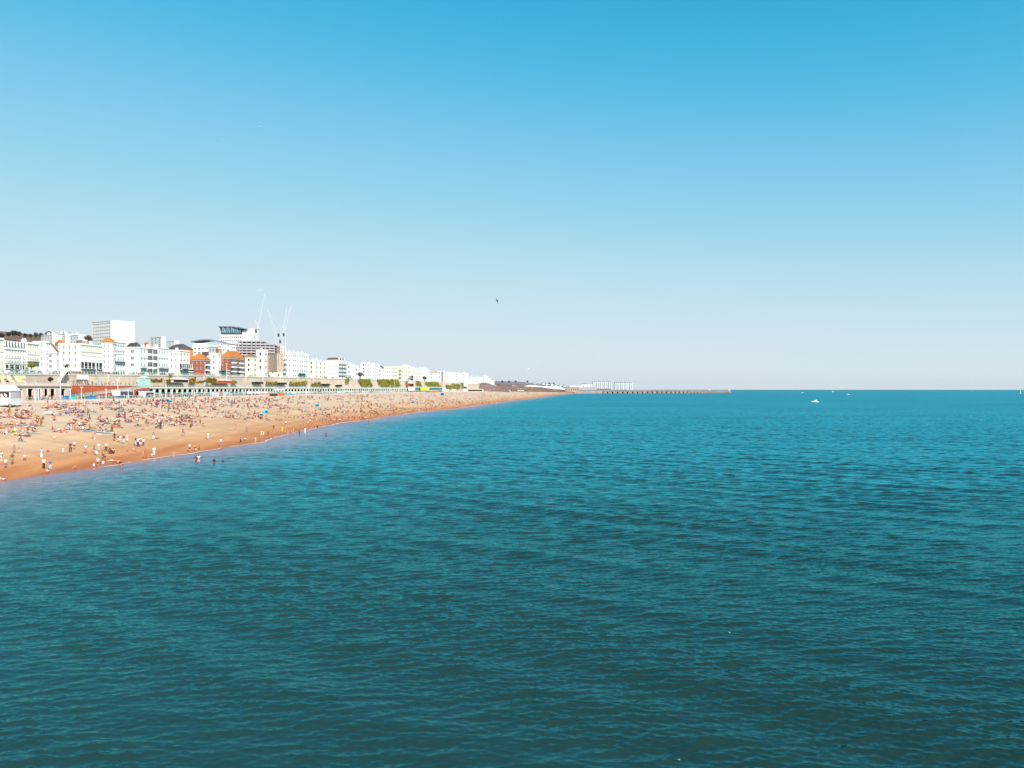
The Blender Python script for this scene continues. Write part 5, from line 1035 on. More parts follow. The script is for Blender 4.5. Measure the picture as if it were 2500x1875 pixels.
dome_tent('cyan dome tent further along, behind the sunbathers', 774, 992.5, 10, 7.5, 'cyan', 'canvas', 0.8)
dome_tent('small blue tent on the far beach near the waterline people', 1008, 984, 7, 4, 'blue', 'canvas', 0.5)
dome_tent('pale blue pointed tent at the top of the far beach', 1080, 965, 9, 7, 'blue', 'canvas', 0.3)
for i, (px, py, m_) in enumerate([(118,1012,'canvas'),(152,992,'cyan'),(25,995,'yellowp')]):
    x, y, z = on_beach(px, py); parasol(px, py-9-(i == 2)*3, y, 1.9 if i < 2 else 1.1, m_, ['white parasol over sunbathers in the middle left of the beach','pale blue parasol near the wall at the top left of the beach','small yellow parasol at the far left below the grey pavilion'][i], z, cat='parasol')
# kayak at the waterline
def kayak():
    x, y, z = on_beach(272, 1127.5); r = empty('inflatable_raft', (x, y, z+0.02), R(12), 'orange and white inflatable raft lying at the edge of the water', 'raft'); b = MB(); L = 1.45; W = 0.45
    pts = [(L*math.cos(t), W*math.sin(t)) for t in np.linspace(0, 2*math.pi, 25)[:-1]]
    k = 8; V = []
    for i, (px_, py_) in enumerate(pts):
        for j in range(k): a = j*6.283/k; V.append((px_*(1+0.07*math.cos(a)), py_*(1+0.2*math.cos(a)), 0.10+0.10*math.sin(a)))
    b.v = V; n = len(pts)
    for i in range(n):
        for j in range(k): i2 = (i+1) % n; j2 = (j+1) % k; b.f.append((i*k+j, i2*k+j, i2*k+j2, i*k+j2)); b.m.append(0)
    b.build('tube', M['orangebrick'], r); b = MB(); b.quad(*[(p[0]*0.95, p[1]*0.95, 0.14) for p in pts]); b.build('floor', M['canvas'], r); b = MB(); b.box(-0.15, 0.15, -0.4, 0.4, 0.13, 0.3); b.build('seat', M['canvas'], r)
kayak()

# ---------------------------------------------------------------- far shore: mound, cliffs, marina
def mound():
    Y = 1420; P = []; g = random.Random(6); n = 26
    for i in range(n+1):
        t = i/n; px = 1126+t*118; h = float(np.interp(px, [1126,1142,1160,1172,1185,1195,1205,1215,1228,1244], [946.5,942,938,935,934,936,941,945,947,951]))+g.uniform(-0.5, 0.5); row = []
        for j in range(9): s = j/8; yy = Y-30+s*60; row.append(((px-CX)*yy/F+g.uniform(-.5, .5), yy, 7.5+(zat(h, Y)-7.5)*math.sin(math.pi*s)**0.8+g.uniform(-0.4, 0.4)))
        P.append(row)
    o = np_mesh('earth_mound', np.array(P), n+1, 9, mat('brown_earth', (0.24,0.16,0.145), 0.95, 0.35, 0.25, col2=(0.14,0.09,0.08)), smooth=False); tag(o, 'long heap of dark brown earth at the far end of the beach', 'mound')
mound()
def scrub():
    g = random.Random(9); b = MB()
    for _ in range(900):
        px = g.uniform(1208, 1300); Y = g.uniform(1450, 1750); py = g.uniform(944, 952)-(0.012*(1300-px)); p = Vector(at(px, py, Y)); s = g.uniform(0.5, 1.4)
        b.quad(p+Vector((-s, 0, -s)), p+Vector((s, 0, -s)), p+Vector((s*.7, .3, s*.5)), p+Vector((-s*.7, .3, s*.6)))
    raw_build(b, 'scrub', mat('dry_scrub', (0.22,0.14,0.12), 0.95, 0.4, 0.3), label='dull brown scrub between the mound and the chalk cliffs', cat='scrub', kind='stuff')
scrub()
def cliffs():
    top = [(1250,941),(1262,942),(1272,943.5),(1285,941.5),(1295,940),(1308,941),(1325,943.5),(1345,943),(1358,943),(1372,946),(1385,951)]; bot = [(1250,943),(1268,946),(1290,946.5),(1310,948),(1330,949),(1350,949.5),(1368,950.5),(1385,953)]
    P = []; g = random.Random(3)
    for px in np.arange(1250, 1386, 3.0):
        Y = 2050+ (px-1250)*2.4; yt = float(np.interp(px, *zip(*top))); yb = float(np.interp(px, *zip(*bot))); row = []
        for s in np.linspace(0, 1, 6): yy = Y+s*6+g.uniform(-1.5, 1.5); row.append(at(px, yb+(yt-yb)*s, yy))
        row.append((row[-1][0], Y+60, row[-1][2]-1)); P.append(row)
    o = np_mesh('cliff', np.array(P), len(P), 7, M['chalk'], smooth=False); tag(o, kind='structure')
cliffs()
gF = 'far houses on the downs'
for i, (px, py, w, m_) in enumerate([(1206,933,5,'chalk'),(1218,934.5,4,'stucco'),(1283,933,6,'pinkish'),(1300,935,9,'stucco'),(1313,937,5,'cream'),(1325,934.5,4,'stucco'),(1333,935.5,5,'chalk'),(1346,937,5,'stucco'),(1356,938,4,'cream'),(1367,939.5,5,'stucco'),(1378,940,5,'chalk')]):
    Y = 3450; x, y, z = at(px, py+3, Y); r = empty('far_house', (x, y, z), 0.1*i, 'distant pale house on the downs, ' + ['first to the left above the brown mound','second above the brown mound','pink one with a dark roof','broad pale one beside the pink one','cream one right of the broad pale one','small white one high on the ridge','next white one along the ridge','white one above the cliffs','cream one above the right of the cliffs','white one before the red shed','last white one before the marina flats'][i], 'house', gF); W = w*Y/F; h = 3.2*Y/F
    b = MB(); b.box(0, W, 0, 8, -6, h*0.6); b.build('wall', M[m_], r); b = MB(); b.prism([(-0.5, h*0.6), (W+0.5, h*0.6), (W*0.8, h), (W*0.2, h)], -0.5, 8.5); b.build('roof', M['slate'], r)
for i, px in enumerate([1226,1243,1259,1341,1288,1352]):
    tree('distant dark tree on the downs ' + ['above the right slope of the mound','tallest on the ridge left of the pink house','small, between ridge houses','right above the middle of the cliffs','behind the pink house','at the end of the ridge'][i], px, 936+(i in (3, 5))*3, 928.5+(i in (3, 5))*5, 3420, 5, 'leafdark', 'far_tree', 70, group='far trees on the downs', seed=60+i, size=1.6)
# red shed and quay
def marina():
    Y = 2330
    def blk(name, label, px0, px1, yt, yb, Y, m_, dep=20, roofm=None, rows=0, cols=0, cat='building', group=None, wd=None, rz=0.0):
        x0 = (px0-CX)*Y/F; L = (px1-px0)*Y/F; zb = zat(yb, Y); h = zat(yt, Y)-zb; r = empty(name, (x0, Y, zb), rz, label, cat, group); hs = hole_grid(L, 1, h-1.0, rows, cols, 0.55, 0.6) if rows else []
        b = MB(); wall_with_holes(b, 's', L, 0, h, hs, dep=0.8); b.quad((0, 0, 0), (0, dep, 0), (0, dep, h), (0, 0, h)); b.quad((L, 0, 0), (L, dep, 0), (L, dep, h), (L, 0, h)); b.quad((0, 0.9, h-0.01), (L, 0.9, h-0.01), (L, dep, h-0.01), (0, dep, h-0.01)); b.build('wall', M[m_], r)
        for h_ in hs: pass
        for a, b_, c, d in hs[:100]:
            o = bpy.data.objects.new('window', WIND if wd else WIN); C.objects.link(o); o.parent = r; o.location = (a, 0.4, c); o.scale = (b_-a, 2, d-c)
        if roofm: q = MB(); q.box(-1, L+1, -1, dep, h+0.01, h+1.2); q.build('roof', M[roofm], r)
        return r, L, h
    blk('red_shed', 'long low red and tan shed where the beach ends', 1380, 1411, 946, 956, 2300, 'rust', roofm='redwall', rows=1, cols=7, wd=1)
    blk('white_store', 'wide white flat building behind the red shed', 1391, 1420, 942.5, 950, 2500, 'stucco', roofm='trim')
    for i, (a0, a1, yt, rw, cl) in enumerate([(1420,1447,937.5,3,3),(1448,1493,932,5,9),(1501,1545,935,5,8)]):
        r, L, h = blk('marina_flats', ['lower white block of flats, left one by the harbour','tallest white block of harbour flats, in the middle','white block of harbour flats furthest right'][i], a0, a1, yt, 951+i*0.2, 2520, 'greycloth', rows=rw, cols=cl, wd=1, group='white flats by the harbour')
        q = MB(); q.box(1, L-1, 3, 18, h+0.01, h+2.2); q.build('roof', M['leadgrey'], r)
        for k in range(4 if i else 2): q = MB(); q.box(L*(0.1+0.22*k), L*(0.1+0.22*k)+L*0.10, 1.5, 6, h+2.3, h+4.6); q.build('penthouse', M['lilac'], r)
        for k in range(rw if i else 0):
            for j in range(4): q = MB(); u = L*(0.11+0.22*j); q.box(u, u+L*0.1, -1.4, -0.02, 1+(h-2)*k/rw, 1.8+(h-2)*k/rw); q.build('balcony', M['greycloth'], r)
    blk('quay_building', 'low grey building with a pale roof on the harbour arm', 1412, 1462, 946, 952, 2450, 'lilac', roofm='greycloth')
    blk('quay_sheds', 'dark grey sheds at the foot of the tallest harbour flats', 1459, 1492, 949, 955, 2420, 'leadgrey', rows=1, cols=6, wd=1)
    q = MB(); P0 = [at(1392, 959.2, 2330), at(1473, 960.8, 2330)]
    q.poly8([at(1388, 961, 2330), at(1471, 961, 2330), at(1471, 961, 2440), at(1388, 961, 2440), at(1400, 953.5, 2345), at(1470, 953.8, 2345), at(1472, 953.5, 2440), at(1390, 953.5, 2440)])
    q.build('harbour_wall', M['caisson'], label='long plain pinkish sea wall from the end of the beach to the breakwater', cat='wall')
    # breakwater of separate caissons
    xs = [1470, 1481.5, 1494, 1506, 1518.4, 1530.3, 1542.8, 1554.8, 1566.7, 1579.2, 1591, 1602.8, 1614, 1625.5, 1636.8, 1647, 1657, 1667, 1676.5, 1685.5, 1693.5, 1701.5, 1709.5, 1717.5, 1725.3, 1732.5, 1739.5, 1746, 1752.3, 1758.5, 1764.3, 1769.7, 1775, 1780, 1785]
    r = empty('breakwater', (0, 0, 0), 0, 'long low concrete breakwater of repeated blocks reaching out to sea', 'breakwater'); n = len(xs)-1
    Yb = lambda i: 2360+300*(i/n)**1.6
    zt = lambda px: float(np.interp(px, [1470, 1560, 1700, 1785], [953.0, 952.4, 952.6, 953.8])); zb_ = lambda px: float(np.interp(px, [1470, 1785], [961.2, 959.8]))
    for i in range(n):
        a0, a1 = xs[i], xs[i+1]; Y0 = Yb(i); w = a1-a0
        q = MB(); q.poly8([at(a0+w*0.30, zb_(a0), Y0), at(a1, zb_(a0), Y0), at(a1, zb_(a0), Y0+22), at(a0+w*0.30, zb_(a0), Y0+22), at(a0+w*0.30, zt(a0)+3.2, Y0+1), at(a1, zt(a0)+3.2, Y0+1), at(a1, zt(a0)+3.2, Y0+22), at(a0+w*0.30, zt(a0)+3.2, Y0+22)])
        q.build('caisson', M['caisson'], r)
        q = MB(); q.poly8([at(a0-0.05, zt(a0)+3.4, Y0), at(a1+0.05, zt(a0)+3.4, Y0), at(a1+0.05, zt(a0)+3.4, Y0+20), at(a0-0.05, zt(a0)+3.4, Y0+20), at(a0-0.05, zt(a0), Y0), at(a1+0.05-w*0.12, zt(a0), Y0), at(a1+0.05-w*0.12, zt(a0), Y0+20), at(a0-0.05, zt(a0), Y0+20)]); q.build('deck_block', M['caisson'], r)
        q = MB(); q.poly8([at(a0-0.1, zb_(a0), Y0+14), at(a0+w*0.32, zb_(a0), Y0+14), at(a0+w*0.32, zb_(a0), Y0+20), at(a0-0.1, zb_(a0), Y0+20), at(a0-0.1, zt(a0)+3.3, Y0+14), at(a0+w*0.32, zt(a0)+3.3, Y0+14), at(a0+w*0.32, zt(a0)+3.3, Y0+20), at(a0-0.1, zt(a0)+3.3, Y0+20)]); q.build('gap', M['dark'], r)
    def beacon(label, px, yt, yb, Y, w, name='beacon'):
        x, y, z = at(px, yb, Y); h = zat(yt, Y)-z; r = empty(name, (x, y+8, z), 0, label, 'beacon'); q = MB(); q.cyl((0, 0), w, 0, h*0.75, r2=w*0.8, n=12); q.build('tower', M['hull'], r); q = MB(); q.cyl((0, 0), w*0.5, h*0.75, h, n=8); q.build('lantern', M['hull'], r)
    beacon('white beacon tower at the seaward tip of the breakwater', 1781.5, 949.5, 955, 2650, 1.8); beacon('small white hut with a dark figure on the breakwater', 1733.5, 949.5, 954, 2560, 2.0)
    beacon('thin mast standing on the middle of the breakwater', 1660.5, 944.5, 953, 2480, 0.35, 'mast')
    for i, px in enumerate([1558, 1564.5, 1573]):
        x, y, z = at(px, 953, 2600); m_ = MB(); m_.bar((0, 0, 0), (0, 0, 9), 0.12); r2 = empty('yacht_mast', (x, y, z-2), 0, 'thin white yacht mast behind the breakwater, ' + ['left','middle','right'][i]+' of three', 'mast', 'yacht masts in the harbour'); m_.build('pole', M['hull'], r2); m_ = MB(); m_.bar((-1, 0, 6), (1, 0, 6), 0.08); m_.build('spreader', M['hull'], r2)
marina()

# ---------------------------------------------------------------- boats and birds
def motorboat(label, px, py, wpx, rz=0.0, big=True, group='motor boats out at sea'):
    Y = H*F/(py-EYE); x = (px-CX)*Y/F; L = wpx*Y/F; r = empty('motor_boat', (x, Y, 0), rz, label, 'boat', group); s = L/8.0
    b = MB(); n = 9; P = []
    for i in range(n):
        t = i/(n-1); w = 1.25*math.sin(min(1, t*1.5+0.05)*math.pi/2)*(1 if t > 0.3 else 1); sheer = 1.5-0.5*t; xx = -4+8*t
        P.append([(xx, -w*0.2, -0.4+0.9*(1-t)**3), (xx, -w, 0.35+0.5*(1-t)**2), (xx, -w, sheer), (xx, w, sheer), (xx, w, 0.35+0.5*(1-t)**2), (xx, w*0.2, -0.4+0.9*(1-t)**3)])
    for i in range(n-1):
        for j in range(6): k = (j+1) % 6; b.quad(*[tuple(c*s for c in q) for q in (P[i][j], P[i+1][j], P[i+1][k], P[i][k])])
    b.quad(*[tuple(c*s for c in q) for q in P[-1]]); b.build('hull', M['hull'], r)
    c = MB(); c.poly8([tuple(v*s for v in q) for q in [(-1.8,-0.9,1.3),(2.6,-1.0,1.1),(2.6,1.0,1.1),(-1.8,0.9,1.3),(-0.4,-0.7,2.3),(2.3,-0.8,2.3),(2.3,0.8,2.3),(-0.4,0.7,2.3)]]); c.build('cabin', M['hull'], r)
    c = MB(); c.poly8([tuple(v*s for v in q) for q in [(-1.3,-0.93,1.5),(2.2,-1.0,1.5),(2.2,1.0,1.5),(-1.3,0.93,1.5),(-0.75,-0.84,1.95),(2.2,-0.92,1.95),(2.2,0.92,1.95),(-0.75,0.84,1.95)]]); c.build('window', M['slate'], r)
    if big: c = MB(); c.bar((1.6*s, 0, 2.3*s), (1.9*s, 0, 3.4*s), 0.06*s); c.box(1.0*s, 2.2*s, -0.6*s, 0.6*s, 3.0*s, 3.12*s); c.build('arch', M['hull'], r)
motorboat('largest white motor cruiser on the open sea, right of the breakwater', 1989.5, 982.5, 18, R(8))
for a in ((1959,959.5,5,'tiny white speedboat trailing a wake near the horizon'),(2033,957,5.5,'tiny white boat nearest the horizon above the cruiser'),(2070.5,963.8,7,'small white boat right of and above the cruiser'),(2373,954.5,2.5,'faint white boat speck on the right part of the horizon'),(1812,957.5,2.5,'white boat speck just beyond the tip of the breakwater')): motorboat(a[3], a[0], a[1], a[2], R(5), False)
b = MB(); Yw = H*F/9.8; x = (1966-CX)*Yw/F; b.quad((-8, 0, 0.35), (26, 2, 0.35), (26, 8, 0.35), (-8, 5, 0.35)); b.build('wake', M['hull'], loc=(x, Yw, 0), label='thin white wake behind the tiny speedboat near the horizon', cat='wake', kind='stuff')
def yacht():
    Y = H*F/10.5; x = (2490.5-CX)*Y/F; r = empty('sailing_yacht', (x, Y, 0), R(20), 'faint sailing yacht with one pale sail near the right edge of the horizon', 'yacht'); b = MB(); b.prism([(-4,1.1),(-3.6,0),(3.2,0),(4.4,1.2)], -1, 1); b.build('hull', M['greycloth'], r)
    b = MB(); b.bar((0, 0, 1), (0.6, 0, 13), 0.09); b.build('mast', M['steel'], r); b = MB(); b.quad((0.1, 0, 2), (3.0, 0.15, 2.2), (0.65, 0, 12.6)); b.quad((0.1, 0.04, 2), (3.0, 0.19, 2.2), (0.65, 0.04, 12.6)); b.build('sail', M['canvas'], r)
yacht()
def gull(label, px, py, Y, span, m_, bank=0.0, head=0.0, group='seagulls', onwater=False):
    x, y, z = at(px, py, Y); r = empty('seagull', (x, y, z), head, label, 'seagull', group); r.rotation_euler = (bank, 0, head)
    b = MB(); s = span/2; b.lathe([(0.01, -0.30), (0.05, -0.22), (0.085, -0.05), (0.07, 0.12), (0.045, 0.2), (0.055, 0.27), (0.02, 0.34)], n=8)
    me = b.mesh('body', M[m_]); me.transform(Matrix.Rotation(R(90), 4, 'Y')); o = bpy.data.objects.new('body', me); C.objects.link(o); o.parent = r; o.scale = (s/0.7,)*3
    for sd_ in (-1, 1):
        b = MB(); P = [(0.10, 0.05, 0.03), (0.16, 0.45, 0.17), (0.02, 1.0, 0.02), (-0.02, 0.98, 0.01), (-0.02, 0.45, 0.15), (-0.10, 0.05, 0.02)]
        Q = [(p[0]*s/0.7*0.7, sd_*p[1]*s, p[2]*s) for p in P]; b.quad(Q[0], Q[1], Q[4], Q[5]); b.quad(Q[1], Q[2], Q[3], Q[4]); Q2 = [(p[0], p[1], p[2]-0.02) for p in Q]; b.quad(Q2[0], Q2[1], Q2[4], Q2[5]); b.quad(Q2[1], Q2[2], Q2[3], Q2[4]); b.build('wing', M[m_], r)
gull('dark seagull silhouette banking steeply in the middle of the sky', 1214, 734, 115, 1.0, 'black', 0, 0, group=None)
wy = Vector((-0.40, 0.15, 0.90)).normalized(); wx = Vector((-0.9, -0.3, -0.35)); wx = (wx-wy*wx.dot(wy)).normalized(); wz = wx.cross(wy)
for o in bpy.data.objects:
    if o.name == 'seagull': o.rotation_euler = Matrix((wx, wy, wz)).transposed().to_euler()
G = [(635,309,120,'white gull high in the left part of the sky'),(883,295,140,'white gull high in the sky left of centre'),(380,777,150,'white gull above the small white apartment block'),(634.5,708,150,'white gull just above the tallest crane'),(1290,900,170,'pale gull gliding low over the far end of the beach'),(545,340,230,'faint gull speck between the upper left gulls'),(2298,1008.5,300,'white gull low over the sea, left end of the right hand flock'),(2317,1009,310,'second gull from the left of the flock over the sea'),(2323,1006,320,'highest gull of the flock low over the sea'),(2369,1015.5,260,'gull in the middle of the flock over the sea'),(2403,1015,260,'bright gull right of the middle of the flock'),(2434,1014,270,'rightmost gull of the flock over the sea'),(2396,1025,230,'lowest gull of the flock over the sea'),(1934.5,1008.5,300,'lone gull low over the sea below the white cruiser'),(2094,994,330,'lone gull over the sea right of the white cruiser'),(1781,1544,75,'tiny white bird over the dark near water right of centre'),(1658,1854,60,'tiny white bird low over the near water at the bottom')]
for i, (px, py, Y, lb) in enumerate(G):
    sp = {15: 0.14, 16: 0.14}.get(i, 0.85 if i < 6 else 0.75); yy = min(Y, H*F/max(1, py-EYE)*0.93) if py > EYE else Y
    gull(lb, px, py, yy, sp, 'hull', R((-20, 15, 30, -35)[i % 4]), R(40+37*i), group='white seagulls')

# ---------------------------------------------------------------- people
def skin_mesh(name, chains, lvl=1):       # chains: list of (points with radii, parent index or None); grown with a Skin modifier
    V = []; E = []; Rr = []; idx = {}
    for nm, p, r, par in chains:
        idx[nm] = len(V); V.append(p); Rr.append(r if isinstance(r, tuple) else (r, r))
        if par is not None: E.append((idx[par], idx[nm]))
    me = bpy.data.meshes.new(name); me.from_pydata(V, E, []); ob = bpy.data.objects.new(name, me); C.objects.link(ob)
    md = ob.modifiers.new('s', 'SKIN'); md.use_smooth_shade = True
    sk = me.skin_vertices[0].data
    for i, r in enumerate(Rr): sk[i].radius = r; sk[i].use_root = (i == 0)
    if lvl: sb = ob.modifiers.new('u', 'SUBSURF'); sb.levels = sb.render_levels = lvl
    dg = bpy.context.evaluated_depsgraph_get(); dg.update(); m2 = bpy.data.meshes.new_from_object(ob.evaluated_get(dg)); m2.name = name
    bpy.data.objects.remove(ob, do_unlink=True); bpy.data.meshes.remove(me)
    if len(m2.materials) == 0: m2.materials.append(None)
    return m2
def V3(*a): return Vector(a)
def pose_joints(kind):
    J = {}
    if kind in ('stand', 'walk', 'arms', 'wade', 'bend', 'crouch', 'swim'):
        J = dict(pel=V3(0,0,.93), wai=V3(0,0,1.06), che=V3(0,0.01,1.27), nk=V3(0,0,1.45), hd=V3(0,-.01,1.52), ht=V3(0,-.02,1.67))
        for s, n in ((-1,'l'),(1,'r')):
            J['sh'+n] = V3(s*.155,0,1.40); J['el'+n] = V3(s*.23,.02,1.13); J['wr'+n] = V3(s*.25,-.04,.88); J['hp'+n] = V3(s*.09,0,.90); J['kn'+n] = V3(s*.10,-.01,.50); J['an'+n] = V3(s*.10,.02,.08); J['to'+n] = V3(s*.11,-.14,.03)
        if kind == 'walk':
            J.update(knl=V3(-.10,-.17,.52), anl=V3(-.10,-.28,.10), tol=V3(-.10,-.42,.05), knr=V3(.10,.10,.50), anr=V3(.10,.34,.14), tor=V3(.10,.22,.03), ell=V3(-.22,.14,1.16), wrl=V3(-.23,.18,.93), elr=V3(.22,-.10,1.15), wrr=V3(.22,-.26,.97))
        if kind == 'arms': J.update(elr=V3(.26,-.12,1.20), wrr=V3(.12,-.28,1.32), ell=V3(-.32,.0,1.22), wrl=V3(-.40,-.2,1.10))
        if kind == 'wade': J.update(ell=V3(-.34,.0,1.18), wrl=V3(-.50,-.12,1.05), elr=V3(.34,.0,1.18), wrr=V3(.50,-.12,1.05), knl=V3(-.10,-.10,.50), anl=V3(-.12,-.08,.08), tol=V3(-.12,-.22,.03))
        if kind == 'bend':
            J.update(pel=V3(0,.16,.88), wai=V3(0,.08,.98), che=V3(0,-.14,1.08), nk=V3(0,-.32,1.10), hd=V3(0,-.40,1.08), ht=V3(0,-.52,1.02))
            for s, n in ((-1,'l'),(1,'r')): J.update({'sh'+n: V3(s*.17,-.26,1.08), 'el'+n: V3(s*.19,-.34,.80), 'wr'+n: V3(s*.14,-.44,.56), 'hp'+n: V3(s*.09,.16,.86), 'kn'+n: V3(s*.11,.02,.48), 'an'+n: V3(s*.11,.10,.08), 'to'+n: V3(s*.12,-.06,.03)})
        if kind == 'crouch':
            J.update(pel=V3(0,.16,.36), wai=V3(0,.10,.50), che=V3(0,-.04,.66), nk=V3(0,-.12,.82), hd=V3(0,-.17,.88), ht=V3(0,-.22,1.02))
            for s, n in ((-1,'l'),(1,'r')): J.update({'sh'+n: V3(s*.17,-.10,.77), 'el'+n: V3(s*.20,-.28,.58), 'wr'+n: V3(s*.12,-.44,.42), 'hp'+n: V3(s*.10,.14,.34), 'kn'+n: V3(s*.16,-.22,.46), 'an'+n: V3(s*.13,.02,.09), 'to'+n: V3(s*.14,-.13,.03)})
    elif kind in ('sit', 'sitlong', 'sitback'):
        b = {'sit': .0, 'sitlong': .05, 'sitback': .24}[kind]
        J = dict(pel=V3(0,0,.12), wai=V3(0,b*.4,.26), che=V3(0,b+.0,.45), nk=V3(0,b*1.2-.04,.62), hd=V3(0,b*1.2-.06,.69), ht=V3(0,b*1.2-.08,.84))
        for s, n in ((-1,'l'),(1,'r')):
            J['sh'+n] = V3(s*.17,b*1.15,.58); J['hp'+n] = V3(s*.10,-.02,.12)
            if kind == 'sit': J.update({'kn'+n: V3(s*.13,-.34,.46), 'an'+n: V3(s*.12,-.52,.09), 'to'+n: V3(s*.12,-.66,.04), 'el'+n: V3(s*.22,-.20,.44), 'wr'+n: V3(s*.08,-.38,.44)})
            elif kind == 'sitlong': J.update({'kn'+n: V3(s*.11,-.43,.13), 'an'+n: V3(s*.12,-.85,.08), 'to'+n: V3(s*.13,-.90,.20), 'el'+n: V3(s*.22,-.12,.36), 'wr'+n: V3(s*.10,-.34,.26)})
            else: J.update({'kn'+n: V3(s*.12,-.36,.38), 'an'+n: V3(s*.12,-.68,.08), 'to'+n: V3(s*.12,-.80,.04), 'el'+n: V3(s*.23,.36,.34), 'wr'+n: V3(s*.25,.46,.08)})
    else:
        up = kind == 'lieback'; z = .13
        J = dict(pel=V3(0,0,z), wai=V3(0,.14,z), che=V3(0,.35,z+.01), nk=V3(0,.52,z), hd=V3(0,.59,z+.01), ht=V3(0,.74,z+.02))
        for s, n in ((-1,'l'),(1,'r')):
            J.update({'sh'+n: V3(s*.17,.48,z-.01), 'hp'+n: V3(s*.10,-.02,z-.01), 'kn'+n: V3(s*.12,-.42,(.34 if up and s > 0 else z-.02)), 'an'+n: V3(s*.14,(-.62 if up and s > 0 else -.84),.08), 'to'+n: V3(s*.15,(-.74 if up and s > 0 else -.90),(.04 if up and s > 0 else (.20 if up else .03)))})
            if up: J.update({'el'+n: V3(s*.30,.26,.09), 'wr'+n: V3(s*.34,.02,.07)})
            else: J.update({'el'+n: V3(s*.34,.66,.08), 'wr'+n: V3(s*.12,.78,.07)})
    return J
def body_chains(J):
    c = [('pel', J['pel'], (.135,.10), None), ('wai', J['wai'], (.125,.09), 'pel'), ('che', J['che'], (.138,.10), 'wai'), ('nk', J['nk'], .055, 'che'), ('hd', J['hd'], (.085,.095), 'nk'), ('ht', J['ht'], (.075,.085), 'hd')]
    for n in 'lr':
        c += [('sh'+n, J['sh'+n], .052, 'che'), ('el'+n, J['el'+n], .042, 'sh'+n), ('wr'+n, J['wr'+n], .028, 'el'+n)]
        d = (J['wr'+n]-J['el'+n]).normalized(); sx = -1 if n == 'l' else 1; side = d.cross(V3(sx, 0.2, 0)); side = (side if side.length > .1 else d.cross(V3(0, 0, 1))).normalized(); bd = d.cross(side).normalized()
        pm = J['wr'+n]+d*.07; c += [('pm'+n, pm, (.036,.018), 'wr'+n)]
        for k, (o_, L_) in enumerate(((-.028,.065),(-.010,.078),(.009,.074),(.027,.058))):
            a = pm+side*o_+d*.028; b = a+d*L_*.55+bd*.006; e = a+d*L_+bd*.022
            c += [('f%d%s' % (k, n), a, .0095, 'pm'+n), ('g%d%s' % (k, n), b, .0085, 'f%d%s' % (k, n)), ('e%d%s' % (k, n), e, .007, 'g%d%s' % (k, n))]
        c += [('t0'+n, J['wr'+n]+d*.035-side*.034, .011, 'pm'+n), ('t1'+n, J['wr'+n]+d*.075-side*.052+bd*.012, .009, 't0'+n)]
        c += [('hp'+n, J['hp'+n], .088, 'pel'), ('kn'+n, J['kn'+n], .058, 'hp'+n), ('cf'+n, J['kn'+n]*.6+J['an'+n]*.4, .056, 'kn'+n), ('an'+n, J['an'+n], .036, 'cf'+n), ('to'+n, J['to'+n], (.042,.028), 'an'+n)]
    return c
def lowres(c): return [t for t in c if t[0][0] not in 'fget' or t[0][:2] in ('el', 'to')]
def grow(J, keys, f, ends=None):
    c = [t for t in body_chains(J)]; R_ = {t[0]: t[2] for t in c}; P = {t[0]: t[1] for t in c}; P.update(ends or {}); out = []
    for k, par in keys:
        r = R_.get(k, .06); r = r if isinstance(r, tuple) else (r, r); out.append((k, P[k], (r[0]+f, r[1]+f), par))
    return out
def mixp(a, b, t): return a*(1-t)+b*t
def top_mesh(J, style):
    if style == 'bikini': return skin_mesh('swim_top', grow(J, [('che', None), ('cb', 'che')], .012, {'cb': mixp(J['che'], J['wai'], .35)}) [0:1]+[('cb', mixp(J['che'], J['wai'], .35), (.15, .11), 'che')], 0)
    keys = [('pel', None), ('wai', 'pel'), ('che', 'wai')]; e = {}
    e['nb'] = mixp(J['che'], J['nk'], .62); keys.append(('nb', 'che'))
    for n in 'lr':
        keys.append(('sh'+n, 'che')); e['sl'+n] = mixp(J['sh'+n], J['el'+n], .7 if style == 'tee' else .99); keys.append(('sl'+n, 'sh'+n))
    e['pel'] = mixp(J['pel'], J['wai'], .15)
    return skin_mesh('shirt', grow(J, keys, .013, e), 1)
def bottom_mesh(J, style):
    e = {}; keys = [('wai', None), ('pel', 'wai')]; e['wai'] = mixp(J['pel'], J['wai'], .4)
    for n in 'lr':
        keys.append(('hp'+n, 'pel'))
        if style == 'brief': continue
        t = .75 if style == 'shorts' else 1.0
        e['k2'+n] = mixp(J['hp'+n], J['kn'+n], t); keys.append(('k2'+n, 'hp'+n))
        if style == 'trousers': e['a2'+n] = mixp(J['kn'+n], J['an'+n], .88); keys.append(('a2'+n, 'k2'+n))
    ch = grow(J, keys, .016, e)
    ch = [(k, p, ((.082, .082) if k[:2] == 'k2' else (.062, .062) if k[:2] == 'a2' else r), q) for k, p, r, q in ch]
    return skin_mesh({'brief': 'swim_brief', 'shorts': 'shorts', 'trousers': 'trousers'}[style], ch, 1)
def hair_mesh(J, long_):
    up = (J['ht']-J['nk']).normalized(); back = V3(0, 1, 0) if abs(up.z) > .5 else V3(0, 0, -1 if True else 1)
    c = [('a', J['ht']+up*.012+back*.010, (.082,.09), None), ('b', J['hd']+up*.05+back*.045, (.085,.075), 'a')]
    if long_: c.append(('c', J['nk']+back*.085, (.075,.045), 'b')); c.append(('d', mixp(J['nk'], J['che'], .6)+back*.13, (.06,.035), 'c'))
    return skin_mesh('hair', c, 1)
POSES = ('stand', 'walk', 'arms', 'wade', 'bend', 'crouch', 'sit', 'sitlong', 'sitback', 'lieback', 'liefront', 'swim')
PM = {}
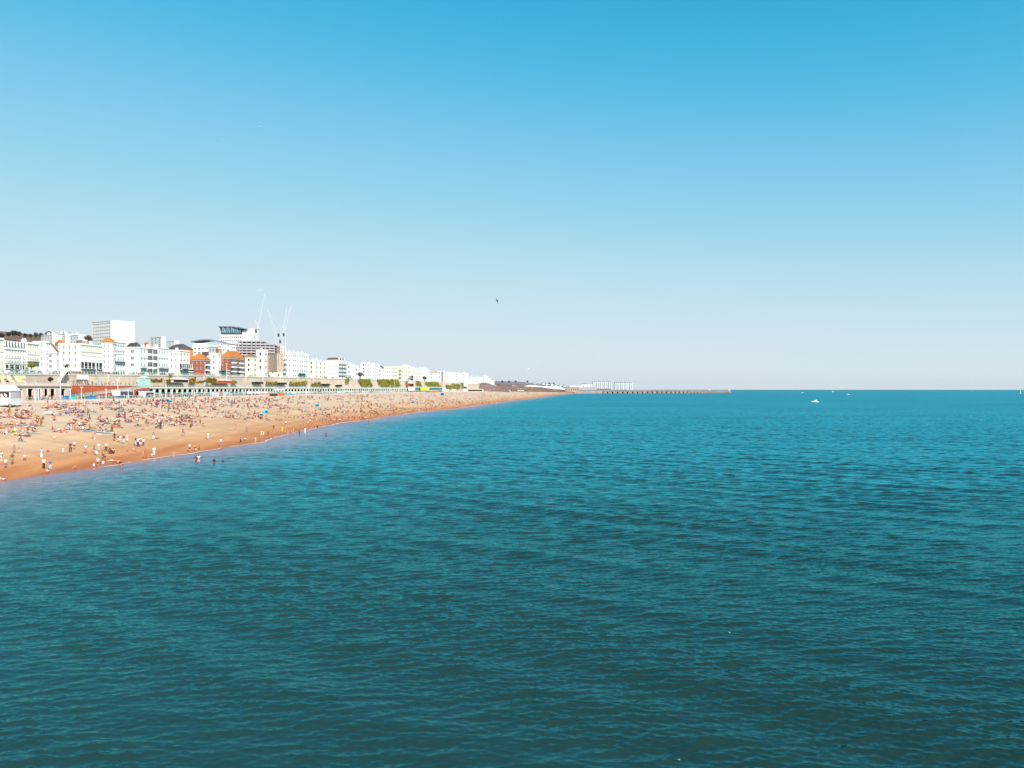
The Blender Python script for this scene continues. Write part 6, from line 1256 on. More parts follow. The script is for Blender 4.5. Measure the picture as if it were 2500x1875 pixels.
def pmesh(pose, part, style=None):
    k = (pose, part, style)
    if k not in PM:
        J = pose_joints(pose)
        if part == 'body':
            PM[k] = skin_mesh('person', body_chains(J), 1)
        elif part == 'low': PM[k] = skin_mesh('low', lowres(body_chains(J)), 0)
        elif part == 'lowtop': PM[k] = skin_mesh('lt', grow(J, [('wai', None), ('che', 'wai'), ('shl', 'che'), ('shr', 'che')], .03), 0)
        elif part == 'lowbot': PM[k] = skin_mesh('lb', grow(J, [('pel', None), ('hpl', 'pel'), ('hpr', 'pel'), ('knl', 'hpl'), ('knr', 'hpr')], .022), 0)
        elif part == 'lowhair': PM[k] = skin_mesh('lh', [('a', J['ht'], (.09,.09), None), ('b', J['hd']+V3(0,.03,0), (.085,.08), 'a')], 0)
        elif part == 'top': PM[k] = top_mesh(J, style)
        elif part == 'bottom': PM[k] = bottom_mesh(J, style)
        elif part == 'hair': PM[k] = hair_mesh(J, style)
    return PM[k]
CL = {'white': (.82,.82,.82), 'black': (.02,.018,.02), 'dark blue': (.03,.04,.12), 'blue': (.03,.14,.50), 'pale blue': (.35,.52,.70), 'red': (.55,.03,.03), 'dark red': (.22,.02,.03), 'pink': (.75,.32,.36), 'yellow': (.80,.62,.06), 'grey': (.28,.27,.29), 'orange': (.75,.22,.05), 'green': (.06,.25,.12), 'cream': (.75,.68,.55), 'purple': (.22,.10,.30), 'turquoise': (.05,.45,.50), 'brown': (.14,.06,.035), 'striped grey': (.45,.45,.50)}
def cmat(c): return mat('cloth_'+c.replace(' ', '_'), CL[c], 0.85, 0.12, 6)
SK = {'fair': (.52,.24,.15), 'tan': (.30,.11,.055), 'dark': (.08,.035,.022), 'red': (.48,.13,.07)}
def smat(s): return mat('skin_'+s, SK[s], 0.6, 0.08, 8)
HR = {'brown': (.06,.025,.015), 'black': (.012,.010,.010), 'fair': (.42,.27,.12), 'ginger': (.30,.09,.03), 'hat': (.80,.78,.70)}
def hmat(h): return mat('hair_'+h, HR[h], 0.8, 0.2, 8)
nperson = 0
def person(loc, pose, rz, skin='fair', hair='brown', top=None, tstyle='tee', bot=None, bstyle='shorts', long_=False, sc=1.0, label='', group=None):
    b = bpy.data.objects.new('person', pmesh(pose, 'body')); C.objects.link(b); b.location = loc; b.rotation_euler = (0, 0, rz); b.scale = (sc, sc, sc)
    def setm(o, m): o.material_slots[0].link = 'OBJECT'; o.material_slots[0].material = m
    setm(b, smat(skin))
    h = bpy.data.objects.new('hair' if hair != 'hat' else 'hat', pmesh(pose, 'hair', long_)); C.objects.link(h); h.parent = b; setm(h, hmat(hair))
    if top: t = bpy.data.objects.new('shirt' if tstyle != 'bikini' else 'swim_top', pmesh(pose, 'top', tstyle)); C.objects.link(t); t.parent = b; setm(t, cmat(top))
    if bot: t = bpy.data.objects.new({'brief': 'swim_brief', 'shorts': 'shorts', 'trousers': 'trousers'}[bstyle], pmesh(pose, 'bottom', bstyle)); C.objects.link(t); t.parent = b; setm(t, cmat(bot))
    tag(b, label, 'person', group); return b
# the people one can tell apart near the water: (px, py of the feet, pose, facing degrees, height factor, skin, hair, top, top style, bottom, bottom style, long hair, z shift, label)
W = 'white'; K = 'black'
HP = [
 (3,1115,'sit',30,1,'fair','brown',W,'tee','dark blue','shorts',0,0,'person in a white top sitting cut by the left edge above the walkers'),
 (13,1145,'walk',200,1,'fair','brown',W,'tee','purple','shorts',0,0,'person walking in a white top and lilac shorts near the left edge'),
 (3,1136,'stand',100,1,'fair','brown',W,'tee','cream','shorts',0,0,'person in white half cut off by the left edge'),
 (5,1171,'lieback',80,1,'fair','fair',W,'tee','cream','shorts',0,0,'pale figure lying by the water at the left edge'),
 (30,1134,'walk',220,1.05,'tan','brown','brown','tee','grey','shorts',0,0,'tall person in brown clothes walking near the left edge'),
 (35,1109,'stand',190,.95,'tan','brown','grey','tee','grey','shorts',0,0,'person in grey standing behind the brown clothed walker'),
 (47,1111,'stand',150,.95,'fair','ginger','pink','bikini','white','shorts',0,0,'person with a white towel around the waist near the grey figure'),
 (61,1124,'crouch',200,1,'fair','hat',W,'tee','grey','shorts',0,0,'person crouching in a white hat beside the walkers on the left'),
 (101,1119,'stand',170,1.05,'fair','brown','pale blue','long','white','trousers',1,0,'woman in a pale blue top and long white trousers'),
 (117,1119,'stand',210,.95,'fair','brown','red','tee','grey','shorts',0,0,'boy in a bright red shirt and grey shorts'),
 (107,1146,'stand',190,1.05,'fair','brown',W,'long',K,'trousers',0,0,'person in a loose white shirt and black trousers near the water'),
 (123,1149,'stand',180,1.0,'fair','brown','blue','long','pale blue','trousers',1,0,'person in a bright blue jacket and pale blue jeans by the water'),
 (116,1157,'crouch',120,.8,'fair','brown','cream','tee','brown','shorts',0,0,'child in cream bending at the waterline next to the blue jacket'),
 (154,1110,'stand',190,.75,'fair','fair',W,'tee','cream','shorts',0,0,'small child in white standing alone in the middle of the sand'),
 (172,1104,'walk',200,1.05,'fair','brown',K,'tee',K,'trousers',0,0,'person in black top and black trousers walking with a companion in white'),
 (181,1098,'walk',190,1,'fair','brown',W,'tee',K,'shorts',0,0,'person in a white shirt and dark shorts beside the one in black'),
 (209,1108,'stand',190,1.0,'red','ginger',W,'tee','grey','shorts',0,0,'red haired person in a white shirt standing alone on the sand'),
 (185,1145,'sit',160,.85,'fair','brown',None,'tee',K,'brief',0,0,'bare chested child in black trunks sitting by the waterline'),
 (133,1074,'sit',210,1,'fair','brown',W,'tee','cream','shorts',0,0,'person in white sitting alone with towels on the open left sand'),
 (226,1073,'sit',200,1,'fair','brown',None,'tee','cream','brief',0,0,'bare shouldered person sitting left of a companion in white'),
 (231,1074,'sit',150,1,'fair','fair',W,'tee',W,'shorts',1,0,'person in white sitting beside the bare shouldered one'),
 (230,1109,'stand',150,.9,'tan','ginger','grey','tee','pink','shorts',1,0,'person in a grey top beside the crouching woman in white'),
 (236,1112,'crouch',150,1.1,'fair','black',W,'long',W,'trousers',0,0,'person all in white crouching in the middle of the group'),
 (241,1103,'stand',200,1.0,'fair','brown',W,'long','striped grey','trousers',0,0,'person in white with dark stripes standing behind the crouching one'),
 (259,1102,'walk',200,1.0,'fair','fair',W,'tee',K,'trousers',0,0,'person striding in a white shirt and black trousers'),
 (270,1108,'crouch',160,1.15,'dark','black','dark red','long','dark red','trousers',0,0,'person in dark maroon hunched low beside the yellow top'),
 (277,1107,'sit',200,1.2,'tan','black','yellow','tee',K,'trousers',0,0,'person in a bright yellow top and black trousers sitting'),
 (252,1122,'stand',190,1.0,'tan','black','grey','tee','dark blue','shorts',0,0,'person in grey and dark blue seen from behind near the raft'),
 (239,1141,'stand',180,1.1,'fair','ginger',W,'tee','brown','shorts',0,-.1,'big person in a white shirt and brown shorts at the water'),
 (229,1146,'stand',170,.85,'fair','brown',W,'tee','red','shorts',0,-.15,'child in a white top and red shorts in shallow water'),
 (252,1142,'stand',190,.9,'fair','black',W,'tee','blue','shorts',0,-.1,'child in a white shirt and blue shorts standing in shallow water'),
 (256,1128,'bend',200,.95,'tan','black','dark blue','tee',W,'shorts',0,0,'person in dark blue bending over by the left end of the raft'),
 (297,1140,'bend',100,1.15,'fair','brown',K,'tee','red','shorts',0,-.1,'person in a black shirt and red shorts bending down at the waterline'),
 (289,1133,'crouch',90,.6,'fair','fair','cream','tee','cream','shorts',0,0,'small child crouching in front of the bending person in red shorts'),
 (279.5,1077,'stand',185,1.05,'tan','brown',K,'tee',K,'shorts',0,0,'slim person in a black top and shorts, leftmost of the long haired friends'),
 (289,1080,'stand',180,.95,'fair','ginger','dark red','tee',W,'shorts',1,0,'person with long red brown hair left of the one in denim'),
 (293,1081,'stand',190,.9,'fair','ginger',W,'tee',W,'shorts',1,0,'person in white in front of the long haired friends'),
 (302,1083,'stand',185,1.05,'fair','ginger','dark red','tee','pale blue','trousers',1,0,'person with very long red brown hair and pale blue jeans'),
 (311,1079,'stand',200,.95,'fair','hat','cream','tee','cream','trousers',0,0,'person in cream clothes and a white hat, rightmost of the friends'),
 (331,1088,'stand',150,1.05,'fair','brown',K,'tee','pale blue','trousers',0,0,'person in a black top and pale jeans, left in the tight standing group'),
 (337,1090,'stand',170,1.0,'fair','black',W,'tee',K,'trousers',1,0,'person in a white top and black trousers in the tight standing group'),
 (342,1088,'stand',190,1.05,'fair','brown',W,'tee','cream','trousers',0,0,'tall person in white at the back of the tight standing group'),
 (342.5,1091,'stand',200,.95,'fair','black','dark red','long',W,'shorts',1,0,'person in a dark red top in the middle of the tight standing group'),
 (350,1089,'stand',210,.9,'fair','black',W,'tee','dark blue','trousers',1,0,'person in a white top and navy trousers, right in the tight standing group'),
 (375,1073,'walk',190,1.0,'tan','brown','grey','long',W,'trousers',1,0,'woman in a grey top and wide white trousers'),
 (383,1070,'liefront',60,.9,'tan','black','red','bikini','dark red','brief',0,0,'dark red figure lying on the sand right of the woman in white trousers'),
 (313,1103,'sit',150,1,'fair','fair',None,'tee','brown','brief',0,0,'bare backed person sitting, left of two close to the waterline'),
 (326,1102,'sitlong',250,1,'fair','black',W,'bikini',W,'brief',0,0,'person sitting with legs stretched out, right of two close to the waterline'),
 (349,1121,'walk',170,1.0,'fair','brown','pink','bikini','purple','brief',0,0,'woman in a lilac swimsuit walking at the waterline'),
 (356,1121,'walk',190,1.15,'red','ginger',None,'tee','red','brief',1,0,'sunburnt bather with long hair striding beside the lilac swimsuit'),
 (372,1120,'stand',170,1.0,'fair','ginger','grey','tee',W,'shorts',1,0,'person in grey top and white shorts at the waterline'),
 (376,1113,'stand',200,1.05,'fair','brown',W,'long',W,'trousers',0,0,'person dressed all in white just behind the one in white shorts'),
 (424,1117,'wade',190,.95,'fair','brown',None,'tee','cream','brief',0,-.25,'child with arms out wading into the shallows'),
 (463,1104,'stand',180,1.1,'fair','black',W,'tee',K,'shorts',0,0,'person in a white shirt with bare legs at the water edge'),
 (477,1101,'crouch',130,1.05,'fair','hat',K,'tee',W,'shorts',0,0,'person in a white hat crouching with a dark bag by the water'),
 (486,1098,'crouch',220,.75,'tan','ginger',None,'tee',K,'shorts',0,0,'small child crouching next to the white hat'),
 (480,1127,'wade',180,1.0,'dark','black','dark red','tee','dark red','trousers',0,-.45,'dark figure standing in the water behind the pink dress'),
 (485,1127,'wade',190,1.05,'dark','black',W,'tee','pink','trousers',0,-.45,'person in a white top and pink skirt standing in the water'),
 (522.5,1131,'wade',170,1.0,'dark','black',K,'tee','dark red','shorts',0,-.75,'dark bather standing waist deep in the water'),
 (544,1127,'swim',170,1.0,'dark','black',None,'tee',None,'brief',0,-1.28,'lone dark head of a swimmer right of the waist deep bather'),
 (508,1074,'stand',190,1.05,'fair','black',W,'tee','pale blue','trousers',0,0,'man in a white shirt and pale jeans alone on the open sand'),
 (447,1063,'walk',160,1.0,'fair','ginger','dark red','tee',K,'shorts',0,0,'person in a dark red shirt walking with one in grey shorts'),
 (449.5,1064,'walk',170,1.0,'fair','fair','pink','tee','grey','shorts',0,0,'person in pale pink and grey shorts walking beside the dark red shirt'),
 (539,1091,'stand',170,1.15,'fair','ginger',W,'tee','purple','shorts',0,0,'person in a pale top with a dark purple wrap near the water'),
 (587,1082,'bend',150,1.0,'fair','black','grey','long',K,'trousers',0,0,'person in grey leaning over a child near the water'),
 (598,1077,'crouch',220,.9,'fair','black',W,'tee','brown','shorts',0,0,'crouching child in white beside the leaning person in grey'),
 (623,1086,'stand',190,.95,'fair','brown','pink','bikini','cream','brief',0,-.05,'person in pale pink swimwear at the waterline before the curve'),
 (603,1055,'stand',200,1.0,'tan','brown','grey','tee','grey','shorts',0,0,'slim person in grey alone on the sand, above the leaning pair'),
 (576,1047,'walk',170,1.0,'fair','fair',None,'tee','cream','brief',0,0,'pale bather running across the open sand'),
 (557,1034,'stand',170,.9,'fair','brown',None,'tee','cream','brief',0,0,'small pale bather standing alone on the upper sand'),
 (498,1043,'bend',150,1.0,'tan','brown','brown','tee','cream','shorts',0,0,'person bending with a stick on the open sand'),
 (489,1035,'stand',160,1.05,'tan','black','pink','tee','dark red','trousers',0,0,'person in dark red trousers standing just above the one bending'),
 (392,1047,'stand',180,1.1,'dark','black',K,'long',K,'trousers',0,0,'tall person dressed all in black by the folded white towels'),
 (395,1032,'stand',190,1.1,'tan','fair',W,'tee','grey','trousers',0,0,'person in a white shirt and grey trousers above the one in black'),
 (396,1046,'stand',190,.8,'fair','black',W,'tee','pale blue','shorts',0,0,'child in white leaning against the person in black'),
 (305,1020,'stand',170,1.05,'tan','brown','brown','tee','dark red','shorts',0,0,'person in brown standing above the red and blue rucksack'),
 (411,1008,'walk',170,.95,'dark','ginger','dark red','tee','brown','trousers',1,0,'woman in dark red walking through the sunbathers below the tents'),
 (638,1067,'walk',180,1.0,'fair','fair',W,'tee',W,'shorts',0,0,'person in white shorts, left of a pair near the shore curve'),
 (643,1067,'walk',200,1.0,'fair','fair','yellow','tee','cream','shorts',0,0,'person in pale yellow, right of a pair near the shore curve'),
 (623.5,1079,'stand',190,.7,'fair','brown','cream','tee','cream','shorts',0,0,'little child in cream beside the pale pink bather'),
 (689,1055,'stand',180,1.0,'fair','brown','yellow','tee','yellow','trousers',0,0,'person in a long pale yellow dress near the shore curve'),
 (697,1060,'walk',170,1.0,'fair','black','grey','tee','pink','shorts',0,0,'person in a grey top left of the bather group at the curve'),
 (703,1062,'stand',190,1.05,'fair','ginger',None,'tee','brown','brief',1,0,'tan bather with long hair in the group at the shore curve'),
 (711,1061,'walk',200,1.0,'red','ginger',W,'bikini',W,'brief',0,0,'bather in white swimwear in the group at the shore curve'),
 (716,1058,'stand',160,1.0,'fair','fair',W,'bikini',W,'brief',1,0,'blonde bather in white, rightmost of the group at the curve'),
 (731,1063,'stand',170,1.05,'dark','brown','purple','tee','purple','shorts',0,-.2,'dark bather standing alone in the shallows beyond the curve'),
 (745,1056,'stand',180,1.1,'fair','brown',W,'long',W,'trousers',0,0,'tall person dressed in white at the water past the curve'),
 (750,1053,'bend',190,1.0,'fair','black','grey','tee',K,'shorts',0,-.1,'person with dark shorts bending into the water beside the tall white one'),
 (796,1067,'wade',180,1.0,'dark','ginger','purple','tee','dark blue','shorts',0,-.3,'bather in purple wading alone furthest from the shore'),
 (775,1044,'crouch',180,1.0,'dark','black',K,'tee','dark blue','shorts',0,-.2,'dark bather crouching in the shallows at the bend'),
 (762,1038,'stand',180,1.1,'red','brown','orange','tee','red','shorts',0,0,'tall sunburnt bather in orange on the waterline at the bend'),
 (900,1034,'wade',180,1.0,'tan','ginger','purple','tee','pink','brief',0,-.3,'bather in purple in the water beyond the second foam curve'),
 (698,1040,'stand',180,1.0,'fair','black',W,'tee','dark red','shorts',1,0,'person in a white top and dark red shorts above the shore group'),
 (932,1014,'stand',180,1.0,'red','brown','red','tee','red','shorts',0,0,'person all in red standing near the distant waterline'),
 (909,1020,'stand',185,1.0,'fair','black','cream','bikini','cream','brief',0,0,'pale bather standing just above the distant foam line'),
 (1023,1005,'walk',180,1.0,'fair','black','cream','tee',W,'shorts',0,0,'pale walker alone at the far water edge'),
]
placed = []
for (px, py, pose, deg, sc, sk, hr, tp, ts, bt, bs, lg, dz, lb) in HP:
    X, Y, Z = on_beach(px, py)
    dsh = float(LXf('shore', Y))-X
    if dsh < 0.2: Y = H*F/(py-EYE); X = (px-CX)*Y/F; Z = min(0.0, float(beach_z(X, Y))) if dz > -.2 else 0.0
    person((X, Y, Z-0.02+(dz if dz < -.2 or dsh < 0.5 else 0)), pose, R(deg-180), sk, hr, tp, ts, bt, bs, bool(lg), sc, lb); placed.append((px, py))
# towels, bags and the sunbathers
g = random.Random(21)
DENS = []     # cluster areas: px range, py range, number of clusters
for a in [(0,250,990,1062,46),(120,250,985,1012,12),(250,460,978,1040,44),(400,640,976,1000,34),(440,640,1000,1022,22),(200,420,1000,1052,18),(640,830,972,1028,52),(820,1000,966,1012,56),(1000,1250,960,986,60),(1240,1370,956,966,26),(0,60,1030,1068,5)]: DENS.append(a)
def lowlimit(px): return float(np.interp(px, [0,60,110,200,280,330,400,470,560,640,700,800,900,1000,1100,1239,1300,1400], [1084,1070,1052,1060,1052,1054,1050,1040,1032,1052,1046,1024,1012,1000,990,974,969,958]))
def toplimit(px): return float(np.interp(px, [0,50,170,300,440,640,760,900,1040,1200,1400], [990,990,984,980,977,973,969,964.5,960,957.5,954]))
cand = []
for (a0, a1, b0, b1, n) in DENS:
    for _ in range(int(n*1.15)):
        for t_ in range(20):
            px = g.uniform(a0, a1); py = g.uniform(b0, b1)
            if toplimit(px)+1 < py < lowlimit(px): break
        else: continue
        X0, Y0, _z = on_beach(px, py); k = g.choice([1, 2, 3, 3, 4, 5, 7]); rz0 = g.uniform(0, 6.28)
        for i in range(k):
            X = X0+g.gauss(0, 1.1+0.002*Y0); Y = Y0+g.gauss(0, 1.6+0.004*Y0)
            pose = g.choices(['lieback', 'liefront', 'sit', 'sitlong', 'sitback', 'stand', 'walk', 'crouch', 'bend'], [26, 20, 18, 14, 12, 4, 3, 3, 1])[0]
            if any((X-q[0])**2+(Y-q[1])**2 < 0.55 for q in cand[-40:]): X += 0.9
            cand.append((X, Y, pose, rz0+g.gauss(0, 0.6)))
# walkers and paddlers along the far waterline
for px in list(np.arange(800, 1250, 5.5)):
    if g.random() < 0.75:
        ppx = px+g.uniform(-2, 2); ys = float(np.interp(ppx, [800,839,887,941,1039,1108,1239,1298], [1038,1031,1027,1018,1004,998,979.5,973])); X, Y, Z = on_beach(ppx, ys-g.uniform(0.5, 7)); cand.append((X, Y, g.choice(['stand', 'walk', 'walk', 'arms']), g.uniform(0, 6.28)))
for px in (655,668,735,741,752,757,766,771,781,787,792,801,808,817,822,829,836,845,851,860,866):
    ys = float(np.interp(px, [643,692,741,784,839,887], [1072,1052,1046,1036,1028,1024])); X, Y, Z = on_beach(px, ys-g.uniform(1, 12)); cand.append((X, Y, g.choice(['stand', 'walk', 'arms', 'crouch']), g.uniform(0, 6.28)))
cand.sort(key=lambda c: math.hypot(c[0], c[1])*(1.6 if c[2].startswith(('lie', 'sit')) else 1.0))
tops = ['white','white','white','white','black','black','dark red','dark red','pink','grey','pale blue','dark blue','red','cream','striped grey','orange','purple','turquoise','yellow']
bots = ['black','black','dark blue','grey','white','dark red','pale blue','red','brown','green','pink','blue']
lmk = [(25,'below the grey pavilion'),(75,'below the leftmost stone openings'),(120,'below the bays of the stone building'),(160,'below the tallest white lamp post'),(205,'below the left part of the red wall'),(250,'below the big blue windbreak'),(300,'below the white catering van'),(350,'below the white corner stall'),(412,'below the blue and cyan tents'),(465,'below the first brick house'),(520,'below the white house between the brick houses'),(575,'below the larger brick mansion'),(645,'around the two cyan tents'),(700,'below the orange stall'),(760,'around the far cyan dome tent'),(805,'below the red parasol'),(850,'below the small green tuft'),(895,'below the triangular ivy'),(945,'below the wide ivy pair'),(1000,'below the red kiosk'),(1045,'below the yellow stall'),(1100,'below the far ivy strips'),(1180,'below the brown mound'),(1300,'below the chalk cliffs')]
vb = {'lieback': 'lying on the back', 'liefront': 'lying face down', 'sit': 'sitting hugging the knees', 'sitlong': 'sitting with legs out', 'sitback': 'leaning back on both arms', 'stand': 'standing', 'walk': 'walking', 'arms': 'standing with raised arm', 'crouch': 'crouching', 'bend': 'bending down', 'wade': 'wading'}
NIND = 300-len(HP); used = {}
def photo_xy(X, Y, Z): return CX+X*F/Y, EYE+(H-Z)*F/Y
ind = []
for (X, Y, pose, rz) in cand[:NIND]:
    Z = float(beach_z(X, Y)); px, py = photo_xy(X, Y, Z)
    nude = g.random() < (0.45 if pose[:3] in ('lie', 'sit') else 0.25); tp = None if nude else g.choice(tops); ts = g.choice(['tee', 'tee', 'bikini', 'long']) if pose[:3] in ('lie', 'sit') else 'tee'; bt = g.choice(bots); bs = g.choice(['brief', 'shorts', 'shorts', 'trousers']) if not nude else 'shorts'
    if ts == 'bikini': bs = 'brief'
    ind.append([px, py, X, Y, Z, pose, rz, g.choice(['fair', 'fair', 'tan', 'red', 'tan']), g.choice(['brown', 'black', 'fair', 'ginger', 'brown', 'black', 'hat']), tp, ts, bt, bs, g.random() < .4, g.uniform(.92, 1.06)])
def wear(i):
    tp, ts, bt, bs = i[9:13]; t = ('bare chested' if tp is None else (tp+(' swim top' if ts == 'bikini' else ' shirt' if ts == 'tee' else ' long sleeved top'))); b = bt+{'brief': ' swim bottoms', 'shorts': ' shorts', 'trousers': ' trousers'}[bs]
    return (t+' with '+b) if tp is None else t+', '+b
keys = {}
for i in ind:
    lm = min(lmk, key=lambda l: abs(l[0]-i[0]))[1]; keys.setdefault((vb[i[5]], wear(i), lm), []).append(i)
allidx = 0
ord_ = ['first', 'second', 'third', 'fourth', 'fifth', 'sixth', 'seventh', 'eighth']
for (v, wr, lm), lst in keys.items():
    lst.sort(key=lambda i: i[0])
    for n_i, i in enumerate(lst):
        lb = ('person %s, %s, on the beach %s' % (v, wr, lm)) if len(lst) == 1 else ('%s from left %s, %s, %s' % (ord_[min(n_i, 7)], v, wr, lm)); ws = lb.split()
        if len(ws) > 16: lb = lb.replace('on the beach ', ''); ws = lb.split()
        if len(ws) > 16: lb = lb.replace(' with ', ', ', 1) if 'bare' in lb else lb; ws = lb.split()
        if len(ws) > 16: lb = lb.replace('long sleeved top', 'sweater').replace('swim bottoms', 'trunks').replace('white corner stall', 'corner stall').replace('white house between the brick houses', 'house between brick ones'); ws = lb.split()
        if len(ws) > 16: lb = lb.replace('sitting with legs out', 'sitting').replace('sitting hugging the knees', 'sitting').replace('leaning back on both arms', 'leaning back').replace('lying on the back', 'lying'); ws = lb.split()
        if len(ws) > 16: lb = lb.replace('below the ', 'under ').replace('the big blue', 'blue')
        if len(lb.split()) > 16: lb = lb.replace('person ', '').replace(' from left', '').replace(' in front of', ' before')
        px, py, X, Y, Z, pose, rz, sk, hr, tp, ts, bt, bs, lg, sc = i
        person((X, Y, Z), pose, rz, sk, hr, tp, ts, bt, bs, lg, sc, lb, 'people on the beach')
# towels under those who lie or sit
tow = MB(); tb = tow; tcol = ['white', 'white', 'white', 'pale blue', 'pink', 'cream', 'striped grey', 'dark blue', 'turquoise', 'yellow']
tm = {}
def towel_mesh():
    b = MB(); n = 6; P = lambda i, j: (-.45+.9*i/n, -.95+1.9*j/n, .03+.015*math.sin(i*1.9+j*2.3)+.01*math.sin(j*1.1))
    for i in range(n):
        for j in range(n): b.quad(P(i, j), P(i+1, j), P(i+1, j+1), P(i, j+1))
    b.box(-.45, .45, -.95, .95, .0, .012); return b.mesh('towel', None)
tproto = towel_mesh(); nt_ = 0; tkeys = {}
for i in ind:
    if i[5][:3] not in ('lie', 'sit') or g.random() > .62 or nt_ > 110: continue
    c = g.choice(tcol); nt_ += 1; o = bpy.data.objects.new('towel', tproto); C.objects.link(o); o.location = (i[2], i[3], i[4]-.01); o.rotation_euler = (0, 0, i[6]+g.uniform(-.15, .15)); o.scale = (1.3, 1.2, 1)
    sl = float(beach_z(i[2]+.5, i[3])-beach_z(i[2]-.5, i[3])); o.rotation_euler = (Matrix.Rotation(-math.atan(sl), 4, 'Y') @ Matrix.Rotation(i[6], 4, 'Z')).to_euler()
    o.material_slots[0].link = 'OBJECT'; o.material_slots[0].material = cmat(c); lm = min(lmk, key=lambda l: abs(l[0]-i[0]))[1]; tkeys.setdefault((c, lm), []).append((i[0], o, wear(i)))
for (c, lm), lst in tkeys.items():
    lst.sort(key=lambda t: t[0])
    for n_i, (px, o, w_) in enumerate(lst): tag(o, ('%s towel under a sunbather %s' % (c, lm)) if len(lst) == 1 else ('%s %s towel from left, %s' % (ord_[min(n_i, 7)], c, lm)), 'towel', 'towels on the beach')
# the rest of the crowd as one mass
def crowd(name, items, label):
    Vs = []; Fs = []; Cs = []; off = 0; cache = {}
    def arr(pose, part):
        if (pose, part) not in cache:
            m = pmesh(pose, part); v = np.empty(len(m.vertices)*3, np.float32); m.vertices.foreach_get('co', v); v = v.reshape(-1, 3)
            m.calc_loop_triangles(); t = np.empty(len(m.loop_triangles)*3, np.int32); m.loop_triangles.foreach_get('vertices', t); cache[(pose, part)] = (v, t.reshape(-1, 3))
        return cache[(pose, part)]
    for (X, Y, Z, pose, rz) in items:
        sk = SK[g.choice(['fair', 'tan', 'red', 'fair', 'tan'])]; tp = g.random(); parts = [('low', sk), ('lowhair', HR[g.choice(['brown', 'black', 'ginger', 'fair'])]), ('lowbot', CL[g.choice(bots)])]
        if tp > .35: parts.append(('lowtop', CL[g.choice(tops)]))
        ca, sa = math.cos(rz), math.sin(rz); sc = g.uniform(.95, 1.1)
        for part, col in parts:
            v, t = arr(pose, part); w_ = np.empty_like(v); w_[:, 0] = (v[:, 0]*ca-v[:, 1]*sa)*sc+X; w_[:, 1] = (v[:, 0]*sa+v[:, 1]*ca)*sc+Y; w_[:, 2] = v[:, 2]*sc+Z
            Vs.append(w_); Fs.append(t+off); Cs.append(np.tile(np.array([*col, 1], np.float32), (len(v), 1))); off += len(v)
        if pose[:3] == 'lie' and g.random() < .6:
            c = CL[g.choice(tcol)]; q = np.array([(-.55, -1.1, .03), (.55, -1.1, .03), (.55, 1.0, .05), (-.55, 1.0, .05)], np.float32); w_ = np.empty_like(q); w_[:, 0] = q[:, 0]*ca-q[:, 1]*sa+X; w_[:, 1] = q[:, 0]*sa+q[:, 1]*ca+Y; w_[:, 2] = q[:, 2]+Z
            Vs.append(w_); Fs.append(np.array([[0, 1, 2], [0, 2, 3]], np.int32)+off); Cs.append(np.tile(np.array([*c, 1], np.float32), (4, 1))); off += 4
    v = np.concatenate(Vs); f = np.concatenate(Fs); me = bpy.data.meshes.new(name); me.vertices.add(len(v)); me.vertices.foreach_set('co', v.ravel()); me.loops.add(len(f)*3); me.loops.foreach_set('vertex_index', f.ravel())
    me.polygons.add(len(f)); me.polygons.foreach_set('loop_start', np.arange(0, len(f)*3, 3, dtype=np.int32)); me.polygons.foreach_set('loop_total', np.full(len(f), 3, np.int32)); me.update(calc_edges=True)
    ca_ = me.color_attributes.new('col', 'FLOAT_COLOR', 'POINT'); ca_.data.foreach_set('color', np.concatenate(Cs).ravel())
    m = MATS.get('crowd') or bpy.data.materials.new('crowd'); MATS['crowd'] = m; m.use_nodes = True; t = m.node_tree
    if not any(n.type == 'VERTEX_COLOR' for n in t.nodes): vc = t.nodes.new('ShaderNodeVertexColor'); vc.layer_name = 'col'; t.links.new(vc.outputs[0], t.nodes['Principled BSDF'].inputs['Base Color'])
    me.materials.append(m); o = bpy.data.objects.new(name, me); C.objects.link(o); tag(o, label, 'crowd', kind='stuff')
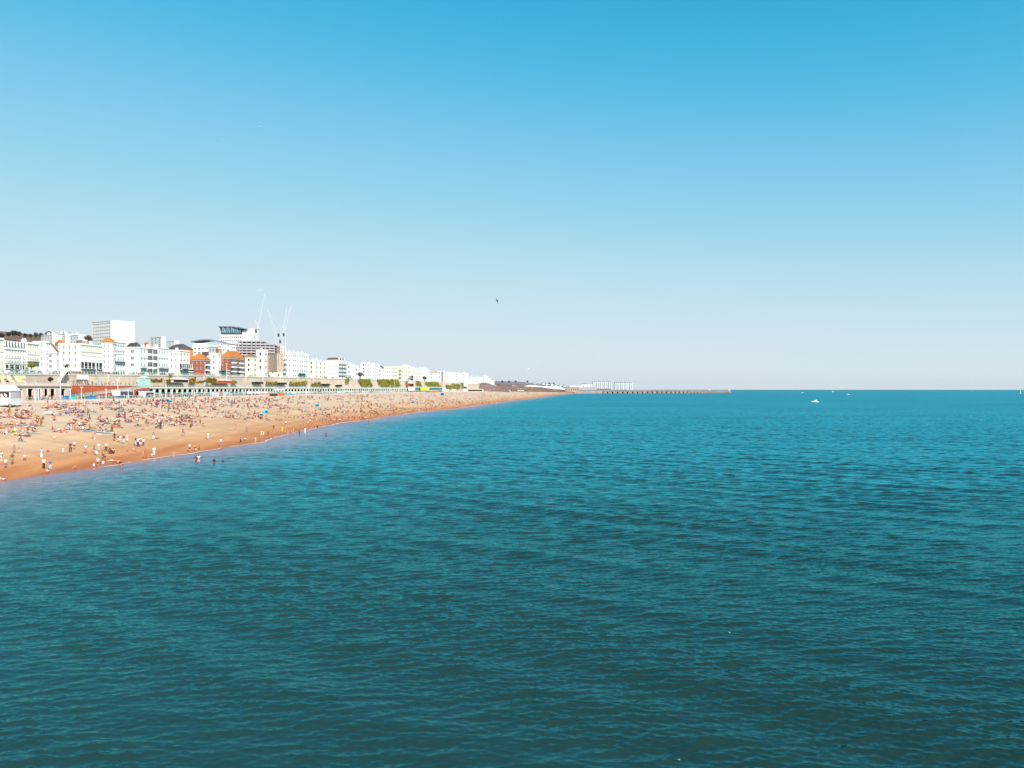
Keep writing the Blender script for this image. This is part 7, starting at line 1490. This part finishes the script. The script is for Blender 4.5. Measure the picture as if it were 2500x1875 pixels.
rest = [(X, Y, float(beach_z(X, Y)), pose, rz) for X, Y, pose, rz in cand[NIND:]]
for _ in range(420):     # tiny far figures
    px = g.uniform(880, 1395); a, b = toplimit(px), lowlimit(px); py = a+(b-a)*g.random()**1.1
    X, Y, Z = on_beach(px, py+0.6); rest.append((X, Y, Z, g.choice(['lieback', 'liefront', 'sit', 'sitback', 'stand', 'walk']), g.uniform(0, 6.28)))
for _ in range(280):
    px = g.uniform(240, 900); a = toplimit(px); py = a+abs(g.gauss(0, 9)); X, Y, Z = on_beach(px, py); rest.append((X, Y, Z, g.choice(['lieback', 'sit', 'sitback', 'stand', 'walk', 'sitlong']), g.uniform(0, 6.28)))
crowd('beach_crowd', rest, 'mass of small sunbathers and walkers spread over the far beach')
prom = []
for _ in range(620):
    px = 52+g.random()**0.8*1010; x, y = hit(px, 'edge', -g.uniform(1.0, 9.0)); prom.append((x, y, zP(y), g.choice(['stand', 'walk', 'walk', 'sit']), g.uniform(0, 6.28)))
for _ in range(60): px = g.uniform(175, 335); x, y = hit(px, 'wall', g.uniform(2, 6.5)); prom.append((x, y, ZDK, g.choice(['stand', 'walk', 'sit']), g.uniform(0, 6.28)))
for _ in range(90): px = g.uniform(5, 900); x, y = hit(px, 'wall', -g.uniform(1, 3)); prom.append((x, y, zW(y)-1.13, g.choice(['stand', 'walk']), g.uniform(0, 6.28)))
crowd('promenade_crowd', prom, 'mass of people strolling and sitting along the promenade and terraces')

# ---------------------------------------------------------------- the air between here and the far shore
def haze():
    b = MB(); b.box(-33000, 33000, -700, 17500, -6, 190)
    m = bpy.data.materials.new('haze'); m.use_nodes = True; t = m.node_tree; t.nodes.clear(); o = t.nodes.new('ShaderNodeOutputMaterial'); v = t.nodes.new('ShaderNodeVolumePrincipled')
    v.inputs['Color'].default_value = (0.86, 0.92, 1.0, 1); v.inputs['Density'].default_value = 0.000014; v.inputs['Anisotropy'].default_value = 0.2
    t.links.new(v.outputs[0], o.inputs['Volume']); h = b.build('haze', m); tag(h, 'thin sea haze over the whole bay', 'haze', kind='stuff')
haze()
